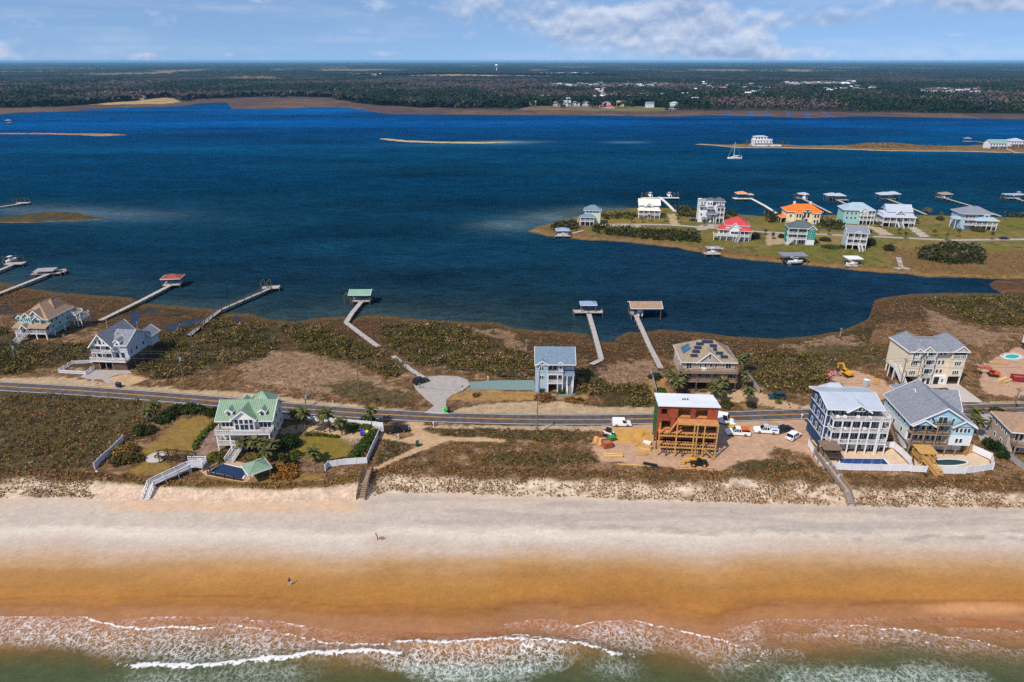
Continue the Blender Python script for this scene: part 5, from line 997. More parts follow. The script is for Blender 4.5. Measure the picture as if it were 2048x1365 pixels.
    # a few bare grey trunks stand out of the thicket
scrub()
def tufts():
    rg = np.random.default_rng(31); L = []
    xs = np.arange(-150, 150, .62); ys = np.arange(118, 142, .52); X, Y = np.meshgrid(xs, ys); X = X.ravel(); Y = Y.ravel()
    X = X + rg.normal(0, .10, X.shape) + (fbm(X * .1, Y * .3) - .5) * 1.2; Y = Y + rg.normal(0, .07, Y.shape) + (fbm(X * .08 + 5, Y * .1) - .5) * 1.6
    Z, u, v = place_z(X, Y); t = (v - C_LOW(u)) / (C_TOE(u) - C_LOW(u)); left = (u > 185 + 10 * np.sin(Y)) & (u < 748)
    ok = (t > .05) & (t < 1.0 + (fbm(X * .2, Y) - .5) * .16) & ~(left & (t > .35)); f1 = fbm(X * .16 + 3, Y * .4)
    ok &= rg.random(len(X)) < np.clip((f1 - .27) * 6, .08, .97)
    for a, b, c, d in FOOT: ok &= ~((X > a) & (X < b) & (Y > c) & (Y < d))
    X, Y, Z, t = X[ok], Y[ok], Z[ok], t[ok]; n = len(X); r = rg.random(n)
    col = np.where((r < .55)[:, None], lin(146, 104, 64), np.where((r < .8)[:, None], lin(112, 82, 46), lin(92, 80, 42)))
    V, f, cc = clump_cloud(np.c_[X, Y, Z + .26], np.full(n, .30) + .16 * r, np.full(n, .26), col, 6, .17, .35, 9, .2)
    o = link('dune_grass', np_mesh('dune_grass', V, f, cc), LEAF); tag(o, 'rows of planted brown dune grass', 'grass', None, 'stuff'); print('tufts', n)
tufts()
def isle_thicket():
    rg = np.random.default_rng(41); n = 26000; u = rg.uniform(1055, 2250, n); v = rg.uniform(410, 600, n); X, Y = ground(u, v, Z2); k = inside(u, v, ISLE2)
    A = [[(1185, 453), (1300, 462), (1395, 468), (1400, 486), (1300, 480), (1190, 468)], [(1838, 500), (1900, 490), (1965, 500), (1962, 528), (1900, 530), (1840, 520)], [(1100, 450), (1150, 440), (1160, 462), (1110, 466)], [(1370, 418), (1470, 426), (1470, 436), (1380, 432)], [(1530, 425), (1572, 430), (1570, 446), (1535, 446)], [(1350, 414), (1392, 420), (1392, 436), (1350, 432)], [(1640, 440), (1690, 446), (1690, 462), (1645, 460)], [(1905, 440), (1940, 455), (1915, 460)], [(2005, 424), (2048, 426), (2200, 430), (2200, 440), (2010, 436)], [(1200, 432), (1270, 428), (1270, 436), (1210, 440)]]
    B = [[(1060, 455), (1170, 466), (1400, 494), (1560, 515), (1850, 540), (2048, 550), (2250, 560), (2250, 580), (2048, 560), (1400, 505), (1060, 470)], [(1760, 490), (2048, 510), (2048, 545), (1780, 540)]]
    a = np.zeros(n, bool); b = np.zeros(n, bool); j = (fbm(X * .1, Y * .1) - .5) * 10
    for p in A: a |= inside(u + j, v + j * .4, p)
    for p in B: b |= inside(u + j, v + j * .4, p) & ~a
    for q in FOOT: k &= ~((X > q[0]) & (X < q[1]) & (Y > q[2]) & (Y < q[3]))
    k &= (a | (b & (rg.random(n) < .35))); X, Y, a = X[k], Y[k], a[k]; n = len(X); r = rg.random(n)
    h = np.where(a, 1.4 + 1.8 * r, .5 + .5 * r); pal = np.array([lin(*c) for c in [(42, 50, 22), (58, 60, 28), (84, 76, 56), (150, 112, 70), (128, 96, 58)]]); col = pal[np.where(a, np.searchsorted([.5, .92], r), 3 + (r > .5))]
    V, f, cc = clump_cloud(np.c_[X, Y, Z2 + h * .45], h * .8, h * .6, col, 13, h * .2, .35, 14, .4)
    o = link('island_thicket', np_mesh('island_thicket', V, f, cc), LEAF); tag(o, 'dark thickets and tan grass on the canal island', 'thicket', None, 'stuff')
def spit_scrub():
    rg = np.random.default_rng(43); n = 5000; u = rg.uniform(1480, 2060, n); v = rg.uniform(284, 304, n); X, Y = ground(u, v, .7)
    d = np.zeros(n, bool)
    for p in [[(1495, 287), (1560, 289), (1565, 294), (1490, 293)], [(1690, 292), (1760, 286), (1800, 288), (1900, 294), (1900, 298), (1700, 296)], [(1960, 288), (2060, 288), (2060, 299), (1970, 299)]]: d |= inside(u, v, p)
    X, Y = X[d], Y[d]; n = len(X); r = rg.random(n); k = r < .5; X, Y, r = X[k], Y[k], r[k]; n = len(X); h = .8 + 1.6 * r
    V, f, cc = clump_cloud(np.c_[X, Y, .6 + h * .4], h * .8, h * .6, np.where((r < .2)[:, None], lin(60, 60, 34), lin(120, 92, 58)), 7, h * .35, .25, 15); o = link('spit_scrub', np_mesh('spit_scrub', V, f, cc), LEAF); tag(o, 'low brown scrub along the far spit', 'scrub', None, 'stuff')

BARK = mat('bark', (104, 88, 72), .95, .3, 4); PALM = vmat('palm_leaf', .7, ((1.5, .2),), 0, spec=.25)
def palm_crown(seed, dead=True):
    rg = random.Random(seed); V = []; Fq = []; C = []
    def frond(az, el, L, w, col):
        p = Vector((0, 0, 0)); d = Vector((math.cos(az) * math.cos(el), math.sin(az) * math.cos(el), math.sin(el))); side = Vector((-math.sin(az), math.cos(az), 0)); n = 4; prev = None
        for i in range(n + 1):
            t = i / n; ww = w * math.sin(math.pi * (.12 + .83 * t)); dr = Vector((0, 0, -.28 * ww)); k = len(V); V.extend([p - side * ww + dr, p, p + side * ww + dr]); cc = col * (.8 + .4 * rg.random()); C.extend([cc, cc, cc])
            if prev is not None: Fq.append((prev, prev + 1, k + 1, k)); Fq.append((prev + 1, prev + 2, k + 2, k + 1))
            prev = k; p = p + d * (L / n); d = (d + Vector((0, 0, -.34))).normalized()
    for i in range(26): frond(i * 2.4 + rg.random() * .4, -.3 + 1.45 * ((i * 37 % 26) / 26), 1.25 + .4 * rg.random(), .30, lin(*rg.choice([(72, 74, 34), (92, 88, 42), (58, 62, 28), (112, 102, 54)])))
    if dead:
        for i in range(9): frond(i * .7, -.75 - .3 * rg.random(), 1.0, .22, lin(128, 102, 66))
    return np_mesh('crown', [tuple(v) for v in V], Fq, np.array(C))
PCR = [palm_crown(i) for i in range(4)]
def palm_trunk(h, k):
    b = MB(); p = Vector((0, 0, -.15)); q = None; n = 5; lean = (.06 if k else -.05)
    for i in range(n): a = Vector((lean * (i / n) ** 2 * h, 0, h * i / n - (.15 if i == 0 else 0))); c = Vector((lean * ((i + 1) / n) ** 2 * h, 0, h * (i + 1) / n)); b.cyl(a, c, .19 - .05 * i / n, .19 - .05 * (i + 1) / n - .01, 7)
    return b.mesh('trunk', BARK), lean * h
def palm(px, py, h, label, size=1.0, group=None, z=None):
    k = int(px) % 2; me, off = shared(('pt', round(h, 1), k), lambda: palm_trunk(h, k)); t = thing('palm_tree', label, 'palm', P(px, py, z), (px * 1.7) % 6, group)
    inst('trunk', me, t); c = inst('crown', PCR[int(px + py) % 4], t, (off, 0, h), px % 5, (size, size, size))
    if not c.data.materials: c.data.materials.append(PALM)
    return t
NEAR_PALMS = [(593, 858, 3.8, 'palm hugging the corner of green roofed house by the drive'), (612, 867, 5.2, 'tallest palm beside green roofed house, trunk bare'), (649, 864, 4.4, 'palm in middle of the drive row, crown touching its neighbour'), (660, 865, 4.6, 'palm just right of two crowded palms along the drive'), (684, 871, 3.2, 'short slim palm at the end of the drive row'), (744, 852, 4.0, 'palm behind white gate beside the road'),
    (629, 923, 2.2, 'small lone palm on the mulch bed below oval lawn'), (487, 906, 2.6, 'low palm right beside the front stairs of green roofed house'), (510, 906, 2.8, 'low palm under the front deck, second from the stairs'), (530, 906, 2.5, 'low palm under the front deck, third from the stairs'), (546, 911, 2.7, 'low palm off the front right corner of green roofed house'), (537, 922, 2.2, 'palm between pool pavilion and green roofed house'), (312, 832, 3.0, 'yellow green palm at top of the left lawn edge'), (298, 845, 2.6, 'second yellow green palm beside dark shrubs left of the lawn'),
    (1347, 784, 4.0, 'palm at left front corner of solar panel house'), (1356, 792, 3.4, 'palm in front of the left deck post of solar panel house'), (1366, 780, 4.2, 'palm against the left deck of solar panel house'), (1425, 796, 3.2, 'palm left in the clump before solar panel house'), (1437, 806, 3.4, 'nearest palm in the clump before solar panel house'), (1444, 790, 3.6, 'palm right in the clump before solar panel house'), (1494, 806, 3.2, 'lone palm beside the tan drive of solar panel house'), (1485, 776, 3.6, 'palm at right front corner of solar panel house'), (1478, 752, 4.5, 'palm at the rear right of solar panel house'), (1488, 742, 4.0, 'rearmost palm behind solar panel house'), (1340, 770, 3.0, 'palm at the rear left near the dark fence'),
    (1953, 874, 3.6, 'small palm on the edge of grey drive by sky blue house'), (1946, 842, 2.4, 'stunted palm at the rear corner of sky blue house'), (1985, 868, 2.8, 'palm between grey drive and low tan house')]
for x, y, h, l in NEAR_PALMS: palm(x, y, h * 1.15, l, 1.5)
ISLE_PALMS = [(1263, 446), (1284, 446), (1298, 444), (1328, 444), (1356, 446), (1362, 432), (1657, 471), (1758, 455), (1695, 445), (1562, 428), (1635, 458), (1797, 469), (1810, 478), (1867, 473), (1892, 482), (1916, 475), (1982, 480), (1902, 447), (1882, 438), (1781, 453), (1833, 448), (1738, 474), (1545, 478), (1530, 470), (1408, 452)]
IL = ['left of cream roofed house', 'in front of the cream roofed house porch', 'at the porch corner of cream roofed house', 'right of cream roofed house', 'beside the sandy drive of cream roofed house', 'behind the drive near the white villa', 'on the lane left of grey narrow house', 'between pale teal and lavender houses', 'at the front corner of pale teal house', 'behind the orange roofed house', 'in front of orange roofed house', 'on the lawn before lavender house', 'on the lane verge before lavender house', 'on the open verge, leftmost of three', 'on the open verge, middle of three', 'on the open verge, rightmost of three', 'beside dark car on the lane', 'in rear cluster left of pale blue hipped house, right one', 'in rear cluster left of pale blue hipped house, left one', 'at left corner of lavender house', 'at right corner of lavender house', 'right of the narrow grey house', 'on sandy forecourt right of red roofed house, nearer one', 'on sandy forecourt right of red roofed house, farther one', 'in front of white villa']
for (x, y), l in zip(ISLE_PALMS, IL): palm(x, y, 2.6 + (x % 3) * .4, 'palm ' + l, 1.15)

def bush(px, py, w, h, rgb, label, name='bush', d=None, cat='shrub', n=None, rz=0, z=None, dens=1.0):
    p = P(px, py, z); rg = np.random.default_rng(int(px * 13 + py)); d = d or w; k = n or max(6, int(w * d * 1.6 * dens)); k = min(k, 70)
    a = rg.uniform(-1, 1, (k * 3, 2)); a = a[(a ** 2).sum(1) < 1][:k]; hh = h * np.sqrt(1 - .75 * (a ** 2).sum(1)); C = np.c_[a[:, 0] * w * .42, a[:, 1] * d * .42, hh * .5]
    c, s = math.cos(rz), math.sin(rz); C[:, 0], C[:, 1] = C[:, 0] * c - C[:, 1] * s, C[:, 0] * s + C[:, 1] * c
    col = np.tile(lin(*rgb), (len(C), 1)) * rg.uniform(.75, 1.3, (len(C), 1)); V, f, cc = clump_cloud(C, np.full(len(C), min(w, d) * .2 + .25), hh * .5, col, 44, .24, .28, int(px), .4)
    V[:, 2] = np.maximum(V[:, 2], -.1); o = link(name, np_mesh(name, V, f, cc), LEAF); o.location = p; return tag(o, label, cat)
DG = (50, 62, 26); YG = (92, 88, 34); GO = (122, 92, 42)
for a in [(578, 893, 4.6, 3.6, (38, 52, 24), 'large rounded dark green bush against the right side of green roofed house'), (434, 918, 4.2, 1.6, (96, 92, 36), 'rounded bright green bush beside the front stairs'), (281, 868, 3.6, 2.6, (48, 58, 26), 'round dark bush on the lower left lawn edge'), (330, 842, 4.0, 2.6, DG, 'dark shrub mass at top left of the lawn'), (352, 826, 5.0, 2.4, (54, 58, 26), 'wide dark shrub by road at top of the lawn'), (375, 822, 4.4, 2.2, (60, 64, 30), 'dark shrub left of green roofed house near road'), (397, 826, 3.4, 2.4, (56, 66, 28), 'rounded green shrub by white fence end left of house'), (424, 830, 3.6, 2.2, (46, 56, 24), 'dark shrub touching left rear corner of green roofed house'), (300, 865, 3.4, 2.0, (64, 62, 30), 'olive shrub on the left lawn border'),
          (250, 905, 5.0, 2.0, (122, 96, 46), 'golden brown shrub beside left white fence'), (265, 922, 4.4, 2.0, (84, 74, 36), 'olive shrub between left fence and lower lawn'), (238, 925, 3.6, 1.6, (74, 66, 34), 'brown green shrub at the lower end of left fence'), (570, 948, 6.4, 1.5, (128, 88, 40), 'golden brown domed shrub beside the pool pavilion'), (566, 925, 2.6, 2.6, (66, 66, 32), 'dark spreading pine bush above golden shrub'), (585, 932, 2.8, 1.4, (56, 54, 26), 'low dark bush right of the spreading pine bush'), (505, 917, 3.0, .9, (110, 96, 40), 'low yellow green bush right of the front stairs'), (590, 912, 3.4, 1.0, (70, 76, 32), 'low spreading green bush below oval lawn'),
          (608, 836, 2.8, 2.4, (40, 52, 24), 'round dark tree by the road fence right of house'), (735, 842, 3.2, 1.6, (56, 64, 28), 'trimmed green bush behind white gate'), (706, 853, 3.0, .9, (72, 80, 34), 'low bush inside the road fence, left of gate'), (730, 857, 3.0, .9, (78, 82, 36), 'low bush inside the road fence, next to gate'), (772, 858, 1.4, .9, (86, 96, 36), 'small round bush beside black pickup'),
          (954, 792, 2.2, .9, (112, 78, 46), 'brown bush on dry lawn by gravel drive'), (1085, 783, 1.8, 1.3, (58, 62, 28), 'dark bush at left front of pale blue house'), (1126, 786, 2.0, 1.3, (60, 66, 28), 'dark bush at the carport posts of pale blue house'), (1090, 797, 5.0, .7, (110, 74, 44), 'low brown shrub strip before pale blue house'), (1142, 801, 3.2, .7, (116, 80, 46), 'low brown shrub right of the shrub strip'), (1160, 800, 1.2, .6, (70, 70, 34), 'little green bush right of pale blue house'),
          (1975, 893, 2.6, 2.8, (44, 58, 28), 'left conical evergreen bush beside tan house'), (1990, 902, 2.8, 3.0, (40, 54, 26), 'middle conical evergreen bush beside tan house'), (2004, 914, 2.8, 2.6, (42, 54, 26), 'right conical evergreen bush beside tan house'), (1992, 826, 3.2, 1.6, (66, 62, 30), 'brown green bush by road at grey drive'), (1505, 812, 2.6, 1.0, (52, 44, 28), 'low dark bush right of lone palm on tan drive'), (1558, 806, 1.6, .9, (86, 94, 36), 'small light green bush below dark green car'), (1320, 783, 3.4, .7, (58, 80, 32), 'green ground shrub inside the dark fence'), (1310, 757, 3.6, 1.8, (46, 56, 26), 'dark bush at the foot of brown roofed dock'),
          (1452, 812, 3.4, 1.4, (62, 60, 28), 'low dark bush under the palm clump'), (1777, 501, 5.0, 3.6, (54, 58, 32), 'round dark tree alone on canal island grass'), (1660, 496, 7.5, 1.4, (62, 78, 30), 'clipped oval hedge on canal island by narrow grey house'), (1650, 482, 5.0, 2.2, (58, 60, 30), 'bush above the oval hedge'), (1685, 496, 3.6, 1.6, (60, 72, 30), 'bush at left of narrow grey house'), (1738, 490, 6.0, 4.0, (42, 50, 26), 'dark tree right of narrow grey house'), (1512, 478, 4.6, 4.2, (46, 52, 26), 'tree at right wall of red roofed house'), (1562, 476, 3.2, 2.8, (60, 58, 30), 'bush at left of the teal green house'), (1620, 487, 3.0, 1.5, (50, 60, 28), 'bush at right corner of teal green house'), (1928, 452, 9.0, 3.0, (44, 54, 28), 'broad dark shrub before pale blue hipped house'), (1955, 462, 7.0, 2.4, (70, 70, 40), 'grey green shrub under pale blue hipped house porch'), (1255, 437, 5, 2.4, (96, 98, 40), 'yellow green shrub left of cream roofed house'), (1855, 425, 5, 3.4, (112, 98, 76), 'grey bare tree behind lavender house'), (1880, 440, 4.2, 2.6, (74, 66, 40), 'brown shrub on rear shore right of lavender house')]: bush(*a)
def hedge(pts, w, h, rgb, label, name='hedge'):
    C = []; rg = np.random.default_rng(int(pts[0][0])); q = [P(*p) for p in pts]
    for a, b in zip(q[:-1], q[1:]):
        n = max(2, int((b - a).length / (w * .38)))
        for i in range(n): c = a.lerp(b, i / n); C.append((c.x + rg.normal(0, w * .1), c.y + rg.normal(0, w * .1), c.z + h * .45))
    C = np.array(C); o0 = C[0].copy(); C -= o0; col = np.tile(lin(*rgb), (len(C), 1)) * rg.uniform(.8, 1.2, (len(C), 1)); V, f, cc = clump_cloud(C, np.full(len(C), w * .5), np.full(len(C), h * .55), col, int(34 * max(1, (w / 1.3) ** 2)), .24, .25, 3, .4)
    o = link(name, np_mesh(name, V, f, cc), LEAF); o.location = o0; tag(o, label, 'hedge')
hedge([(428, 852), (410, 865), (396, 885), (388, 902)], 1.5, 1.0, (84, 96, 36), 'curving low green hedge between left lawn and house'); hedge([(748, 868), (735, 885), (718, 905), (702, 922)], 3.4, 1.6, (60, 74, 30), 'broad green hedge along the right white fence'); hedge([(655, 925), (690, 922), (735, 918)], 1.6, .8, (66, 66, 32), 'low dark hedge above the lower white fence'); hedge([(612, 871), (650, 872), (680, 876)], 1.0, .6, (74, 84, 34), 'thin hedge along the drive above oval lawn')
# bare trees
def bare_tree(px, py, h, label, rgb=(150, 136, 122)):
    t = thing('bare_tree', label, 'tree', P(px, py)); rg = random.Random(int(px)); b = MB(); m = mat('bare_wood', rgb, .9, .2, 2)
    def br(p, d, L, r, lv):
        q = p + d * L; b.cyl(p, q, r, r * .6, 5)
        if lv:
            for _ in range(3): br(q, (d + Vector((rg.uniform(-.8, .8), rg.uniform(-.8, .8), rg.uniform(-.1, .5)))).normalized(), L * .65, r * .55, lv - 1)
    MB().cyl((0, 0, -.2), (0, 0, h * .35), .13, .1, 6).build('trunk', m, t); br(Vector((0, 0, h * .33)), Vector((.1, 0, 1)), h * .25, .09, 3); b.build('branches', m, t)
bare_tree(1052, 700, 4.0, 'pale leafless tree behind scrub left of pale blue house', (190, 172, 158)); bare_tree(128, 690, 4.2, 'leafless grey tree beside the teal house'); bare_tree(176, 678, 4.0, 'leafless grey tree between teal and grey blue houses'); bare_tree(215, 655, 3.6, 'bleached leafless tree near the red roofed dock'); bare_tree(276, 660, 3.4, 'bleached leafless tree behind grey blue house'); bare_tree(1680, 672, 3.2, 'bleached leafless tree on the sound shore'); bare_tree(2015, 775, 3.0, 'bleached brush pile on the right dirt lot', (196, 184, 172)); bare_tree(340, 722, 2.6, 'fallen bleached branch in scrub right of grey blue house')
# ================================================================ HOUSES ON THE CANAL ISLAND AND FAR SHORES
def isle_houses():
    lane = [P(x, y, Z2) for x, y in [(1205, 452), (1279, 449), (1340, 450), (1429, 457), (1516, 464), (1600, 468), (1686, 471), (1760, 474), (1838, 478), (1900, 481), (1962, 480), (2048, 479), (2300, 482), (2700, 490)]]
    tag(strip('lane', lane, Z2 + .03, 3.6, 0, GREYDR), 'pale concrete lane along the canal island', None, None, 'structure')
    h = Hs('island_house', 'pale green tower house with blue grey hipped roof at the island tip', 1163, 452, -6); W = 10.5
    h.box('wall', 1.5, W, 3, 10, 0, 8.2, M_MINT); h.hip(1.5, W, 3, 10, 8.2, 2.6, RF_BLUE, .6); h.hip(-1, 7.2, -.3, 4, 4.9, 1.6, RF_BLUE, .3, name='porch_roof'); h.deck(-.8, 7, 0, 3.2, 2.6); h.posts([(-.6, .1), (2, .1), (4.6, .1), (6.8, .1)], 0, 4.8, .25, WHITE); h.box('porch_wall', -.4, 6.6, 2.0, 3.1, 0, 4.7, mat('screen', (74, 96, 92), .8, .15, .6)); h.wins([3.2, 5, 6.8, 8.6], 3, 6.9, 1.2, 1.0); h.rail([(-.7, .05), (6.9, .05)], 2.6)
    h.stairs(-1.4, 4, 2.6, -1.8, 0, .1, 1.2)
    h = Hs('island_house', 'white house with cream metal roof and arched front dormer', 1276, 437, -6); W = 12.8
    h.box('wall', .6, W - .4, 2.5, 11, 0, 6.2, M_WALLW); h.box('upper_wall', 1.0, W - .8, 4, 11, 6, 8.0, M_WALLW); h.gable(.4, W - .2, 3.2, 12, 7.4, 2.8, 'x', RF_CREAM, .4, .18, M_WALLW); h.hip(0, W, -.2, 5.0, 4.8, 1.5, RF_CREAM, .3, ins=2.0, name='porch_roof'); h.gable(3.4, 9.0, 1.6, 7, 6.3, 2.4, 'y', RF_CREAM, .3, .15, M_WALLW, name='front_gable'); h.posts([(.2, .1), (3.2, .1), (6.4, .1), (9.6, .1), (W - .2, .1)], 0, 4.7, .25, WHITE); h.deck(0, W, 0, 2.5, 2.2); h.rail([(0, .05), (W, .05)], 2.2); h.wins([2, 4.6, 7.8, 10.6], 2.5, 2.6, 1.3, 1.7, 0, 2); h.win(6.2, 1.6, 6.3, 2.0, 1.0, 0, 3); h.stairs(6.4, 0, 2.2, 6.4, -3, .1, 1.6)
    h = Hs('island_house', 'white three storey villa with charcoal roofs and stepped terraces', 1396, 446, -8); W = 14.2
    h.box('wall', 0, 7.5, 2, 11, 0, 12.2, M_WALLW); h.box('wall', 7.5, W, 3.2, 11, 0, 9.6, M_WALLW); h.hip(.2, 4.0, 2.2, 6, 12.2, 1.3, RF_DK, .4); h.hip(4.0, 10, 3, 10, 12.1, 1.5, RF_DK, .4); h.box('parapet', 9.5, W, 3.2, 11, 9.6, 12.0, M_WALLW); h.hip(9.5, W, 3.2, 11, 12.0, 1.6, RF_DK, .5)
    h.hip(.2, 3.4, .8, 2.6, 9.4, .8, RF_DK, .3, name='awning_roof'); h.hip(4.4, 8.0, .8, 3.2, 8.2, 1.0, RF_DK, .3, name='awning_roof'); h.hip(4.2, 10.0, -.4, 3.2, 5.4, 1.2, RF_DK, .3, name='awning_roof'); h.hip(10, W, 1.0, 4, 8.9, 1.2, RF_DK, .3, name='awning_roof'); h.hip(2, 4.6, -.4, 2, 2.6, .7, RF_DK, .3, name='awning_roof')
    h.deck(10, W, .6, 3.2, 3.0); h.deck(10, W, .6, 3.2, 6.0); h.rail([(10, .65), (W, .65)], 6.0); h.rail([(10, .65), (W, .65)], 3.0); h.posts([(10.1, .75), (12, .75), (W - .1, .75)], 0, 8.8, .28, WHITE); h.wins([1.4, 3.0], 2, 10.4, .7, 1.3); h.wins([5.2, 6.6], 2, 10.2, .8, 1.3); h.wins([1.6], 2, 7.0, .8, 1.4); h.wins([1.6], 2, 3.8, .8, 1.4); h.wins([5.6, 8.6, 10.4, 12.6], 3.2 if False else 2, 6.2, .9, 1.2); h.wins([11, 12.8], 3.2, 3.3, 1.4, 1.9); h.wins([11, 12.8], 3.2, 6.3, 1.4, 1.9); h.wins([6, 8.2], 2.0, .6, 1.3, 1.8); h.wins([11, 12.9], 3.2, .3, 1.4, 1.9); h.stairs(9.2, 1.8, 3.0, 9.0, -2.4, .1, 1.4); h.rail([(0, 2.0), (3.6, 2.0)], 12.2); h.wins([10.4, 11.8, 13.2], 3.2, 10.3, .7, 1.1)
    h = Hs('island_house', 'white house with bright red hipped roof and long raised white deck', 1428, 481, -12); W = 18.0
    h.box('wall', 5.5, W - .5, 4, 15, 0, 7.4, M_WALLW); h.hip(5.5, W - 1, 4, 15, 7.5, 3.6, RF_RED, .6); h.gable(7.6, 12.4, 2.4, 8, 6.6, 2.6, 'y', RF_RED, .4, .16, M_WALLW, name='front_gable'); h.box('bay_wall', 7.6, 12.4, 2.6, 4.1, 0, 6.6, M_WALLW); h.hip(2.0, 8, 3.6, 10, 5.2, 2.2, RF_RED, .5, name='wing_roof'); h.box('wing_wall', 2.2, 7.8, 4, 10, 0, 5.1, M_WALLW); h.hip(12.6, W + .6, 2.0, 5.5, 5.2, 1.6, RF_RED, .4, name='porch_roof'); h.posts([(12.9, 2.2), (15, 2.2), (W + .3, 2.2)], 0, 5.2, .24, WHITE)
    h.deck(-.5, W - .5, 0, 4, 2.7); h.rail([(-.45, 4), (-.45, .05), (11.4, .05)], 2.7); h.rail([(13.4, .05), (W - .55, .05), (W - .55, 2.5)], 2.7); h.posts([(x, .15) for x in (-.3, 3, 6.2, 9.4, 12.4, 15, W - .7)], 0, 2.7, .24, WHITE); h.stairs(12.4, 0, 2.7, 10.8, -3.6, .1, 1.7); h.win(10, 2.6, 7.0, .9, 1.1); h.wins([9, 11], 2.6, 3.0, 1.5, 1.9, 0, 2); h.wins([3.6, 5.6, 14.2, 16], 4.0, 3.0, 1.4, 1.9, 0, 2); h.box('ground_wall', 2, W - 1.5, 2.5, 4.0, 0, 2.4, M_GREYB); h.deck(8.2, 11.8, 1.4, 2.6, 4.9); h.rail([(8.2, 1.45), (11.8, 1.45)], 4.9)
    CR = mat('cream_stucco', (228, 206, 170), .85, .06, .6)
    h = Hs('island_house', 'cream villa with bright orange tiled roof and two chimneys', 1574, 448, -5); W = 19.0
    h.box('wall', 0, W, 2.5, 13, 0, 6.8, CR); h.hip(0, W, 2.5, 13, 6.8, 3.4, RF_ORANGE, .7); h.box('bay_wall', 4.2, 7.8, .4, 2.6, 0, 6.2, CR); h.hip(4.2, 7.8, .4, 4.5, 6.2, 1.6, RF_ORANGE, .4, name='bay_roof'); h.box('bay_wall', W - 5, W - 1, .4, 2.6, 0, 6.2, CR); h.hip(W - 5, W - 1, .4, 4.5, 6.2, 1.6, RF_ORANGE, .4, name='bay_roof'); h.box('chimney', 4.4, 5.6, 8, 9, 8, 11.4, CR); h.box('chimney', 13.4, 14.6, 8, 9, 8, 11.4, CR); h.hip(-3, 0, 3, 8, 3.2, 1.2, RF_ORANGE, .4, name='porch_roof'); h.posts([(-2.8, 3.2), (-2.8, 7.8)], 0, 3.1, .3, CR); h.wins([5.2, 6.8, W - 3.8, W - 2.2], .4, 3.6, 1.0, 1.8); h.wins([10, 12], 2.5, 3.2, 1.2, 2.6); h.wins([5.2, 6.8, W - 3.8, W - 2.2], .4, .6, 1.0, 1.8); h.win(11, 2.5, .2, 1.8, 2.4, 0, 2); h.wins([2.2], 2.5, 3.4, 1.0, 1.6); h.box('bay_wall', 9.4, 12.6, 1.7, 2.6, 6.6, 8.0, CR); h.win(11, 1.7, 6.7, 1.2, 1.1); h.hip(9.4, 12.6, 1.6, 5, 8.0, 1.1, RF_ORANGE, .3, name='bay_roof')
    h = Hs('island_house', 'teal green house with white balconies and dark roof on the canal bank', 1573, 489, -10); W = 13.2
    h.box('wall', .4, W - .2, 2.2, 10, 0, 8.4, M_GREEN); h.hip(.2, W, .4, 10, 8.4, 3.0, RF_PINE, .5); h.box('bay_wall', 9.3, W, .2, 2.3, 2.8, 8.2, M_GREEN); h.box('ground_wall', 9.3, W, .3, 2.3, 0, 2.8, M_WALLW); h.gable(9.2, W + .1, .0, 4, 8.1, 1.8, 'y', RF_PINE, .35, .14, M_GREEN, name='front_gable')
    for z in (2.8, 5.5): h.deck(0, 9.3, 0, 2.2, z); h.rail([(0, 2.2), (0, .05), (9.2, .05)], z)
    h.posts([(.1, .1), (4.6, .1), (9.0, .1)], 0, 8.3, .24, WHITE); h.box('ground_wall', .6, 9.0, 1.9, 2.25, 0, 2.6, M_WALLW); h.wins([1.8, 4, 6.4, 8.2], 2.2, 5.7, 1.3, 1.9, 0, 2); h.wins([1.8, 4.4, 7.4], 2.2, 3.0, 1.4, 1.9, 0, 2); h.wins([10.7, 11.7], .2, 6.0, .7, 1.7); h.wins([10.7, 11.7], .2, 3.4, .7, 1.3); h.stairs(2.8, -.1, 2.8, -.4, -1.8, .1, 1.3); h.wins([6.6, 8], 1.9, .2, 1.1, 2.0)
    h = Hs('island_house', 'wide pale teal house with light blue metal roof and white porches', 1686, 449, -8); W = 16.4
    h.box('wall', 0, W - 3.2, 2, 13, 0, 8.0, M_TEAL); h.box('wall', W - 3.2, W, 3.6, 13, 0, 8.0, M_GREYB); h.hip(0, W, 2, 13, 8.0, 3.4, RF_LTBLUE, .7); h.gable(8.4, 12.6, .2, 6, 7.4, 2.2, 'y', RF_LTBLUE, .35, .15, WHITE, name='front_gable'); h.box('bay_wall', 8.6, 12.4, .4, 2.1, 4.6, 7.4, WHITE); h.wins([9.6, 10.5, 11.4], .4, 5.4, .6, 1.6)
    for z in (2.6, 5.2): h.deck(8.4, W, .2, 3.6, z); h.rail([(8.4, .25), (W, .25), (W, 3.5)], z)
    h.posts([(8.6, .35), (10.6, .35), (12.6, .35), (14.5, .35), (W - .1, .35)], 0, 7.6, .24, WHITE); h.wins([2, 4.4, 6.6], 2, 5.4, .9, 1.3); h.wins([2, 4.4, 6.6], 2, 2.8, .9, 1.3); h.wins([9.6, 11.6], 2, 2.8, 1.3, 1.9); h.wins([14, 15.4], 3.6, 5.4, 1.0, 1.9); h.wins([14, 15.4], 3.6, 2.8, 1.0, 1.9); h.box('garage_door', 9.2, 12.2, 1.9, 2.0, .05, 2.2, DARK); h.box('garage_door', 13, 15.8, 3.5, 3.6, .05, 2.2, DARK)
    h = Hs('island_house', 'narrow pale grey house with stacked porches and front stairs on canal bank', 1690, 499, -14); W = 9.4
    h.box('wall', .2, W - .2, 2.4, 11, 0, 8.4, M_GREYB); h.gable(0, W, .4, 11.4, 8.4, 2.6, 'x', RF_GREY, .5, .18, M_GREYB); h.gable(3.4, 6.2, -.1, 4, 8.5, 1.0, 'y', RF_GREY, .2, .12, WHITE, name='front_gable')
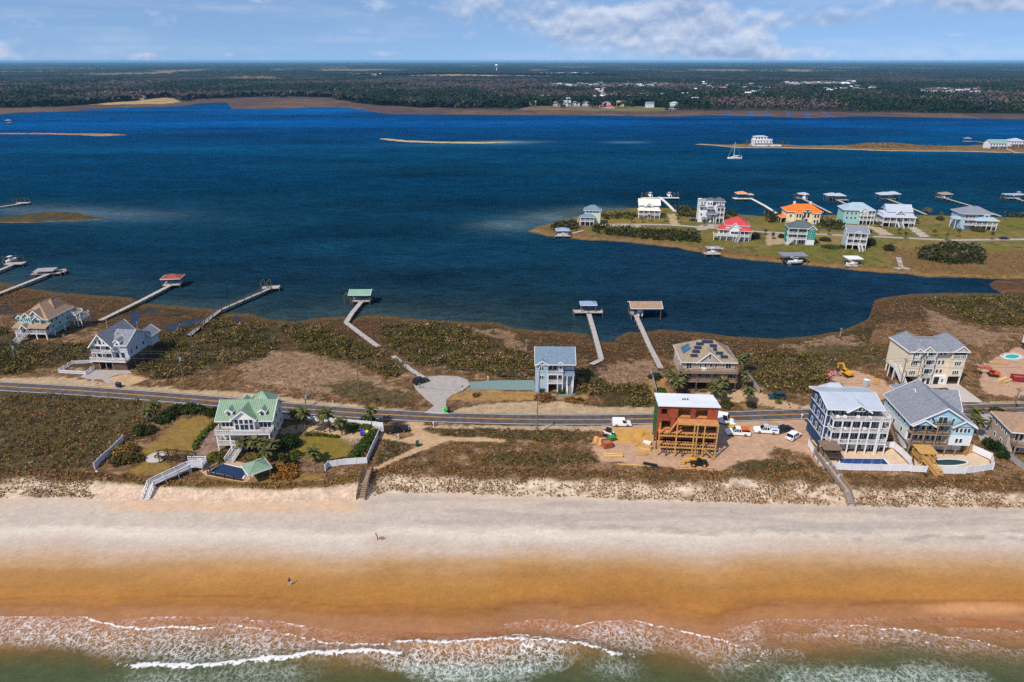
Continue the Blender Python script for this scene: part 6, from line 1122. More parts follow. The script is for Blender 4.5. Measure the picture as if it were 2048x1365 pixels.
    for z in (2.6, 5.4): h.deck(.2, W - .2, 0, 2.4, z); h.rail([(.25, 2.4), (.25, .05), (W - .25, .05), (W - .25, 2.4)], z)
    h.posts([(.3, .1), (3.2, .1), (6.2, .1), (W - .3, .1)], 0, 8.4, .26, WHITE); h.wins([1.8, 4.6, 7.4], 2.4, 5.6, 1.4, 1.9, 0, 2); h.wins([1.8, 4.6, 7.4], 2.4, 2.8, 1.4, 1.9, 0, 2); h.box('ground_wall', .8, W - .8, 2.0, 2.5, 0, 2.4, DARK); h.stairs(6.2, 0, 2.6, 6.6, -4.2, .1, 1.6); h.wins([4, 7], .2, 5.8, .8, 1.3, -90)
    h = Hs('island_house', 'lavender white house with grey metal roof, arched dormer and central stairs', 1764, 454, -8); W = 17.0
    h.box('wall', .4, W - .4, 2.6, 12, 0, 7.2, M_LAV); h.box('upper_wall', 3.4, W - 2.6, 4.4, 12, 7, 9.0, M_LAV); h.gable(3, W - 1.2, 4.2, 13, 8.2, 3.0, 'x', RF_PALE, .5, .18, M_LAV); h.hip(0, W, .2, 10, 5.6, 2.3, RF_PALE, .5, ins=3.6, name='porch_roof'); h.gable(6.8, 11.4, 2.0, 8, 7.0, 2.0, 'y', RF_PALE, .4, .15, M_LAV, name='front_gable'); h.wins([8.0, 9.1, 10.2], 2.0, 7.2, .6, 1.1); h.deck(0, W, 0, 2.6, 2.6); h.rail([(0, 2.6), (0, .05), (7.2, .05)], 2.6); h.rail([(10.6, .05), (W, .05), (W, 2.6)], 2.6); h.posts([(.2, .15), (3.6, .15), (7, .15), (10.6, .15), (14, .15), (W - .2, .15)], 0, 5.6, .26, WHITE); h.wins([2, 4.6, 12.6, 15], 2.6, 2.9, 1.4, 1.9, 0, 2); h.win(8.8, 2.6, 2.7, 1.6, 2.1, 0, 2); h.stairs(8.9, 0, 2.6, 8.9, -4.4, .1, 2.4); h.box('garage_door', 12.2, 15.8, 2.45, 2.6, .05, 2.2, DARK); h.box('garage_door', 1.4, 5.2, 2.45, 2.6, .05, 2.2, DARK); h.deck(-2.4, 0, 3, 8, 2.6); h.rail([(-2.35, 8), (-2.35, 3)], 2.6)
    h = Hs('island_house', 'pale blue house with grey hipped roof and two storey white porches', 1921, 461, -5); W = 18.6
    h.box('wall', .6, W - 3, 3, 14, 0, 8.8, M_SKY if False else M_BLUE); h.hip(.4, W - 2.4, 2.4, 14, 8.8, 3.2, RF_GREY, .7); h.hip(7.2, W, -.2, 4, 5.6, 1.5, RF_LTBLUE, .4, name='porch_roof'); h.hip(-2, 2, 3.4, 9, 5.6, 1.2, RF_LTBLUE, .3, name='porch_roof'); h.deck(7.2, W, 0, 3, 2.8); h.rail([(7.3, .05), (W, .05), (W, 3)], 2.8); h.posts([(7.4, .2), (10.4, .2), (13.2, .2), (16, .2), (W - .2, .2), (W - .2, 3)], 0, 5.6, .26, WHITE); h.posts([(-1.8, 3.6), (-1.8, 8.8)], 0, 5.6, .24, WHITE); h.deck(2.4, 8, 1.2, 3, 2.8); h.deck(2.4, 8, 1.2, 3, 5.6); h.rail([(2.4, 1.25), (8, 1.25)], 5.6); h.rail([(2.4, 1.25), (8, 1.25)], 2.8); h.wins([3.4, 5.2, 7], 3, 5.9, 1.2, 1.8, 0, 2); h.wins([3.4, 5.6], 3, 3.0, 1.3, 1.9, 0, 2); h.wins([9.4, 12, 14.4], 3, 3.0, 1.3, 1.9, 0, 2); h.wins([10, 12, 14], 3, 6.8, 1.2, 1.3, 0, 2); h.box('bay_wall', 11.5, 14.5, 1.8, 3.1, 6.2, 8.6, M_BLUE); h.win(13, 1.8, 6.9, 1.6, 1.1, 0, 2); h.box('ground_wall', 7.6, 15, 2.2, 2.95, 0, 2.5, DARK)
isle_houses()
footprints(); isle_thicket(); spit_scrub()
def far_house(px, py, W, D, H1, roof, rm, wm, label, z=.7, storeys=2, rz=0, name='shore_house', porch=True, detail=True, group=None):
    h = Hs(name, label, loc=P(px, py, z), rz=rz, group=group)
    h.box('wall', 0, W, 0, D, 0, H1, wm)
    if roof == 'hip': h.hip(0, W, 0, D, H1, W * .17, rm, .5)
    elif roof == 'gable': h.gable(0, W, 0, D, H1, D * .32, 'x', rm, .4, .2, wm, trim=False)
    else: h.box('roof', -.3, W + .3, -.3, D + .3, H1, H1 + .4, rm)
    if detail:
        n = max(2, int(W / 3))
        for s in range(storeys):
            for i in range(n): h.win(W * (i + .5) / n, 0, .6 + s * H1 / storeys, 1.3, 1.4)
    if porch: h.deck(-.2, W + .2, -2, 0, H1 / storeys + .1 if storeys > 1 else .8); h.posts([(0, -1.8), (W / 2, -1.8), (W, -1.8)], 0, H1 / storeys, .25, WHITE)
    return h
v = far_house(1507, 292, 20, 10, 6.0, 'flat', RF_WHITE, M_WALLW, 'white flat roofed house on the tip of the far spit'); v.box('upper_wall', 1, 15, 2, 9, 6.4, 9.4, M_WALLW); v.hip(1, 15, 2, 9, 9.4, 1.2, RF_PALE, .6, name='upper_roof'); v.wins([3, 6, 9, 12.5], 2, 7.0, 1.6, 1.6); v.rail([(0, -.2), (20, -.2)], 6.4); v.box('terrace_wall', -6, 30, -4, -2.6, 0, 1.4, WHITE)
far_house(1978, 298, 18, 11, 5.5, 'gable', mat('grey_green_roof', (130, 156, 150), .6, .1, .4), M_WALLW, 'white house with grey green roof on the far spit, nearest the dock'); far_house(2020, 294, 15, 12, 6.0, 'hip', RF_PALE, M_WALLW, 'white hipped house at far right end of the spit')
for x, y, sc in ((1493, 291, 1.3), (1500, 293, 1.2), (1556, 292, 1.3), (1563, 293, 1.2), (1575, 293, 1.2)): palm(x, y, 4.5, {1493: 'palm left of the white flat roofed spit house, farther out', 1500: 'palm left of the white flat roofed spit house, against its wall', 1556: 'palm at right wall of the white flat roofed spit house', 1563: 'palm right of the white flat roofed spit house, second out', 1575: 'palm right of the white flat roofed spit house, farthest out'}[x], 1.5, None, .7)
MAIN_H = [(1057, 212, 'gable', RF_BROWN, M_TAN, 'brown shore house at the left end of the mainland row'), (1106, 213, 'hip', RF_DK, M_WALLW, 'dark roofed shore house, second in the mainland row'), (1126, 213, 'gable', RF_PALE, M_WALLW, 'white shore house with steep pale roof in the mainland row'), (1144, 213, 'hip', RF_GREY, M_WALLW, 'white two storey shore house, fourth in the mainland row'), (1164, 213, 'hip', RF_DK, M_GREYB, 'grey shore house beside the mainland clearing'), (1206, 214, 'hip', RF_BLUE, M_CREAM, 'cream shore house with blue roof behind red roofed pavilion'), (1234, 213, 'gable', RF_BROWN, M_CREAM, 'tan shore house right of red roofed pavilion'), (1292, 216, 'gable', RF_BLUE, M_WALLW, 'white shore house on grass, left of the tall white one'), (1340, 219, 'hip', RF_PALE, M_WALLW, 'tall white shore house with porches at the marsh edge'), (275, 200, 'hip', RF_GREY, M_TAN, 'grey house beside the golden field on the left mainland'), (900, 210, 'gable', RF_RED, M_WALLW, 'small white house with red roof in the far shore trees')]
for x, y, r, rm, wm, l in MAIN_H: far_house(x, y, 16 if x != 900 else 18, 11, 7.5 if x != 1340 else 11, r, rm, wm, l, .6, 2, 0, 'shore_house', porch=(x == 1340))
far_house(1199, 217, 30, 10, 3.0, 'gable', RF_RED, M_WALLW, 'long low red roofed pavilion on the mainland shore lawn', .6, 1, 0, 'shore_pavilion', False)
def villages():
    rg = random.Random(77); wm = [M_WALLW, M_CREAM, M_GREYB, M_BEIGE]; rm = [RF_PALE, RF_GREY, RF_WHITE, RF_BROWN, RF_BLUE]; L = []
    def add(n, x0, x1, y0, y1, label, group, w0, w1):
        for i in range(n):
            px, py = x0 + (x1 - x0) * (i + rg.random()) / n, rg.uniform(y0, y1); W = rg.uniform(w0, w1); D = min(W * .7, 16); H1 = rg.uniform(8, 12) if w0 < 20 else 7
            p = P(px, py, 1.0); t = thing('village_house', label, 'house', p, rg.uniform(-.5, .5), group); MB().box(0, W, 0, D, -1, H1).build('wall', rg.choice(wm), t)
            b = MB(); b.prism([(-.6, -.6, H1), (-.6, D + .6, H1), (-.6, D / 2, H1 + D * .35)], (W + 1.2, 0, 0)); b.build('roof', rg.choice(rm), t)
    add(26, 1095, 1330, 174, 180, 'tiny pale house in the mainland village behind the pines, left cluster', 'houses of the left village cluster', 13, 22)
    add(30, 1565, 1710, 170, 176, 'tiny pale house in the far mainland subdivision, middle cluster', 'houses of the middle subdivision', 14, 24)
    add(18, 1640, 1750, 180, 190, 'small pale house among trees below the middle subdivision', 'houses below the middle subdivision', 12, 18)
    add(22, 1840, 1960, 184, 194, 'small pale house among the trees of the right mainland cluster', 'houses of the right mainland cluster', 12, 20)
    add(24, 1380, 1540, 168, 200, 'small pale house scattered in the woods between village clusters', 'scattered woodland houses', 12, 18)
    add(9, 1075, 1180, 149, 151, 'long pale roof of the distant school by the clearing', 'distant school roofs', 30, 60)
    add(12, 1060, 1400, 198, 211, 'small pale house half hidden in trees along the mainland shore', 'houses in the shore trees', 11, 16)
    add(8, 690, 760, 150, 153, 'faint pale roof in the distant left clearing', 'roofs of the distant left clearing', 20, 40)
    add(7, 1190, 1206, 182, 206, 'small pale house along the straight street through the pines', 'houses along the straight street', 10, 16)
villages()
def water_tower():
    p = P(996, 146, 1.0); d = 6200.0; t = thing('water_tower', 'white water tower above the far woodland', 'water tower', (ground(996, 130, 88)[0] if False else (996 - 1024) / FPX * d * 1.02, d, 0)); m = WHITE
    MB().cyl((0, 0, 0), (0, 0, 44), 3.5, 3.0, 10).build('stem', m, t); b = MB(); b.ball((0, 0, 52), 13, 13, 10, 14, 8); b.build('tank', m, t, smooth=True)
water_tower()

# ================================================================ DOCKS
PILE = mat('piling', (110, 96, 84), .95, .2, 2); DOCKW = mat('dock_boards', (176, 166, 158), .9, .16, 1.0)
def dock(label, path, w=1.7, heads=(), roofs=(), z=1.5, rail=False, name='dock', lifts=(), board=None, gap=4.0):
    board = board or DOCKW; q = []
    for x, y in path:
        zz = max(z, float(zmain(x, y)) + .45) if y > float(C_SHORE(x)) else z; q.append(Vector((*ground(x, y, zz), zz)))
    o0 = Vector((q[0].x, q[0].y, 0)); t = thing(name, label, 'dock', o0); q = [p - o0 for p in q]; b = MB(); pm = shared('pile', lambda: MB().cyl((0, 0, 0), (0, 0, 1), .16, .15, 7).mesh('piling', PILE))
    def pile(x, y, top): inst('piling', pm, t, (x, y, -1.2), 0, (1, 1, top + 1.2))
    for i, (a, c) in enumerate(zip(q[:-1], q[1:])):
        d = (c - a); L = d.length; d.normalize(); s = Vector((-d.y, d.x, 0)) * (w / 2); n = max(2, int(L / .6))
        for k in range(n):
            e0 = a + d * (L * k / n + .03); e1 = a + d * (L * (k + 1) / n - .03); dn = Vector((0, 0, .07)); b.hexa([e0 - s - dn, e0 + s - dn, e1 + s - dn, e1 - s - dn], [e0 - s, e0 + s, e1 + s, e1 - s])
        for sg in (-1, 1): b.bar(a + s * sg * .85 - Vector((0, 0, .2)), c + s * sg * .85 - Vector((0, 0, .2)), .12, .26, 1)
        m = max(1, int(L / gap))
        for k in range(m + 1):
            p = a + d * (L * k / m)
            for sg in (-1, 1): pp = p + s * sg * .95; pile(pp.x, pp.y, pp.z + (.1 if not rail else 1.0))
        if rail:
            for sg in (-1, 1): b.bar(a + s * sg * .95 + Vector((0, 0, 1)), c + s * sg * .95 + Vector((0, 0, 1)), .1, .1, 1); b.bar(a + s * sg * .95 + Vector((0, 0, .5)), c + s * sg * .95 + Vector((0, 0, .5)), .06, .1, 1)
    b.build('walkway', [board, PILE], t)
    for px, py, hw, hd, rz in heads:
        c = Vector((*ground(px, py, z), z)) - o0; b = MB(); n = max(2, int(hd / .5))
        for k in range(n): y = -hd / 2 + hd * k / n; b.box(-hw / 2, hw / 2, y + .02, y + hd / n - .03, -.06, .012)
        b.box(-hw / 2, hw / 2, -hd / 2, hd / 2, -.3, -.08, 1); b.build('platform', [board, PILE], t, c, R(rz))
        cr, sr = math.cos(R(rz)), math.sin(R(rz))
        for ux in (-1, 0, 1):
            for uy in (-1, 1): x, y = ux * (hw / 2 - .1), uy * (hd / 2 - .1); pile(c.x + x * cr - y * sr, c.y + x * sr + y * cr, z + .6)
    for px, py, rw, rd, hgt_, rm, kind, rz in roofs:
        c = Vector((*ground(px, py, z), z)) - o0; cr, sr = math.cos(R(rz)), math.sin(R(rz)); h = Hs.__new__(Hs); h.root = t; n0 = set(t.children)
        for ux in (-1, 1):
            for uy in (-1, 1): x, y = ux * (rw / 2 - .2), uy * (rd / 2 - .2); inst('post', pm, t, (c.x + x * cr - y * sr, c.y + x * sr + y * cr, -1.2), 0, (1, 1, z + hgt_ + 1.2))
        if kind == 'hip': r = h.hip(-rw / 2, rw / 2, -rd / 2, rd / 2, 0, min(rw, rd) * .22, rm, .35)
        elif kind == 'gable': r = h.gable(-rw / 2, rw / 2, -rd / 2, rd / 2, 0, rd * .2, 'x', rm, .35, .14)
        else: r = MB().box(-rw / 2, rw / 2, -rd / 2, rd / 2, 0, .25).build('roof', rm, t)
        r.location = (c.x, c.y, z + hgt_); r.rotation_euler = (0, 0, R(rz))
    for px, py in lifts:
        c = Vector((*ground(px, py, z), z)) - o0; b = MB()
        for ux in (-1.3, 1.3):
            for uy in (-2.2, 2.2): b.cyl((ux, uy, -1.2 - z), (ux, uy, 2.0), .14)
            b.bar((ux, -2.2, 2.0), (ux, 2.2, 2.0), .2)
        b.build('boat_lift', PILE, t, c)
    return t
DG_ROOF = mat('dock_green_roof', (128, 162, 136), .5, .08, .5); DR_ROOF = mat('dock_red_roof', (140, 74, 58), .8, .12, .6); DB_ROOF = mat('dock_blue_roof', (136, 158, 186), .5, .08, .5)
dock('long grey dock at left edge with square open platform at its head', [(-60, 610), (0, 586), (97, 548)], 2.0, [(97, 544, 12, 7, 12), (120, 543, 5, 3, 12)], [(92, 545, 8, 6, 1.0, GREYWOOD, 'flat', 12)]); dock('short dock with crowded lifts at left edge of the sound', [(-60, 562), (0, 540), (26, 529)], 1.8, [(30, 527, 8, 4, 10)], (), lifts=[(8, 524), (22, 522), (36, 522)])
dock('long grey dock ending under a red hipped roof', [(200, 641), (280, 602), (346, 568)], 1.9, [(346, 567, 7, 6, 10)], [(347, 565, 7.5, 6, 2.4, DR_ROOF, 'hip', 8)]); dock('bent grey dock without a roof, reaching out beyond the red roofed one', [(378, 671), (422, 634), (440, 620), (500, 594), (540, 577)], 1.6, [(542, 575, 7, 4, 14)], (), lifts=[(532, 571)], rail=True)
dock('zigzag grey dock ending under a pale green roof', [(757, 694), (722, 668), (692, 645), (704, 626), (724, 602)], 1.8, [(724, 600, 7, 4, 0)], [(723, 598, 8, 6, 2.6, DG_ROOF, 'gable', 0)], lifts=[(698, 598)]); dock('straight narrow dock with wide T head under blue grey roof', [(1182, 729), (1203, 719), (1190, 670), (1178, 628)], 1.7, [(1176, 623, 11, 3.2, 0)], [(1176, 621, 5.5, 4, 2.8, DB_ROOF, 'hip', 0)])
dock('straight dock ending under a brown shingled boathouse roof', [(1322, 737), (1298, 690), (1271, 629)], 1.7, [(1272, 627, 4, 4, 0)], [(1289, 626, 11, 7, 3.0, RF_BROWN, 'gable', 0)]); dock('wooden path of boards running from scrub to turning circle', [(786, 712), (820, 738), (850, 757)], 1.5, z=3.25, name='boardwalk')
WD = mat('dock_white', (226, 222, 216), .7, .06, .6); OR = mat('dock_orange_roof', (232, 140, 84), .7, .1, .6)
dock('dock behind the cream roofed house with wide T head and lifts', [(1351, 424), (1335, 408), (1319, 394)], 2.0, [(1320, 396, 26, 3, 0)], (), 1.2, lifts=[(1288, 392), (1300, 391), (1338, 391), (1352, 392)], board=WD); dock('long white dock with orange roofed boathouse at its head', [(1560, 431), (1530, 412), (1500, 396)], 2.0, [(1484, 397, 12, 5, 0)], [(1482, 396, 7, 6, 3.2, OR, 'hip', 0), (1500, 396, 3, 3, 2.4, OR, 'hip', 0)], 1.2, board=WD)
dock('dock behind orange roofed villa ending under small pale roof', [(1662, 426), (1630, 410), (1604, 397)], 1.8, [(1602, 396, 6, 4, 0)], [(1605, 396, 6, 4, 2.8, RF_PALE, 'hip', 0)], 1.2, lifts=[(1594, 395)]); dock('dock behind pale teal house with two pale roofs', [(1702, 413), (1675, 400)], 1.8, [(1684, 400, 8, 3, 0)], [(1662, 398, 8, 6, 2.8, RF_PALE, 'hip', 0), (1676, 398, 7, 6, 2.6, RF_PALE, 'hip', 0)], 1.2, lifts=[(1658, 400)])
dock('dock behind lavender house with twin pale hipped roofs', [(1852, 429), (1810, 411), (1775, 398)], 1.8, [(1774, 397, 10, 4, 0)], [(1766, 397, 8, 6, 3.0, RF_PALE, 'hip', 0), (1783, 397, 8, 6, 3.4, RF_PALE, 'hip', 0)], 1.2); dock('long dock with small tan roof behind the open lots', [(2002, 433), (1950, 414), (1888, 396)], 1.8, [(1886, 395, 7, 4, 0)], [(1889, 395, 7, 5, 2.6, RF_TAN, 'hip', 0)], 1.2, lifts=[(1879, 395)]); dock('dock cut by the right edge with flat pale roof', [(2110, 415), (2048, 402), (2028, 396)], 1.8, [(2024, 396, 10, 4, 0)], [(2026, 395, 14, 5, 2.0, RF_PALE, 'flat', 0)], 1.2, lifts=[(2010, 396)])
dock('small dock at the island tip with blue roofed boat lift', [(1166, 461), (1145, 467), (1128, 472)], 1.6, [(1126, 472, 9, 2, 0)], [(1125, 469, 7, 5, 2.6, DB_ROOF, 'hip', 0)], 1.2); dock('short grey dock below the red roofed house', [(1446, 496), (1432, 503)], 1.8, [(1424, 507, 8, 4, 0)], [(1426, 501, 7, 5, 1.2, GREYWOOD, 'flat', 0)], 1.2); dock('wide grey flat roofed boathouse below teal green house', [(1583, 509), (1585, 520)], 1.6, [(1574, 524, 1.5, 7, 0)], [(1584, 522, 12, 7, 3.0, RF_GREY, 'flat', 0)], 1.2); dock('white flat roofed boat lift below narrow grey house', [(1700, 516), (1702, 524)], 1.4, [(1703, 532, 6, 2, 0)], [(1704, 527, 7, 6, 2.6, RF_WHITE, 'flat', 0)], 1.2); dock('plain grey fishing pier below the open island lawn', [(1797, 515), (1803, 534)], 2.2, [(1804, 537, 7, 3, 0)], (), 1.2)
dock('distant dock at left edge beyond the marsh islet', [(-60, 424), (0, 414), (52, 406)], 2.0, [(46, 406, 8, 4, 8)], (), 1.2, lifts=[(34, 404), (50, 402)]); dock('pier behind the spit house with grey green roof', [(1978, 287), (1950, 283), (1934, 283)], 2.0, [(1934, 283, 8, 5, 0)], [(1934, 282, 6, 5, 3, RF_GREY, 'hip', 0)], 1.2, gap=8); dock('white pier in front of the spit house with grey green roof', [(2012, 298), (2030, 305)], 2.4, [(2034, 306, 8, 4, 0)], (), 1.2, gap=6); dock('little fishing dock off the left mainland shore', [(18, 246), (24, 244)], 3, [(18, 245, 7, 6, 0)], [(18, 245, 7, 6, 3, RF_GREY, 'hip', 0)], 1.2, gap=8)

# ================================================================ BOATS
HULLM = mat('boat_white', (236, 234, 230), .3, .04, 1, spec=.5)
def motor_boat(px, py, label, L=7.0, rz=0, z=0.35, top=True, cover=None):
    t = thing('motor_boat', label, 'boat', (*ground(px, py, z), z), R(rz)); b = MB(); n = 8; W = L * .34; ring = []
    for i in range(n + 1):
        s = i / n; x = -L / 2 + L * s; w = W / 2 * (1 if s < .5 else math.sqrt(max(0, 1 - ((s - .5) / .5) ** 2.2))) + .02; sh = .9 + .35 * s * s; ring.append([(x, -w, sh), (x, -w * .8, .15), (x, 0, -.1 + .3 * s ** 3), (x, w * .8, .15), (x, w, sh)])
    for r0, r1 in zip(ring[:-1], ring[1:]):
        for k in range(4): b.poly([r0[k], r1[k], r1[k + 1], r0[k + 1]])
        b.poly([r0[0], r0[4], r1[4], r1[0]])
    b.poly(ring[0]); b.build('hull', cover or HULLM, t); MB().box(-.5, .7, -.45, .45, 1.0, 1.75).build('console', HULLM, t); MB().box(.5, .75, -.42, .42, 1.75, 2.1).build('windshield', GLASS, t); MB().box(-L / 2 - .5, -L / 2, -.3, .3, .3, 1.5).build('engine', DARK, t)
    if top: MB().box(-1.0, 1.0, -.8, .8, 2.6, 2.7).build('canopy', HULLM, t); f = MB(); [f.bar((x, y, 1.0), (x, y, 2.6), .06) for x in (-.8, .8) for y in (-.7, .7)]; f.build('canopy_frame', HULLM, t)
for a in [(1126, 471, 'white boat on the lift at the island tip', 6.5, 10), (1300, 393, 'white boat on the left lift behind cream roofed house', 7.5, 90), (1338, 393, 'white boat on the right lift behind cream roofed house', 7.5, 90), (1590, 526, 'white boat under the wide grey flat boathouse roof', 7.5, 5), (1703, 530, 'white boat under the white flat lift roof', 6.5, 10), (1424, 507, 'white boat moored at the short grey dock', 6.5, 20), (2036, 392, 'white boat by the flat roofed dock at right edge', 8, 10), (1280, 628, 'boat half hidden below the brown boathouse roof', 6, 80), (1608, 398, 'small boat beside dock behind orange roofed villa', 6, 90), (1886, 396, 'white boat at the tan roofed dock', 6, 90), (22, 524, 'white boat on the crowded lift at left edge', 6.5, 80)]: motor_boat(a[0], a[1], a[2], a[3], a[4], 1.0 if a[0] not in (1424,) else .2)
def sailboat():
    t = thing('sailboat', 'white sailboat with bare mast anchored in front of the spit', 'sailboat', (*ground(1469, 318, 0), .1), R(-5)); L = 13.5; b = MB(); n = 10; ring = []
    for i in range(n + 1):
        s = i / n; x = -L / 2 + L * s; w = 2.0 * math.sin(math.pi * (.18 + .8 * s)) ** .7 if s < 1 else .03; sh = 1.35 + .3 * (1 - s) ** 2; ring.append([(-x, -w, sh), (-x, -w * .75, 0), (-x, 0, -.5), (-x, w * .75, 0), (-x, w, sh)])
    for r0, r1 in zip(ring[:-1], ring[1:]):
        for k in range(4): b.poly([r0[k], r1[k], r1[k + 1], r0[k + 1]])
        b.poly([r0[0], r0[4], r1[4], r1[0]])
    b.poly(ring[0]); b.build('hull', HULLM, t); MB().box(-2.6, 2.2, -1.1, 1.1, 1.35, 2.0).build('cabin', HULLM, t); MB().box(-2.0, 1.8, -1.13, 1.13, 1.6, 1.8).build('cabin_window', GLASS, t); MB().cyl((-1.0, 0, 1.4), (-1.0, 0, 15.5), .14, .1, 8).build('mast', HULLM, t); MB().cyl((-1, 0, 3.0), (4.6, 0, 3.0), .28, .22, 8).build('boom', HULLM, t)
    f = MB(); f.bar((-1, 0, 15.3), (-6.4, 0, 1.7), .1); f.bar((-1, 0, 15.3), (6.2, 0, 1.7), .05); [f.bar((-1, 0, 14.5), (-1, y, 1.5), .05) for y in (-1.8, 1.8)]; f.build('stays', WHITE, t); MB().box(3.4, 5.6, -1.0, 1.0, 2.9, 3.0).build('bimini', mat('navy_canvas', (40, 60, 90), .9), t); MB().cyl((6.4, 0, 1.5), (6.4, 0, 3.6), .1).build('stern_pole', WHITE, t)
sailboat()
# ================================================================ VEHICLES
TYRE = mat('tyre', (32, 31, 31), .9, .1, 3); HUB = mat('hub', (150, 150, 152), .4, .1, 3, metal=.6); CARGL = mat('car_glass', (24, 30, 36), .06, .1, 1, spec=.6); LAMP = mat('headlamp', (225, 225, 220), .2, .05, 1); TAIL = mat('tail_lamp', (170, 30, 24), .3, .05, 1)
def carpaint(n, rgb): return mat('paint_' + n, rgb, .25, .04, 1.5, spec=.6)
PW = carpaint('white', (238, 238, 238)); PB = carpaint('black', (26, 27, 30)); PG = carpaint('green', (34, 62, 60)); PD = carpaint('dark_blue', (30, 36, 48))
KIND = {'suv': dict(L=4.7, W=1.9, h0=.95, h1=1.72, c0=-2.1, c1=.95, t0=-1.85, t1=.35), 'sedan': dict(L=4.7, W=1.82, h0=.88, h1=1.42, c0=-1.75, c1=1.05, t0=-1.0, t1=.35), 'van': dict(L=4.8, W=1.85, h0=1.0, h1=1.86, c0=-2.38, c1=1.35, t0=-2.32, t1=.75), 'bigvan': dict(L=5.9, W=2.05, h0=1.2, h1=2.6, c0=-2.93, c1=1.9, t0=-2.85, t1=1.3), 'pickup': dict(L=5.8, W=2.0, h0=1.08, h1=1.9, c0=-.75, c1=1.3, t0=-.55, t1=.65)}
def wheel(t, x, y, r=.35):
    w = inst('wheel', shared(('tyre', r), lambda: MB().cyl((0, -.12, 0), (0, .12, 0), r, r, 14).mesh('wheel', TYRE)), t, (x, y, r)); inst('hub', shared(('hub', r), lambda: MB().cyl((0, -.14, 0), (0, .14, 0), r * .58, r * .58, 10).mesh('hub', HUB)), w)
def car(px, py, rz, kind, paint, label, cat='car', z=None, name=None):
    k = KIND[kind]; L, W, h0, h1 = k['L'], k['W'], k['h0'], k['h1']; t = thing(name or {'van': 'delivery_van', 'bigvan': 'delivery_van', 'pickup': 'pickup_truck', 'suv': 'parked_suv'}.get(kind, 'parked_car'), label, cat, P(px, py, z) + Vector((0, 0, .03)), R(rz)); w = W / 2; wb = L * .29
    b = MB(); nose = h0 * .86
    prof = [(-L / 2, .32), (-L / 2 - .04, .6), (-L / 2 + .05, h0), (k['c1'], h0), (L / 2 - .25, nose), (L / 2, nose * .72), (L / 2 - .02, .32)]
    n = len(b.V)
    for y, ins in ((-w, 0), (w, 0)): b.V += [(x, y, z_) for x, z_ in prof]
    m = len(prof); b.F += [tuple(range(m)), tuple(range(2 * m - 1, m - 1, -1))] + [((i + 1) % m, i, m + i, m + (i + 1) % m) for i in range(m)]; b.M += [0] * (m + 2)
    if kind == 'pickup':
        for y in (-w + .05, w - .05): b.box(-L / 2 + .05, k['c0'], y - .05, y + .05, h0, h0 + .12)
    b.build('body', paint, t)
    if kind == 'pickup': MB().box(-L / 2 + .12, k['c0'] - .08, -w + .16, w - .16, h0 + .004, h0 + .02).build('truck_bed', DARK, t)
    c0, c1, t0, t1, ti = k['c0'], k['c1'], k['t0'], k['t1'], .16
    full = kind in ('van', 'bigvan')
    g = MB(); g.hexa([(c0, -w + .03, h0), (c1, -w + .03, h0), (c1, w - .03, h0), (c0, w - .03, h0)], [(t0, -w + ti, h1 - .06), (t1, -w + ti, h1 - .06), (t1, w - ti, h1 - .06), (t0, w - ti, h1 - .06)]); g.build('window', CARGL, t)
    r = MB(); r.box(t0, t1, -w + ti, w - ti, h1 - .06, h1)
    def pil(f, wd=.1):
        for s in (-1, 1): r.bar((c0 + (c1 - c0) * f, s * (w - .035), h0), (t0 + (t1 - t0) * f, s * (w - ti + .005), h1 - .04), wd, .05)
    for f in (0.02, .36, .66, .98): pil(f)
    if full:
        f0 = .72; xb, xt = c0 + (c1 - c0) * f0, t0 + (t1 - t0) * f0; r.hexa([(c0 - .01, -w + .01, h0), (xb, -w + .01, h0), (xb, w - .01, h0), (c0 - .01, w - .01, h0)], [(t0 - .01, -w + ti - .02, h1 - .03), (xt, -w + ti - .02, h1 - .03), (xt, w - ti + .02, h1 - .03), (t0 - .01, w - ti + .02, h1 - .03)])
    r.build('roof', paint, t)
    for x in (-wb, wb):
        for y in (-w + .1, w - .1): wheel(t, x, y, .36 if kind != 'bigvan' else .4)
    for y in (-w + .3, w - .3):
        MB().box(L / 2 - .08, L / 2 + .01, y - .18, y + .18, nose * .62, nose * .8).build('headlight', LAMP, t); MB().box(-L / 2 - .06, -L / 2 + .04, y - .14, y + .14, .62, h0 - .08).build('taillight', TAIL, t)
    return t
car(842, 766, 38, 'suv', PB, 'black suv parked at the edge of the turning circle'); car(794, 863, 12, 'pickup', PB, 'black pickup parked on the sandy track outside white gate', 'pickup'); car(1243, 851, 0, 'van', PW, 'small white van parked on the road edge left of unfinished house', 'van'); car(1443, 845, -25, 'bigvan', PW, 'tall white van half hidden behind unfinished house', 'van')
t = car(1475, 869, 172, 'pickup', PW, 'white pickup carrying an orange rack on the building site', 'pickup'); MB().box(-2.6, -.3, -.9, .9, 1.7, 1.85).build('rack_load', mat('orange_load', (206, 96, 40), .8), t); f = MB(); [f.bar((x, y, 1.1), (x, y, 1.7), .07) for x in (-2.5, -.9) for y in (-.85, .85)]; f.build('rack', DARK, t)
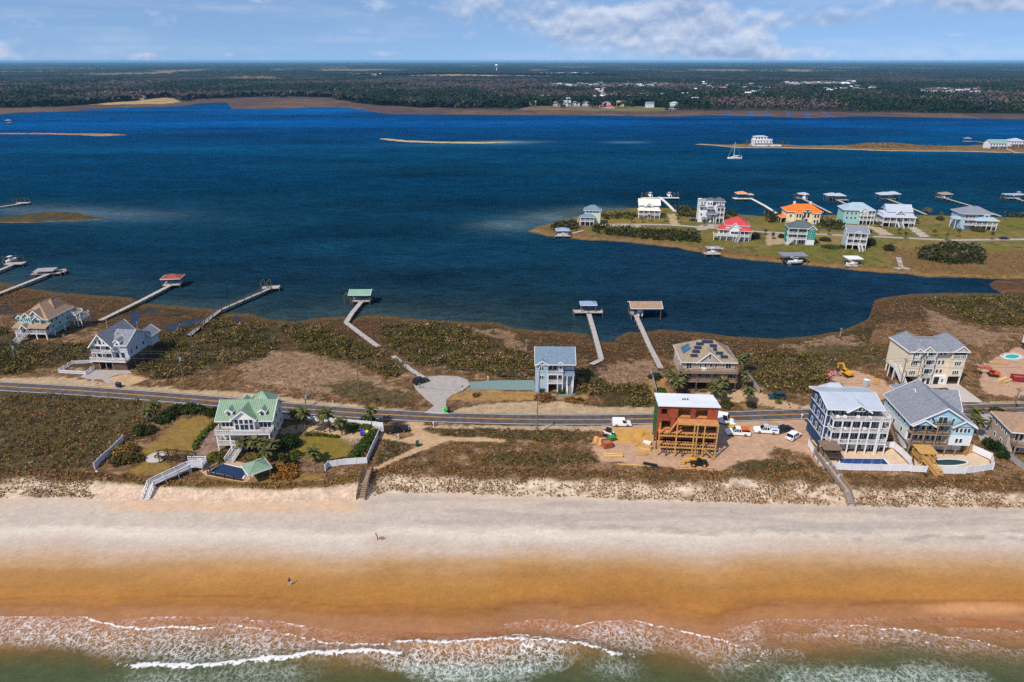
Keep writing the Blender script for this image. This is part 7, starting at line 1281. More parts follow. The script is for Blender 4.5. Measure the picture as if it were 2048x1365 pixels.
t = car(1531, 865, 172, 'pickup', PW, 'white service truck with ladder rack and blue marked side boxes', 'truck'); MB().box(-2.85, -.85, -1.02, -.5, .95, 1.5).build('tool_box', PW, t); MB().box(-2.85, -.85, .5, 1.02, .95, 1.5).build('tool_box', PW, t); f = MB(); [f.bar((x, y, 1.4), (x, y, 2.2), .06) for x in (-2.7, -.7) for y in (-.9, .9)]; [f.bar((-2.9, y, 2.2), (1.2, y, 2.2), .07) for y in (-.9, -.4, .4, .9)]; f.build('ladder_rack', HUB, t); MB().box(-2.5, -1.2, -1.035, -1.02, 1.05, 1.4).build('side_marking', mat('blue_print', (60, 90, 170), .6), t); MB().box(-2.5, -1.2, 1.02, 1.035, 1.05, 1.4).build('side_marking', mat('blue_print', (60, 90, 170), .6), t)
car(1568, 862, 25, 'sedan', PB, 'black sedan parked between service truck and navy house'); car(1587, 876, 40, 'suv', PW, 'white suv parked next to the navy house'); car(1553, 797, 178, 'suv', PG, 'dark green suv parked beside the tan drive of solar panel house'); car(2008, 479, 2, 'sedan', PD, 'dark car driving on the island lane'); car(1386, 442, 160, 'sedan', PB, 'dark car parked left of the white villa')

YEL_M = mat('machine_yellow', (222, 160, 30), .5, .1, 1); ORG_M = mat('machine_orange', (206, 92, 36), .5, .12, 1); BLK = mat('machine_black', (34, 34, 36), .6, .1, 1); REDM = mat('red_steel', (176, 40, 36), .6, .12, 1)
def excavator(px, py, rz, m, label, s=1.0):
    t = thing('excavator', label, 'excavator', P(px, py), R(rz)); t.scale = (s, s, s)
    for y in (-1.0, 1.0):
        b = MB(); b.prism([(-1.7, y - .28, .25), (-1.4, y - .28, 0), (1.4, y - .28, 0), (1.7, y - .28, .25), (1.7, y - .28, .6), (1.4, y - .28, .85), (-1.4, y - .28, .85), (-1.7, y - .28, .6)], (0, .56, 0)); b.build('track', BLK, t)
    MB().cyl((0, 0, .7), (0, 0, 1.05), .8, .8, 12).build('turntable', BLK, t); MB().box(-1.9, .9, -1.15, 1.15, 1.05, 1.9).build('engine_housing', m, t); MB().box(-2.1, -1.5, -1.1, 1.1, 1.0, 1.8).build('counterweight', m, t)
    c = MB().box(-.1, 1.3, .15, 1.15, 1.06, 2.75).build('cab', m, t); MB().box(.0, 1.34, .13, 1.18, 1.75, 2.6).build('cab_window', CARGL, c)
    MB().bar((.9, -.3, 1.5), (2.6, -.3, 3.9), .36, .5).build('boom', m, t); MB().bar((2.5, -.3, 4.0), (4.6, -.3, 3.0), .34, .44).build('boom', m, t); MB().bar((4.6, -.3, 3.2), (4.2, -.3, 1.2), .3, .36).build('dipper_arm', m, t)
    b = MB(); b.prism([(4.3, -.8, 1.3), (4.8, -.8, .9), (4.5, -.8, .3), (3.8, -.8, .3), (3.7, -.8, .9)], (0, 1.0, 0)); b.build('bucket', BLK, t); MB().cyl((1.3, -.3, 1.3), (2.4, -.3, 2.9), .09).build('hydraulic_ram', HUB, t)
excavator(1693, 752, 115, YEL_M, 'yellow tracked excavator with raised boom on the dirt lot', .8); excavator(1985, 752, 165, ORG_M, 'orange excavator with lowered boom on the right dirt lot', .75)
def telehandler():
    t = thing('telehandler', 'yellow and black telehandler parked in front of the unfinished house', 'telehandler', P(1396, 931), R(176)); t.scale = (.8, .8, .8)
    MB().box(-2.2, 2.2, -.75, .75, .6, 1.3).build('chassis', BLK, t)
    for x in (-1.5, 1.5):
        for y in (-1.0, 1.0): w = inst('wheel', shared('bigtyre', lambda: MB().cyl((0, -.22, 0), (0, .22, 0), .68, .68, 16).mesh('wheel', TYRE)), t, (x, y, .68)); inst('hub', shared('bighub', lambda: MB().cyl((0, -.25, 0), (0, .25, 0), .34, .34, 10).mesh('hub', YEL_M)), w)
    c = MB().hexa([(-.6, .1, 1.2), (.8, .1, 1.2), (.8, 1.05, 1.2), (-.6, 1.05, 1.2)], [(-.5, .15, 2.6), (.5, .15, 2.6), (.5, 1.0, 2.6), (-.5, 1.0, 2.6)]).build('cab', BLK, t); MB().box(-.52, .6, .1, 1.06, 1.7, 2.4).build('cab_window', CARGL, c); MB().box(-2.2, -.7, -.2, .9, 1.3, 1.9).build('engine_hood', BLK, t)
    MB().bar((-2.1, -.45, 2.0), (3.4, -.45, 1.5), .5, .5).build('boom', YEL_M, t); MB().bar((3.3, -.45, 1.5), (3.9, -.45, .7), .3, .4).build('boom_head', YEL_M, t); f = MB(); f.box(3.8, 3.95, -1.1, .3, .3, 1.4); f.box(3.9, 5.1, -.9, -.75, .28, .36); f.box(3.9, 5.1, -.1, .05, .28, .36); f.build('fork', YEL_M, t)
telehandler()
def skid():
    t = thing('skid_steer', 'white and red compact loader with black cab left of the building site', 'loader', P(1216, 872), R(-30))
    for y in (-.75, .75): b = MB(); b.prism([(-1.1, y - .2, .2), (-.8, y - .2, 0), (.8, y - .2, 0), (1.1, y - .2, .3), (.7, y - .2, .75), (-.9, y - .2, .75)], (0, .4, 0)); b.build('track', BLK, t)
    MB().box(-1.3, .8, -.55, .55, .5, 1.2).build('body', PW, t); MB().box(-1.4, -.9, -.6, .6, .5, 1.3).build('rear_door', REDM, t); MB().box(-.6, .7, -.5, .5, 1.2, 2.1).build('cab', BLK, t)
    for y in (-.7, .7): MB().bar((-1.1, y, 1.4), (1.3, y, .9), .16, .24).build('lift_arm', PW, t)
    MB().prism([(1.3, -.9, .1), (1.9, -.9, .1), (1.5, -.9, .35), (1.4, -.9, .8), (1.3, -.9, .8)], (0, 1.8, 0)).build('bucket', BLK, t)
skid()
def toilet(px, py, rgb, label):
    t = thing('portable_toilet', label, 'toilet', P(px, py), R(10)); m = mat('plastic_%d' % rgb[0], rgb, .5, .06, 1); MB().box(-.55, .55, -.55, .55, 0, 2.0).build('cabin', m, t); d = MB().box(-.4, .4, -.6, -.555, .1, 1.9).build('door', m, t); MB().box(.25, .33, -.64, -.6, .95, 1.1).build('handle', BLK, d); b = MB(); b.hexa([(-.62, -.62, 2.0), (.62, -.62, 2.0), (.62, .62, 2.0), (-.62, .62, 2.0)], [(-.4, -.4, 2.25), (.4, -.4, 2.25), (.4, .4, 2.25), (-.4, .4, 2.25)]); b.build('roof', mat('plastic_top', (226, 226, 224), .5), t); MB().cyl((.4, .4, 2.0), (.4, .4, 2.6), .05).build('vent_pipe', BLK, t)
toilet(1463, 861, (236, 182, 20), 'yellow portable toilet between unfinished house and white pickup'); toilet(1731, 773, (176, 186, 196), 'pale grey portable toilet on the dirt lot left of beige house')
def bin_(px, py, rgb, label, rz=0, lid=None):
    t = thing('trash_bin', label, 'bin', P(px, py) + Vector((0, 0, .02)), R(rz)); m = mat('bin_%d_%d_%d' % rgb, rgb, .5, .06, 1); t.scale = (1.2, 1.2, 1.2); MB().hexa([(-.25, -.25, .05), (.25, -.25, .05), (.25, .3, .05), (-.25, .3, .05)], [(-.3, -.33, 1.0), (.3, -.33, 1.0), (.3, .38, 1.0), (-.3, .38, 1.0)]).build('bin_body', m, t); MB().hexa([(-.33, -.37, 1.0), (.33, -.37, 1.0), (.33, .42, 1.0), (-.33, .42, 1.0)], [(-.3, -.3, 1.1), (.3, -.3, 1.1), (.3, .4, 1.12), (-.3, .4, 1.12)]).build('lid', lid or m, t)
    for x in (-.27, .27): MB().cyl((x - .03, .36, .12), (x + .03, .36, .12), .12).build('wheel', TYRE, t)
bin_(235, 774, (34, 50, 130), 'blue wheelie bin beside the sandy drive across the road', 10); bin_(240, 775, (34, 34, 38), 'black wheelie bin right beside the blue bin across the road', -8); bin_(724, 872, (30, 60, 170), 'blue recycling bin on the drive inside white gate', 5); bin_(729, 872, (60, 84, 170), 'second blue bin, between the first and the yellow lidded one', 0); bin_(734, 872, (150, 150, 40), 'bin with yellow lid on the drive inside white gate', -5, mat('bin_lid_yellow', (230, 200, 30), .5)); bin_(891, 825, (50, 190, 50), 'bright green bin at the mouth of the turning circle', 0); bin_(898, 826, (34, 36, 34), 'black bin beside the bright green bin', 8); bin_(835, 893, (30, 62, 52), 'lone dark green bin beside the sandy beach path', 0)
def dumpster(px, py, rgb, label, L=5.5, rz=0):
    t = thing('dumpster', label, 'dumpster', P(px, py), R(rz)); m = mat('steel_%d' % rgb[0], rgb, .7, .2, 1); b = MB(); W = 2.2; h = 1.5
    b.box(-L / 2, L / 2, -W / 2, W / 2, .15, .25); b.box(-L / 2, L / 2, -W / 2, -W / 2 + .08, .25, h); b.box(-L / 2, L / 2, W / 2 - .08, W / 2, .25, h); b.box(-L / 2, -L / 2 + .08, -W / 2 + .08, W / 2 - .08, .25, h); b.box(L / 2 - .08, L / 2, -W / 2 + .08, W / 2 - .08, .25, h); b.build('container', m, t)
    for i in range(6): x = -L / 2 + .3 + i * (L - .6) / 5; MB().box(x - .06, x + .06, -W / 2 - .08, -W / 2, .2, h).build('rib', m, t)
    MB().box(-L / 2 + .1, L / 2 - .1, -W / 2 + .1, W / 2 - .1, .25, 1.0).build('rubbish', mat('rubbish', (140, 120, 100), .95, .4, 2), t)
dumpster(2046, 762, (150, 30, 36), 'dark red dumpster at the right edge dirt lot', 6, -12); dumpster(1213, 893, (172, 84, 44), 'rust orange skip of scrap on the building site', 2.2, 15)
LUMB = [NEWWOOD, PLY, mat('pale_lumber', (224, 190, 130), .85, .15, 1.5)]
def lumber(px, py, L, W, h, rz, label, seed=0):
    t = thing('lumber_stack', label, 'lumber', P(px, py), R(rz)); rg = random.Random(seed); n = max(3, int(W / .3)); k = max(1, int(h / .16))
    for j in range(k):
        for i in range(n):
            a = -L / 2 + rg.uniform(-.15, .15); MB().box(a, a + L, -W / 2 + i * W / n + .01, -W / 2 + (i + 1) * W / n - .02, .02 + j * .16, .16 + j * .16).build('board', rg.choice(LUMB), t)
lumber(1192, 884, 3.0, 1.4, .65, 78, 'upright bundle of pale boards left end of the site', 1); lumber(1201, 886, 2.8, 1.0, .5, 80, 'second bundle of boards next to the rust skip', 2); lumber(1226, 912, 4.4, 1.5, .5, 2, 'long stack of boards lying near the dune edge of the site', 3); lumber(1280, 889, 2.4, 1.4, .5, 20, 'jumbled boards left of the unfinished house', 4); lumber(1290, 897, 3.0, 1.6, .65, -25, 'stack of plywood sheets beside the unfinished house', 5); lumber(1284, 908, 3.0, 1.2, .2, 8, 'scattered loose boards in front of the unfinished house', 6); lumber(1262, 931, 6.0, .5, .2, -6, 'single row of long planks along the site edge', 7); lumber(1390, 790 + 148, 9.0, .35, .3, 3, 'dark low beam behind the telehandler', 8); lumber(1752, 764, 4.0, 1.6, .3, 60, 'pale sheets lying on the dirt lot left of beige house', 9); lumber(1998, 727, 5.5, 1.2, .3, -4, 'pale planks on the right dirt lot below the pool', 10); lumber(2010, 762, 4.0, 2.0, .5, 30, 'rust brown timber heap on the right dirt lot', 11)
t = thing('wrapped_pallet', 'white wrapped pallet on top of the plywood by the unfinished house', 'pallet', P(1294, 889), R(-25)); MB().box(-.9, .9, -.5, .5, .15, .75).build('bundle', WHITE, t); [MB().box(-.9, .9, y - .08, y + .08, 0, .15).build('runner', NEWWOOD, t) for y in (-.4, 0, .4)]
t = thing('green_hopper', 'bright green hopper behind the rust skip', 'hopper', P(1223, 882), R(20)); MB().hexa([(-.5, -.4, .3), (.5, -.4, .3), (.5, .4, .3), (-.5, .4, .3)], [(-.9, -.7, 1.2), (.9, -.7, 1.2), (.9, .7, 1.2), (-.9, .7, 1.2)]).build('tub', mat('green_plastic', (40, 150, 70), .6), t); [MB().box(x - .06, x + .06, -.3, .3, 0, .32).build('leg', BLK, t) for x in (-.4, .4)]
t = thing('sawhorse', 'yellow sawhorse on the yellow sand of the site', 'sawhorse', P(1285, 871), R(60)); MB().bar((-.7, 0, .9), (.7, 0, .9), .14, .16).build('beam', YEL_M, t); [MB().bar((x, 0, .85), (x, y, 0), .1).build('leg', YEL_M, t) for x in (-.55, .55) for y in (-.35, .35)]
t = thing('trailer', 'dark flat trailer with raised ramp beside the road', 'trailer', P(1691, 786), R(95)); MB().box(-2.4, 2.0, -1.0, 1.0, .55, .7).build('bed', BLK, t); MB().bar((2.0, 0, .6), (3.2, 0, .5), .2).build('tongue', BLK, t); [wheel(t, -.5 + i * .9, y, .36) for i in (0, 1) for y in (-1.05, 1.05)]; f = MB(); f.bar((-2.4, -.95, .7), (-2.6, -.95, 2.3), .12); f.bar((-2.4, .95, .7), (-2.6, .95, 2.3), .12); [f.bar((-2.4 - .05 * i, -.95, .7 + .4 * i), (-2.4 - .05 * i, .95, .7 + .4 * i), .1) for i in range(5)]; f.build('ramp', BLK, t)
t = thing('plate_compactor', 'small tan roller machine beside the dark trailer', 'roller', P(1709, 790), R(10)); MB().cyl((-.6, -.6, .45), (-.6, .6, .45), .45, .45, 14).build('drum', HUB, t); MB().box(-.4, 1.2, -.5, .5, .5, 1.3).build('body', mat('tan_machine', (206, 170, 110), .5), t); [wheel(t, .9, y, .4) for y in (-.5, .5)]; MB().bar((.2, 0, 1.3), (.5, 0, 2.0), .1).build('steering_post', BLK, t)
def heap(px, py, label, cols, seed, name='debris_heap'):
    t = thing(name, label, 'debris', P(px, py)); rg = random.Random(seed)
    for i in range(16): a = rg.uniform(0, 3); x, y = rg.uniform(-1.6, 1.6), rg.uniform(-1.1, 1.1); MB().bar((x - math.cos(a) * .7, y - math.sin(a) * .7, .1 + rg.random() * .3), (x + math.cos(a) * .7, y + math.sin(a) * .7, .15 + rg.random() * .6), rg.uniform(.2, .7), .12).build('scrap', rg.choice(cols), t)
heap(1652, 755, 'heap of mixed scrap and brush at left of the dirt lot', [REDM, PLY, GREYWOOD, mat('green_tarp', (70, 140, 90), .8)], 1); heap(1672, 750, 'orange red scrap patch beside the yellow excavator', [mat('orange_tarp', (216, 70, 40), .8), REDM, GREYWOOD], 2); heap(1968, 736, 'rusty scrap pile on the right dirt lot near the orange excavator', [DKWOOD, ORG_M, GREYWOOD], 3)
t = thing('brush_roll', 'roll of dark silt fence at the dune edge of the site', 'fence roll', P(1300, 932), R(-30)); MB().bar((-1.6, 0, .25), (1.6, .2, .5), .4, .5).build('roll', BLK, t); MB().bar((1.5, .2, 0), (1.5, .2, 1.0), .1).build('stake', NEWWOOD, t)

# ================================================================ POLES, WIRES
POLEW = mat('pole_wood', (120, 108, 98), .95, .2, 2); WIRE = mat('wire', (70, 68, 66), .6, .05, 1)
def pole(px, py, h, label, arm=True, can=False, light=False):
    p = P(px, py); t = thing('utility_pole', label, 'utility pole', p); MB().cyl((0, 0, -.3), (0, 0, h), .17, .12, 8).build('pole', POLEW, t)
    if arm: MB().bar((0, -.9, h - .5), (0, .9, h - .5), .12, .14).build('crossarm', POLEW, t); [MB().cyl((0, y, h - .45), (0, y, h - .2), .06).build('insulator', HUB, t) for y in (-.85, 0, .85)]
    if can: MB().cyl((.35, 0, h - 2.6), (.35, 0, h - 1.6), .28, .28, 10).build('transformer', mat('transformer', (150, 172, 176), .5), t)
    if light: MB().bar((0, 0, h - .4), (-.9, -.3, h - .1), .08).build('lamp_arm', HUB, t); MB().box(-1.3, -.8, -.5, -.2, h - .2, h - .05).build('lamp_head', HUB, t)
    return p + Vector((0, 0, h - .2))
tops = [Vector((-205, 195, 12.5))]
tops.append(pole(32, 722, 6.5, 'utility pole at left edge in front of the teal house', can=True)); tops.append(pole(368, 765, 9.4, 'utility pole in the scrub right of grey blue house', can=True)); tops.append(pole(718, 784, 9.4, 'utility pole standing in scrub left of the turning circle')); tops.append(pole(1078, 810, 10.2, 'utility pole in front of the pale blue house')); tops.append(pole(1420, 775, 7.2, 'utility pole before the decks of solar panel house', can=True)); tops.append(pole(1798, 781, 9.6, 'utility pole at left corner of the beige house')); tops.append(Vector((165, 172, 12.8)))
pole(612, 814, 5.0, 'short pole with transformer by the road right of green roofed house', False, True); s1 = pole(1074, 868, 8.4, 'utility pole in the scrub on the ocean side of the road', True); pole(2026, 822, 6.6, 'pole with lamp and transformer at the right edge of the road', True, True, True)
def wire(a, b, label, sag=.9, r=.03, group='overhead power lines along the road'):
    m = MB(); n = 12; pts = [a.lerp(b, i / n) + Vector((0, 0, -sag * 4 * (i / n) * (1 - i / n))) - a for i in range(n + 1)]
    for p, q in zip(pts[:-1], pts[1:]): m.cyl(p, q, r, r, 4)
    o = m.build('power_line', WIRE, None, a); tag(o, label, 'power line', group)
NM = ['left edge and the teal house pole', 'poles at teal and grey blue houses', 'grey blue house pole and turning circle pole', 'turning circle pole and pale blue house pole', 'pale blue house pole and solar house pole', 'solar house pole and beige house pole', 'beige house pole and the right edge']
for (a, b), n in zip(zip(tops[:-1], tops[1:]), NM):
    for dy, dz in ((-.85, 0), (.85, 0), (0, -2.0)): wire(a + Vector((0, dy, dz)), b + Vector((0, dy, dz)), 'upper wire strung between ' + n if dz == 0 else 'lower cable strung between ' + n)
wire(tops[4], s1, 'wire crossing the road before the pale blue house', .3)

# ================================================================ FENCES
FW = mat('fence_white', (226, 224, 226), .5, .05, .6)
def fence(path, h, m, label, name='fence', step=2.2, pick=False, cat='fence'):
    q = [P(*p) for p in path]; t = thing(name, label, cat, q[0]); o0 = q[0]
    for a, b in zip(q[:-1], q[1:]):
        d = b - a; n = max(1, round(d.length / step)); ang = math.atan2(d.y, d.x); L = d.length / n; key = ('fp', m.name, round(L, 1), h, pick)
        def mk():
            mb = MB(); l = round(L, 1)
            if pick:
                for i in range(int(l / .28)): mb.box(i * .28 + .05, i * .28 + .2, -.02, .02, .08, h)
                mb.box(0, l, -.04, .04, .25, .35); mb.box(0, l, -.04, .04, h - .3, h - .2)
            else:
                mb.box(.03, l - .03, -.025, .025, .08, h - .06); mb.box(0, l, -.045, .045, .05, .17); mb.box(0, l, -.045, .045, h - .14, h)
                for i in range(1, int(l / .4)): mb.box(i * .4 - .02, i * .4 + .02, -.035, .035, .17, h - .14)
            return mb.mesh('panel', m)
        me = shared(key, mk); pm = shared(('fpost', m.name, h), lambda: MB().box(-.08, .08, -.08, .08, -.2, h + .1).mesh('post', m))
        for i in range(n):
            p = a + d * (i / n) - o0; sl = math.atan2(d.z, d.xy.length); o = inst('panel', me, t, p, ang); o.rotation_euler = (0, -sl, ang); inst('post', pm, t, p, ang)
        inst('post', pm, t, b - o0, ang)
    return t
fence([(190, 938), (205, 922), (225, 905), (248, 882)], 1.5, FW, 'white panel fence on the left boundary of green roofed house'); fence([(651, 942), (657, 935), (690, 930), (734, 927), (748, 895), (760, 868)], 1.6, FW, 'white panel fence wrapping the lower right corner of the lawn'); fence([(561, 838), (620, 841), (680, 847), (752, 853), (766, 855)], 1.3, FW, 'long white fence along the road beside green roofed house'); fence([(751, 863), (767, 864)], 1.7, FW, 'white gate panel beside the black pickup', 'gate', 2.0, True, 'gate'); fence([(744, 866), (752, 868)], .9, FW, 'short white picket piece by the hedge top', 'fence', 1.5, True)
fence([(119, 747), (172, 750), (193, 736)], 1.2, FW, 'white picket fence in front of the small garden of grey blue house', pick=True); fence([(119, 745), (146, 729), (184, 727)], 1.2, FW, 'white picket fence behind the small garden of grey blue house', pick=True)
fence([(1616, 891), (1630, 915), (1647, 938), (1700, 941), (1760, 942), (1821, 943)], 1.7, FW, 'white panel fence round the navy house pool'); fence([(1785, 896), (1802, 910), (1819, 928), (1821, 942)], 1.7, FW, 'white fence dividing the two oceanfront pools'); fence([(1822, 944), (1852, 945)], 1.6, FW, 'short white fence left of the yellow stairs'); fence([(1884, 948), (1930, 948), (1985, 940), (1981, 920), (1944, 903)], 1.7, FW, 'curved white fence round the sky blue house pool'); fence([(1745, 895), (1785, 896)], 1.6, FW, 'white fence behind the navy house pool deck')
fence([(1301, 746), (1312, 787)], 1.6, GREYWOOD, 'grey board fence left of solar panel house'); fence([(1493, 752), (1518, 787)], 1.6, GREYWOOD, 'grey board fence right of solar panel house'); fence([(2000, 905), (2048, 942), (2100, 980)], 1.5, GREYWOOD, 'grey board fence in front of low tan house'); fence([(420, 946), (440, 932), (448, 925)], 1.1, BLK, 'black metal pool fence beside the boardwalk', pick=True); fence([(416, 950), (450, 957), (484, 963)], 1.0, BLK, 'low black metal fence along the ocean side of the pool', pick=True)

# ================================================================ POOLS AND GARDENS
COVER = mat('pool_cover', (28, 50, 82), .7, .14, .8); BLUEW = mat('pool_blue', (30, 66, 120), .15, .1, .8, spec=.5); DEEPW = mat('pool_green', (34, 66, 72), .12, .2, .6, spec=.5); TEALW = mat('pool_teal', (30, 170, 160), .1, .1, .8, spec=.5); PAVER = mat('paver', (190, 150, 120), .9, .12, 1.2)
def pool(poly, m, label, inset=.8, decks=None, deckm=None, name='swimming_pool'):
    pts = [P(x, y, HIGH) for x, y in poly]; c = sum(pts, Vector()) / len(pts); t = thing(name, label, 'pool', (c.x, c.y, HIGH)); q = [(p.x - c.x, p.y - c.y) for p in pts]; n = len(q)
    if sum(q[i][0] * q[(i + 1) % n][1] - q[(i + 1) % n][0] * q[i][1] for i in range(n)) < 0: q.reverse()
    big = [(x * (1 + inset / max(1, math.hypot(x, y))), y * (1 + inset / max(1, math.hypot(x, y)))) for x, y in q]; mid = [(x * (1 + .35 / max(1, math.hypot(x, y))), y * (1 + .35 / max(1, math.hypot(x, y)))) for x, y in q]
    b = MB(); b.prism([(x, y, .0) for x, y in big], (0, 0, .06)); b.build('pool_deck', deckm or CONC, t); b = MB()
    for i in range(n): j = (i + 1) % n; b.hexa([(*q[i], .061), (*q[j], .061), (*mid[j], .061), (*mid[i], .061)], [(*q[i], .13), (*q[j], .13), (*mid[j], .13), (*mid[i], .13)])
    b.build('coping', WHITE, t); b = MB(); b.prism([(x, y, .062) for x, y in q], (0, 0, .03)); b.build('water' if m is not COVER else 'cover', m, t); return t
def ell(cx, cy, rx, ry, n=20, k=0.0): return [(cx + rx * math.cos(a) * (1 + k * math.cos(2 * a)), cy + ry * math.sin(a)) for a in np.linspace(0, 2 * math.pi, n, endpoint=False)]
sheet('patio', [(396, 940), (415, 922), (450, 920), (470, 922), (500, 930), (520, 945), (490, 966), (412, 952)], PAVER, .012, HIGH, label='tan paved patio round the covered pool')
pool([(419, 944), (447, 929), (486, 938), (492, 948), (484, 958), (450, 951)], COVER, 'pool under a dark blue cover in front of green roofed house', .5, deckm=PAVER)
sheet('patio', [(1672, 903), (1770, 904), (1784, 897), (1818, 930), (1818, 938), (1655, 936), (1640, 915)], TANCONC, .014, HIGH, label='tan concrete patio of the navy house pool'); pool([(1678, 918), (1767, 919), (1778, 931), (1682, 931)], BLUEW, 'long rectangular blue pool in front of the navy house', .4, deckm=TANCONC)
sheet('patio', [(1828, 915), (1860, 908), (1930, 910), (1946, 905), (1978, 921), (1982, 937), (1930, 944), (1860, 942), (1830, 938)], TANCONC, .014, HIGH, label='tan patio of the sky blue house pool'); pool(ell(1896, 926, 34, 6.0, 22, .12), DEEPW, 'curved dark green pool in front of the sky blue house', 1.0); sheet('sand_yard', [(1668, 900), (1640, 900), (1622, 880), (1660, 880)], TANCONC, .010, HIGH, label='sandy yard beside navy house')
pool(ell(2024, 714, 15, 4.5, 16), TEALW, 'small bright teal pool on the right dirt lot', 1.4)
def pavilion(px, py, w, h, rm, pm, label, rz, flat=False, deckz=0):
    H_ = Hs('garden_pavilion', label, loc=P(px, py), rz=rz, cat='pavilion'); H_.posts([(x, y) for x in (-w / 2 + .2, w / 2 - .2) for y in (-w / 2 + .2, w / 2 - .2)], 0, h, .2, pm)
    if flat: H_.box('roof', -w / 2 - .2, w / 2 + .2, -w / 2 - .2, w / 2 + .2, h, h + .2, rm)
    else: H_.hip(-w / 2, w / 2, -w / 2, w / 2, h, w * .28, rm, .3, ribs=.5)
    if deckz: H_.deck(-w / 2, w / 2, -w / 2, w / 2, deckz, pm); H_.rail([(-w / 2, w / 2), (-w / 2, -w / 2), (w / 2, -w / 2), (w / 2, w / 2)], deckz, pm)
    return H_
pavilion(516, 954, 4.6, 2.7, RF_GREEN, GREYWOOD, 'open pavilion with green metal roof beside the covered pool', 38); g = pavilion(1655, 916, 3.8, 3.2, mat('shelter_roof', (126, 100, 82), .9, .2, 1), DKWOOD, 'dark brown shade shelter on stilts beside the navy house pool', -3, True, 1.4); g.box('table', -.6, .6, -.4, .4, 1.4, 2.2, mat('teal_cloth', (40, 140, 120), .8)); y = pavilion(1845, 922, 3.6, 2.9, NEWWOOD, NEWWOOD, 'new yellow timber shelter above the curved pool steps', -5, True, 1.1); y.box('hot_tub', -1.0, 1.0, -1.0, 1.0, 1.1, 1.9, WHITE)
for i, (x, y) in enumerate([(329, 921), (346, 922), (363, 924), (383, 926)]):
    t = thing('garden_swing', ['wooden swing arbour nearest the fire circle, first of four', 'second wooden swing arbour from the fire circle', 'third wooden swing arbour from the fire circle', 'last wooden swing arbour, next to the boardwalk'][i], 'swing', P(x, y), R(25 - i * 14)); [MB().box(a - .09, a + .09, b - .09, b + .09, 0, 2.4).build('post', DKWOOD, t) for a in (-1.0, 1.0) for b in (-.6, .6)]
    [MB().bar((x_, s_ * .9, 2.4), (x_, 0, 3.0), .09, .12).build('rafter', DKWOOD, t) for x_ in (-1.2, -.7, -.25, .25, .7, 1.2) for s_ in (-1, 1)]; [MB().bar((-1.2, y_, 2.42), (1.2, y_, 2.42), .1).build('beam', DKWOOD, t) for y_ in (-.6, .6)]; MB().box(-.75, .75, -.25, .25, .5, .6).build('swing_seat', DKWOOD, t); MB().box(-.75, .75, .2, .28, .6, 1.1).build('seat_back', DKWOOD, t); c = MB(); [c.bar((x_, 0, .6), (x_, 0, 2.5), .04) for x_ in (-.7, .7)]; c.build('chain', BLK, t)
t = thing('fire_pit', 'round pale stone fire circle on the left lawn', 'fire pit', P(314, 915)); MB().cyl((0, 0, 0), (0, 0, .1), 2.4, 2.4, 28).build('stone_floor', CONC, t)
for i in range(12): a = i * math.pi / 6; MB().box(-.16, .16, -.1, .1, .1, .4).build('stone', mat('pit_stone', (140, 120, 108), .9, .2), t, (.55 * math.cos(a), .55 * math.sin(a), 0), a + math.pi / 2)
def walk(label, pts, w, m, board, rail=True, step=None, name='beach_boardwalk'):
    """Raised walkway; the last leg goes down as stairs. pts: (px, py, height in metres)."""
    q = [Vector((*ground(x, y, z), z)) for x, y, z in pts]; o0 = q[0].copy(); o0.z = 0; h = Hs.__new__(Hs); h.root = thing(name, label, 'boardwalk', o0); q = [p - o0 for p in q]; b = MB()
    for a, c in zip(q[:-2], q[1:-1]):
        d = (c - a); L = d.length; d.normalize(); s = Vector((-d.y, d.x, 0)).normalized() * (w / 2); n = int(L / .5) + 1
        for k in range(n): e0 = a + d * (L * k / n + .02); e1 = a + d * (L * (k + 1) / n - .02); dn = Vector((0, 0, .06)); b.hexa([e0 - s - dn, e0 + s - dn, e1 + s - dn, e1 - s - dn], [e0 - s, e0 + s, e1 + s, e1 - s])
        n = max(1, int(L / 2.4)); r = MB()
        for k in range(n + 1):
            for sg in (-1, 1): p = a + d * (L * k / n) + s * sg; MB().box(-.08, .08, -.08, .08, -2.2, 1.1 if rail else .1).build('post', m, h.root, p)
        if rail:
            for sg in (-1, 1): r.bar(a + s * sg + Vector((0, 0, 1)), c + s * sg + Vector((0, 0, 1)), .14, .08); r.bar(a + s * sg + Vector((0, 0, .55)), c + s * sg + Vector((0, 0, .55)), .05, .3); r.bar(a + s * sg + Vector((0, 0, .15)), c + s * sg + Vector((0, 0, .15)), .05, .15)
            r.build('railing', m, h.root)
    b.build('walkway', board, h.root); a, c = q[-2], q[-1]; h.stairs(a.x, a.y, a.z, c.x, c.y, c.z, w, m, board, rail); return h
WB = mat('white_boards', (206, 202, 200), .8, .1, 1)
wk = walk('white railed boardwalk and stairs from the pool down to the beach', [(404, 929, 4.3), (378, 934, 4.3), (303, 969, 4.0), (291, 1001, 1.85)], 1.5, FW, WB); c0 = Vector((*ground(393, 928, 4.3), 4.3)) - wk.root.location; wk.deck(c0.x - 2.4, c0.x + 1.8, c0.y - 1.2, c0.y + 1.4, 4.28); wk.rail([(c0.x - 2.4, c0.y + 1.4), (c0.x + 1.8, c0.y + 1.4), (c0.x + 1.8, c0.y - 1.2)], 4.28); wk.posts([(c0.x - 2.2, c0.y + 1.2), (c0.x + 1.6, c0.y + 1.2), (c0.x + 1.6, c0.y - 1.0)], 2.6, 4.2, .2, GREYWOOD)
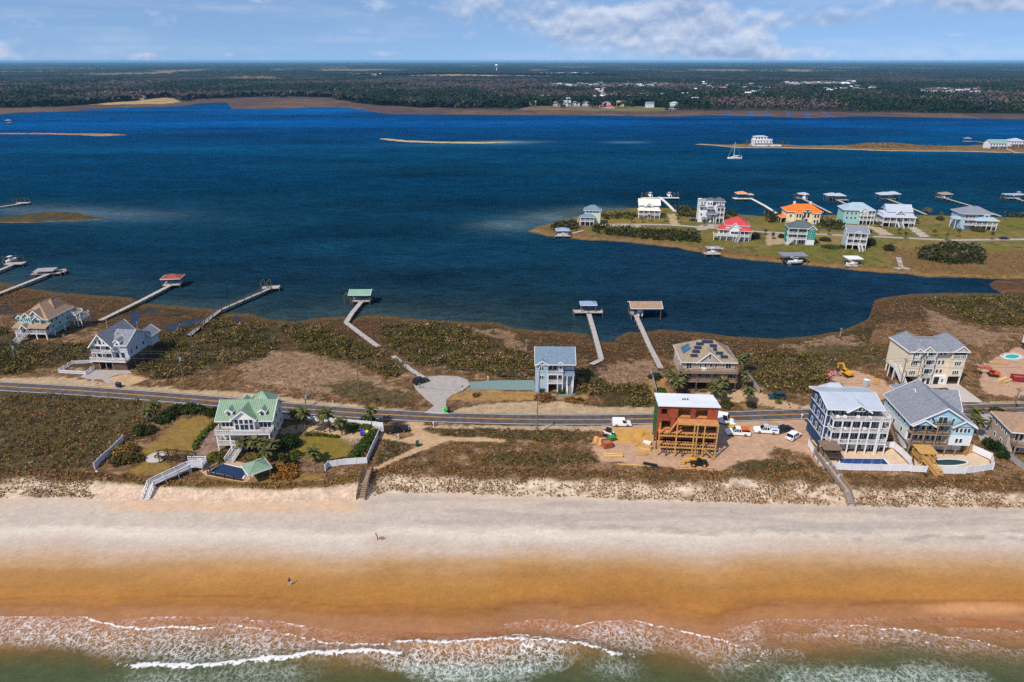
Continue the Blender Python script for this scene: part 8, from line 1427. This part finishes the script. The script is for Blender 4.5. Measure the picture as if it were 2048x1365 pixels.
walk('weathered brown public beach stairs below the white fence corner', [(737, 940, 3.9), (729, 965, 3.9), (722, 1001, 1.85)], 1.9, DKWOOD, WOOD); walk('long weathered boardwalk from navy house pool over the dune', [(1634, 905, 4.4), (1662, 942, 4.4), (1694, 984, 3.6), (1702, 1014, 1.85)], 1.4, WOOD, GREYWOOD); walk('new yellow timber stairs from pool shelter to the dune', [(1846, 914, 4.9), (1852, 919, 4.9), (1880, 955, 2.9)], 1.5, NEWWOOD, NEWWOOD)
def sign(px, py, w, h, z, rgb, label): t = thing('sign_board', label, 'sign', P(px, py)); MB().box(-w / 2, w / 2, -.04, .0, z, z + h).build('board', mat('board_%d' % rgb[0], rgb, .6), t); MB().box(-.05, .05, .0, .1, -.2, z + h).build('post', WOOD, t)
sign(1678, 962, .9, .8, .9, (214, 222, 232), 'pale square sign standing by the long weathered boardwalk'); sign(194, 947, .6, .4, .3, (232, 230, 222), 'small white notice below the left white fence'); sign(1671, 974, .5, .3, .3, (210, 220, 224), 'small pale notice in the dune grass left of boardwalk')
def mailbox(px, py, rgb, label): t = thing('mailbox', label, 'mailbox', P(px, py)); MB().box(-.07, .07, -.07, .07, 0, 1.05).build('post', WHITE, t); b = MB(); b.prism([(-.16, -.28, 1.05), (.16, -.28, 1.05), (.16, -.28, 1.25), (.08, -.28, 1.36), (-.08, -.28, 1.36), (-.16, -.28, 1.25)], (0, .56, 0)); b.build('box', mat('mail_%d' % rgb[0], rgb, .5), t)
mailbox(188, 769, (220, 222, 222), 'white mailbox by the road before grey blue house'); mailbox(867, 854, (232, 230, 226), 'white marker box by the road opposite the turning circle'); mailbox(976, 762, (236, 232, 220), 'white post box behind the gravel drive'); mailbox(925, 781, (60, 60, 66), 'dark mailbox at right of the turning circle'); mailbox(1577, 817, (70, 60, 50), 'dark mailbox by the tan drive of solar panel house'); mailbox(1603, 838, (230, 230, 226), 'white mailbox at the drive of navy house'); mailbox(797, 879, (210, 214, 216), 'grey twin box in scrub beside the sandy track'); mailbox(1886, 789, (236, 234, 230), 'white post in the lawn of beige house'); mailbox(666, 806, (190, 70, 50), 'red hydrant post on the sandy verge')

# ================================================================ PEOPLE
def figure(name, label, cat, loc, rz, joints, edges, parts, root=0):
    me = bpy.data.meshes.new(name); me.from_pydata([j[0] for j in joints], edges, []); o = bpy.data.objects.new(name, me); COL.objects.link(o)
    sk = o.modifiers.new('skin', 'SKIN'); o.modifiers.new('sub', 'SUBSURF').levels = 1
    for i, j in enumerate(joints): me.skin_vertices[0].data[i].radius = (j[1], j[1] * (j[2] if len(j) > 2 else 1)); me.skin_vertices[0].data[i].use_root = (i == root)
    dg = bpy.context.evaluated_depsgraph_get(); m2 = bpy.data.meshes.new_from_object(o.evaluated_get(dg)); bpy.data.objects.remove(o)
    m2.materials.clear(); [m2.materials.append(m) for m, _ in parts]
    for p in m2.polygons:
        for i, (_, fn) in enumerate(parts):
            if fn(p.center): p.material_index = i
        p.use_smooth = True
    t = link(name, m2, parts[0][0]); t.location = loc; t.rotation_euler = (0, 0, rz); return tag(t, label, cat)
SKIN = mat('skin', (206, 156, 128), .6, .05, 3)
def person(px, py, rz, label, top, legs, hair, lean=0.0, stride=.2):
    J = [((0, 0, .95), .14, .8), ((0, lean * .3, 1.15), .13, .75), ((0, lean * .7, 1.38), .16, .65), ((0, lean, 1.50), .06), ((0, lean * 1.1 - .01, 1.58), .075), ((0, lean * 1.15 - .015, 1.68), .10)]; E = [(0, 1), (1, 2), (2, 3), (3, 4), (4, 5)]
    for s in (-1, 1):
        n = len(J); J += [((.17 * s, lean * .7, 1.42), .065), ((.22 * s, lean * .6 + .03, 1.16), .05), ((.21 * s, lean * .6 - .1, .94), .036), ((.20 * s, lean * .6 - .15, .86), .035)]; E += [(2, n), (n, n + 1), (n + 1, n + 2), (n + 2, n + 3)]
        for k, (dx, L) in enumerate(((-.03, .075), (-.01, .085), (.01, .08), (.03, .065))): J.append(((.20 * s + dx * .8, lean * .6 - .17 - .01 * k, .86 - L), .009)); E.append((n + 3, len(J) - 1))
        J.append(((.20 * s - .05 * s, lean * .6 - .2, .83), .01)); E.append((n + 3, len(J) - 1))
        n = len(J); f = stride * s; J += [((.10 * s, 0, .88), .10), ((.11 * s, -f * .5 - .02, .48), .065), ((.11 * s, f * -.6 + .06, .08), .045), ((.11 * s, f * -.6 - .10, .035), .04)]; E += [(0, n), (n, n + 1), (n + 1, n + 2), (n + 2, n + 3)]
    t = figure('person', label, 'person', P(px, py), rz, J, E, [(top, lambda c: True), (legs, lambda c: c.z < .93 and abs(c.x) < .19), (SKIN, lambda c: c.z > 1.49 or (c.z < 1.0 and abs(c.x) > .19)), (WHITE, lambda c: c.z < .09)])
    b = MB(); b.ball((0, lean * 1.15 + .015, 1.71), .115, .12, .115, 10, 6); hr = b.build('hair', hair, t, smooth=True); f = MB(); [f.ball((x, lean * 1.15 - .115, 1.68), .014, .01, .012, 6, 4) for x in (-.035, .035)]; f.build('eyes', BLK, t); MB().ball((0, lean * 1.15 - .125, 1.65), .014, .02, .022, 6, 4).build('nose', SKIN, t); return t
NV = mat('navy_cloth', (36, 44, 120), .9, .1, 3); RD = mat('red_cloth', (196, 66, 52), .9, .1, 3); PLE = mat('pale_cloth', (214, 206, 200), .9, .08, 3); DKC = mat('dark_cloth', (44, 42, 50), .9, .1, 3); BLC = mat('bright_blue_cloth', (30, 120, 190), .9, .1, 3); HRD = mat('dark_hair', (50, 36, 28), .8, .1, 6)
person(580, 1171, .6, 'person in a navy jacket and pale trousers walking on wet sand', NV, PLE, HRD, -.03, .25); person(755, 1080, -.8, 'person in a red top leaning forward on the dry beach', RD, DKC, HRD, -.22, .15); person(840, 777, 2.2, 'person in a bright blue shirt beside the black suv', BLC, DKC, HRD, -.05, .2)
def dog():
    J = [((-.35, 0, .50), .12, 1), ((-.1, 0, .50), .125), ((.2, 0, .50), .15), ((.38, 0, .6), .09), ((.5, 0, .74), .075), ((.60, 0, .72), .055), ((.70, 0, .69), .035), ((-.5, 0, .55), .03), ((-.66, 0, .68), .022)]; E = [(0, 1), (1, 2), (2, 3), (3, 4), (4, 5), (5, 6), (0, 7), (7, 8)]
    for s in (-1, 1): n = len(J); J += [((.22, .09 * s, .34), .06), ((.20, .09 * s, .18), .035), ((.21, .09 * s, .03), .03), ((-.32, .1 * s, .36), .075), ((-.26, .1 * s, .26), .045), ((-.40, .1 * s, .16), .03), ((-.38, .1 * s, .03), .03), ((.47, .07 * s, .84), .02)]; E += [(2, n), (n, n + 1), (n + 1, n + 2), (0, n + 3), (n + 3, n + 4), (n + 4, n + 5), (n + 5, n + 6), (4, n + 7)]
    figure('dog', 'tan and white dog beside the person in red on the beach', 'dog', P(764, 1080), 3.6, J, E, [(mat('tan_fur', (190, 110, 56), .95, .15, 5), lambda c: True), (PLE, lambda c: c.z < .16 or (c.x > .22 and c.z < .5) or c.x > .62)])
dog()
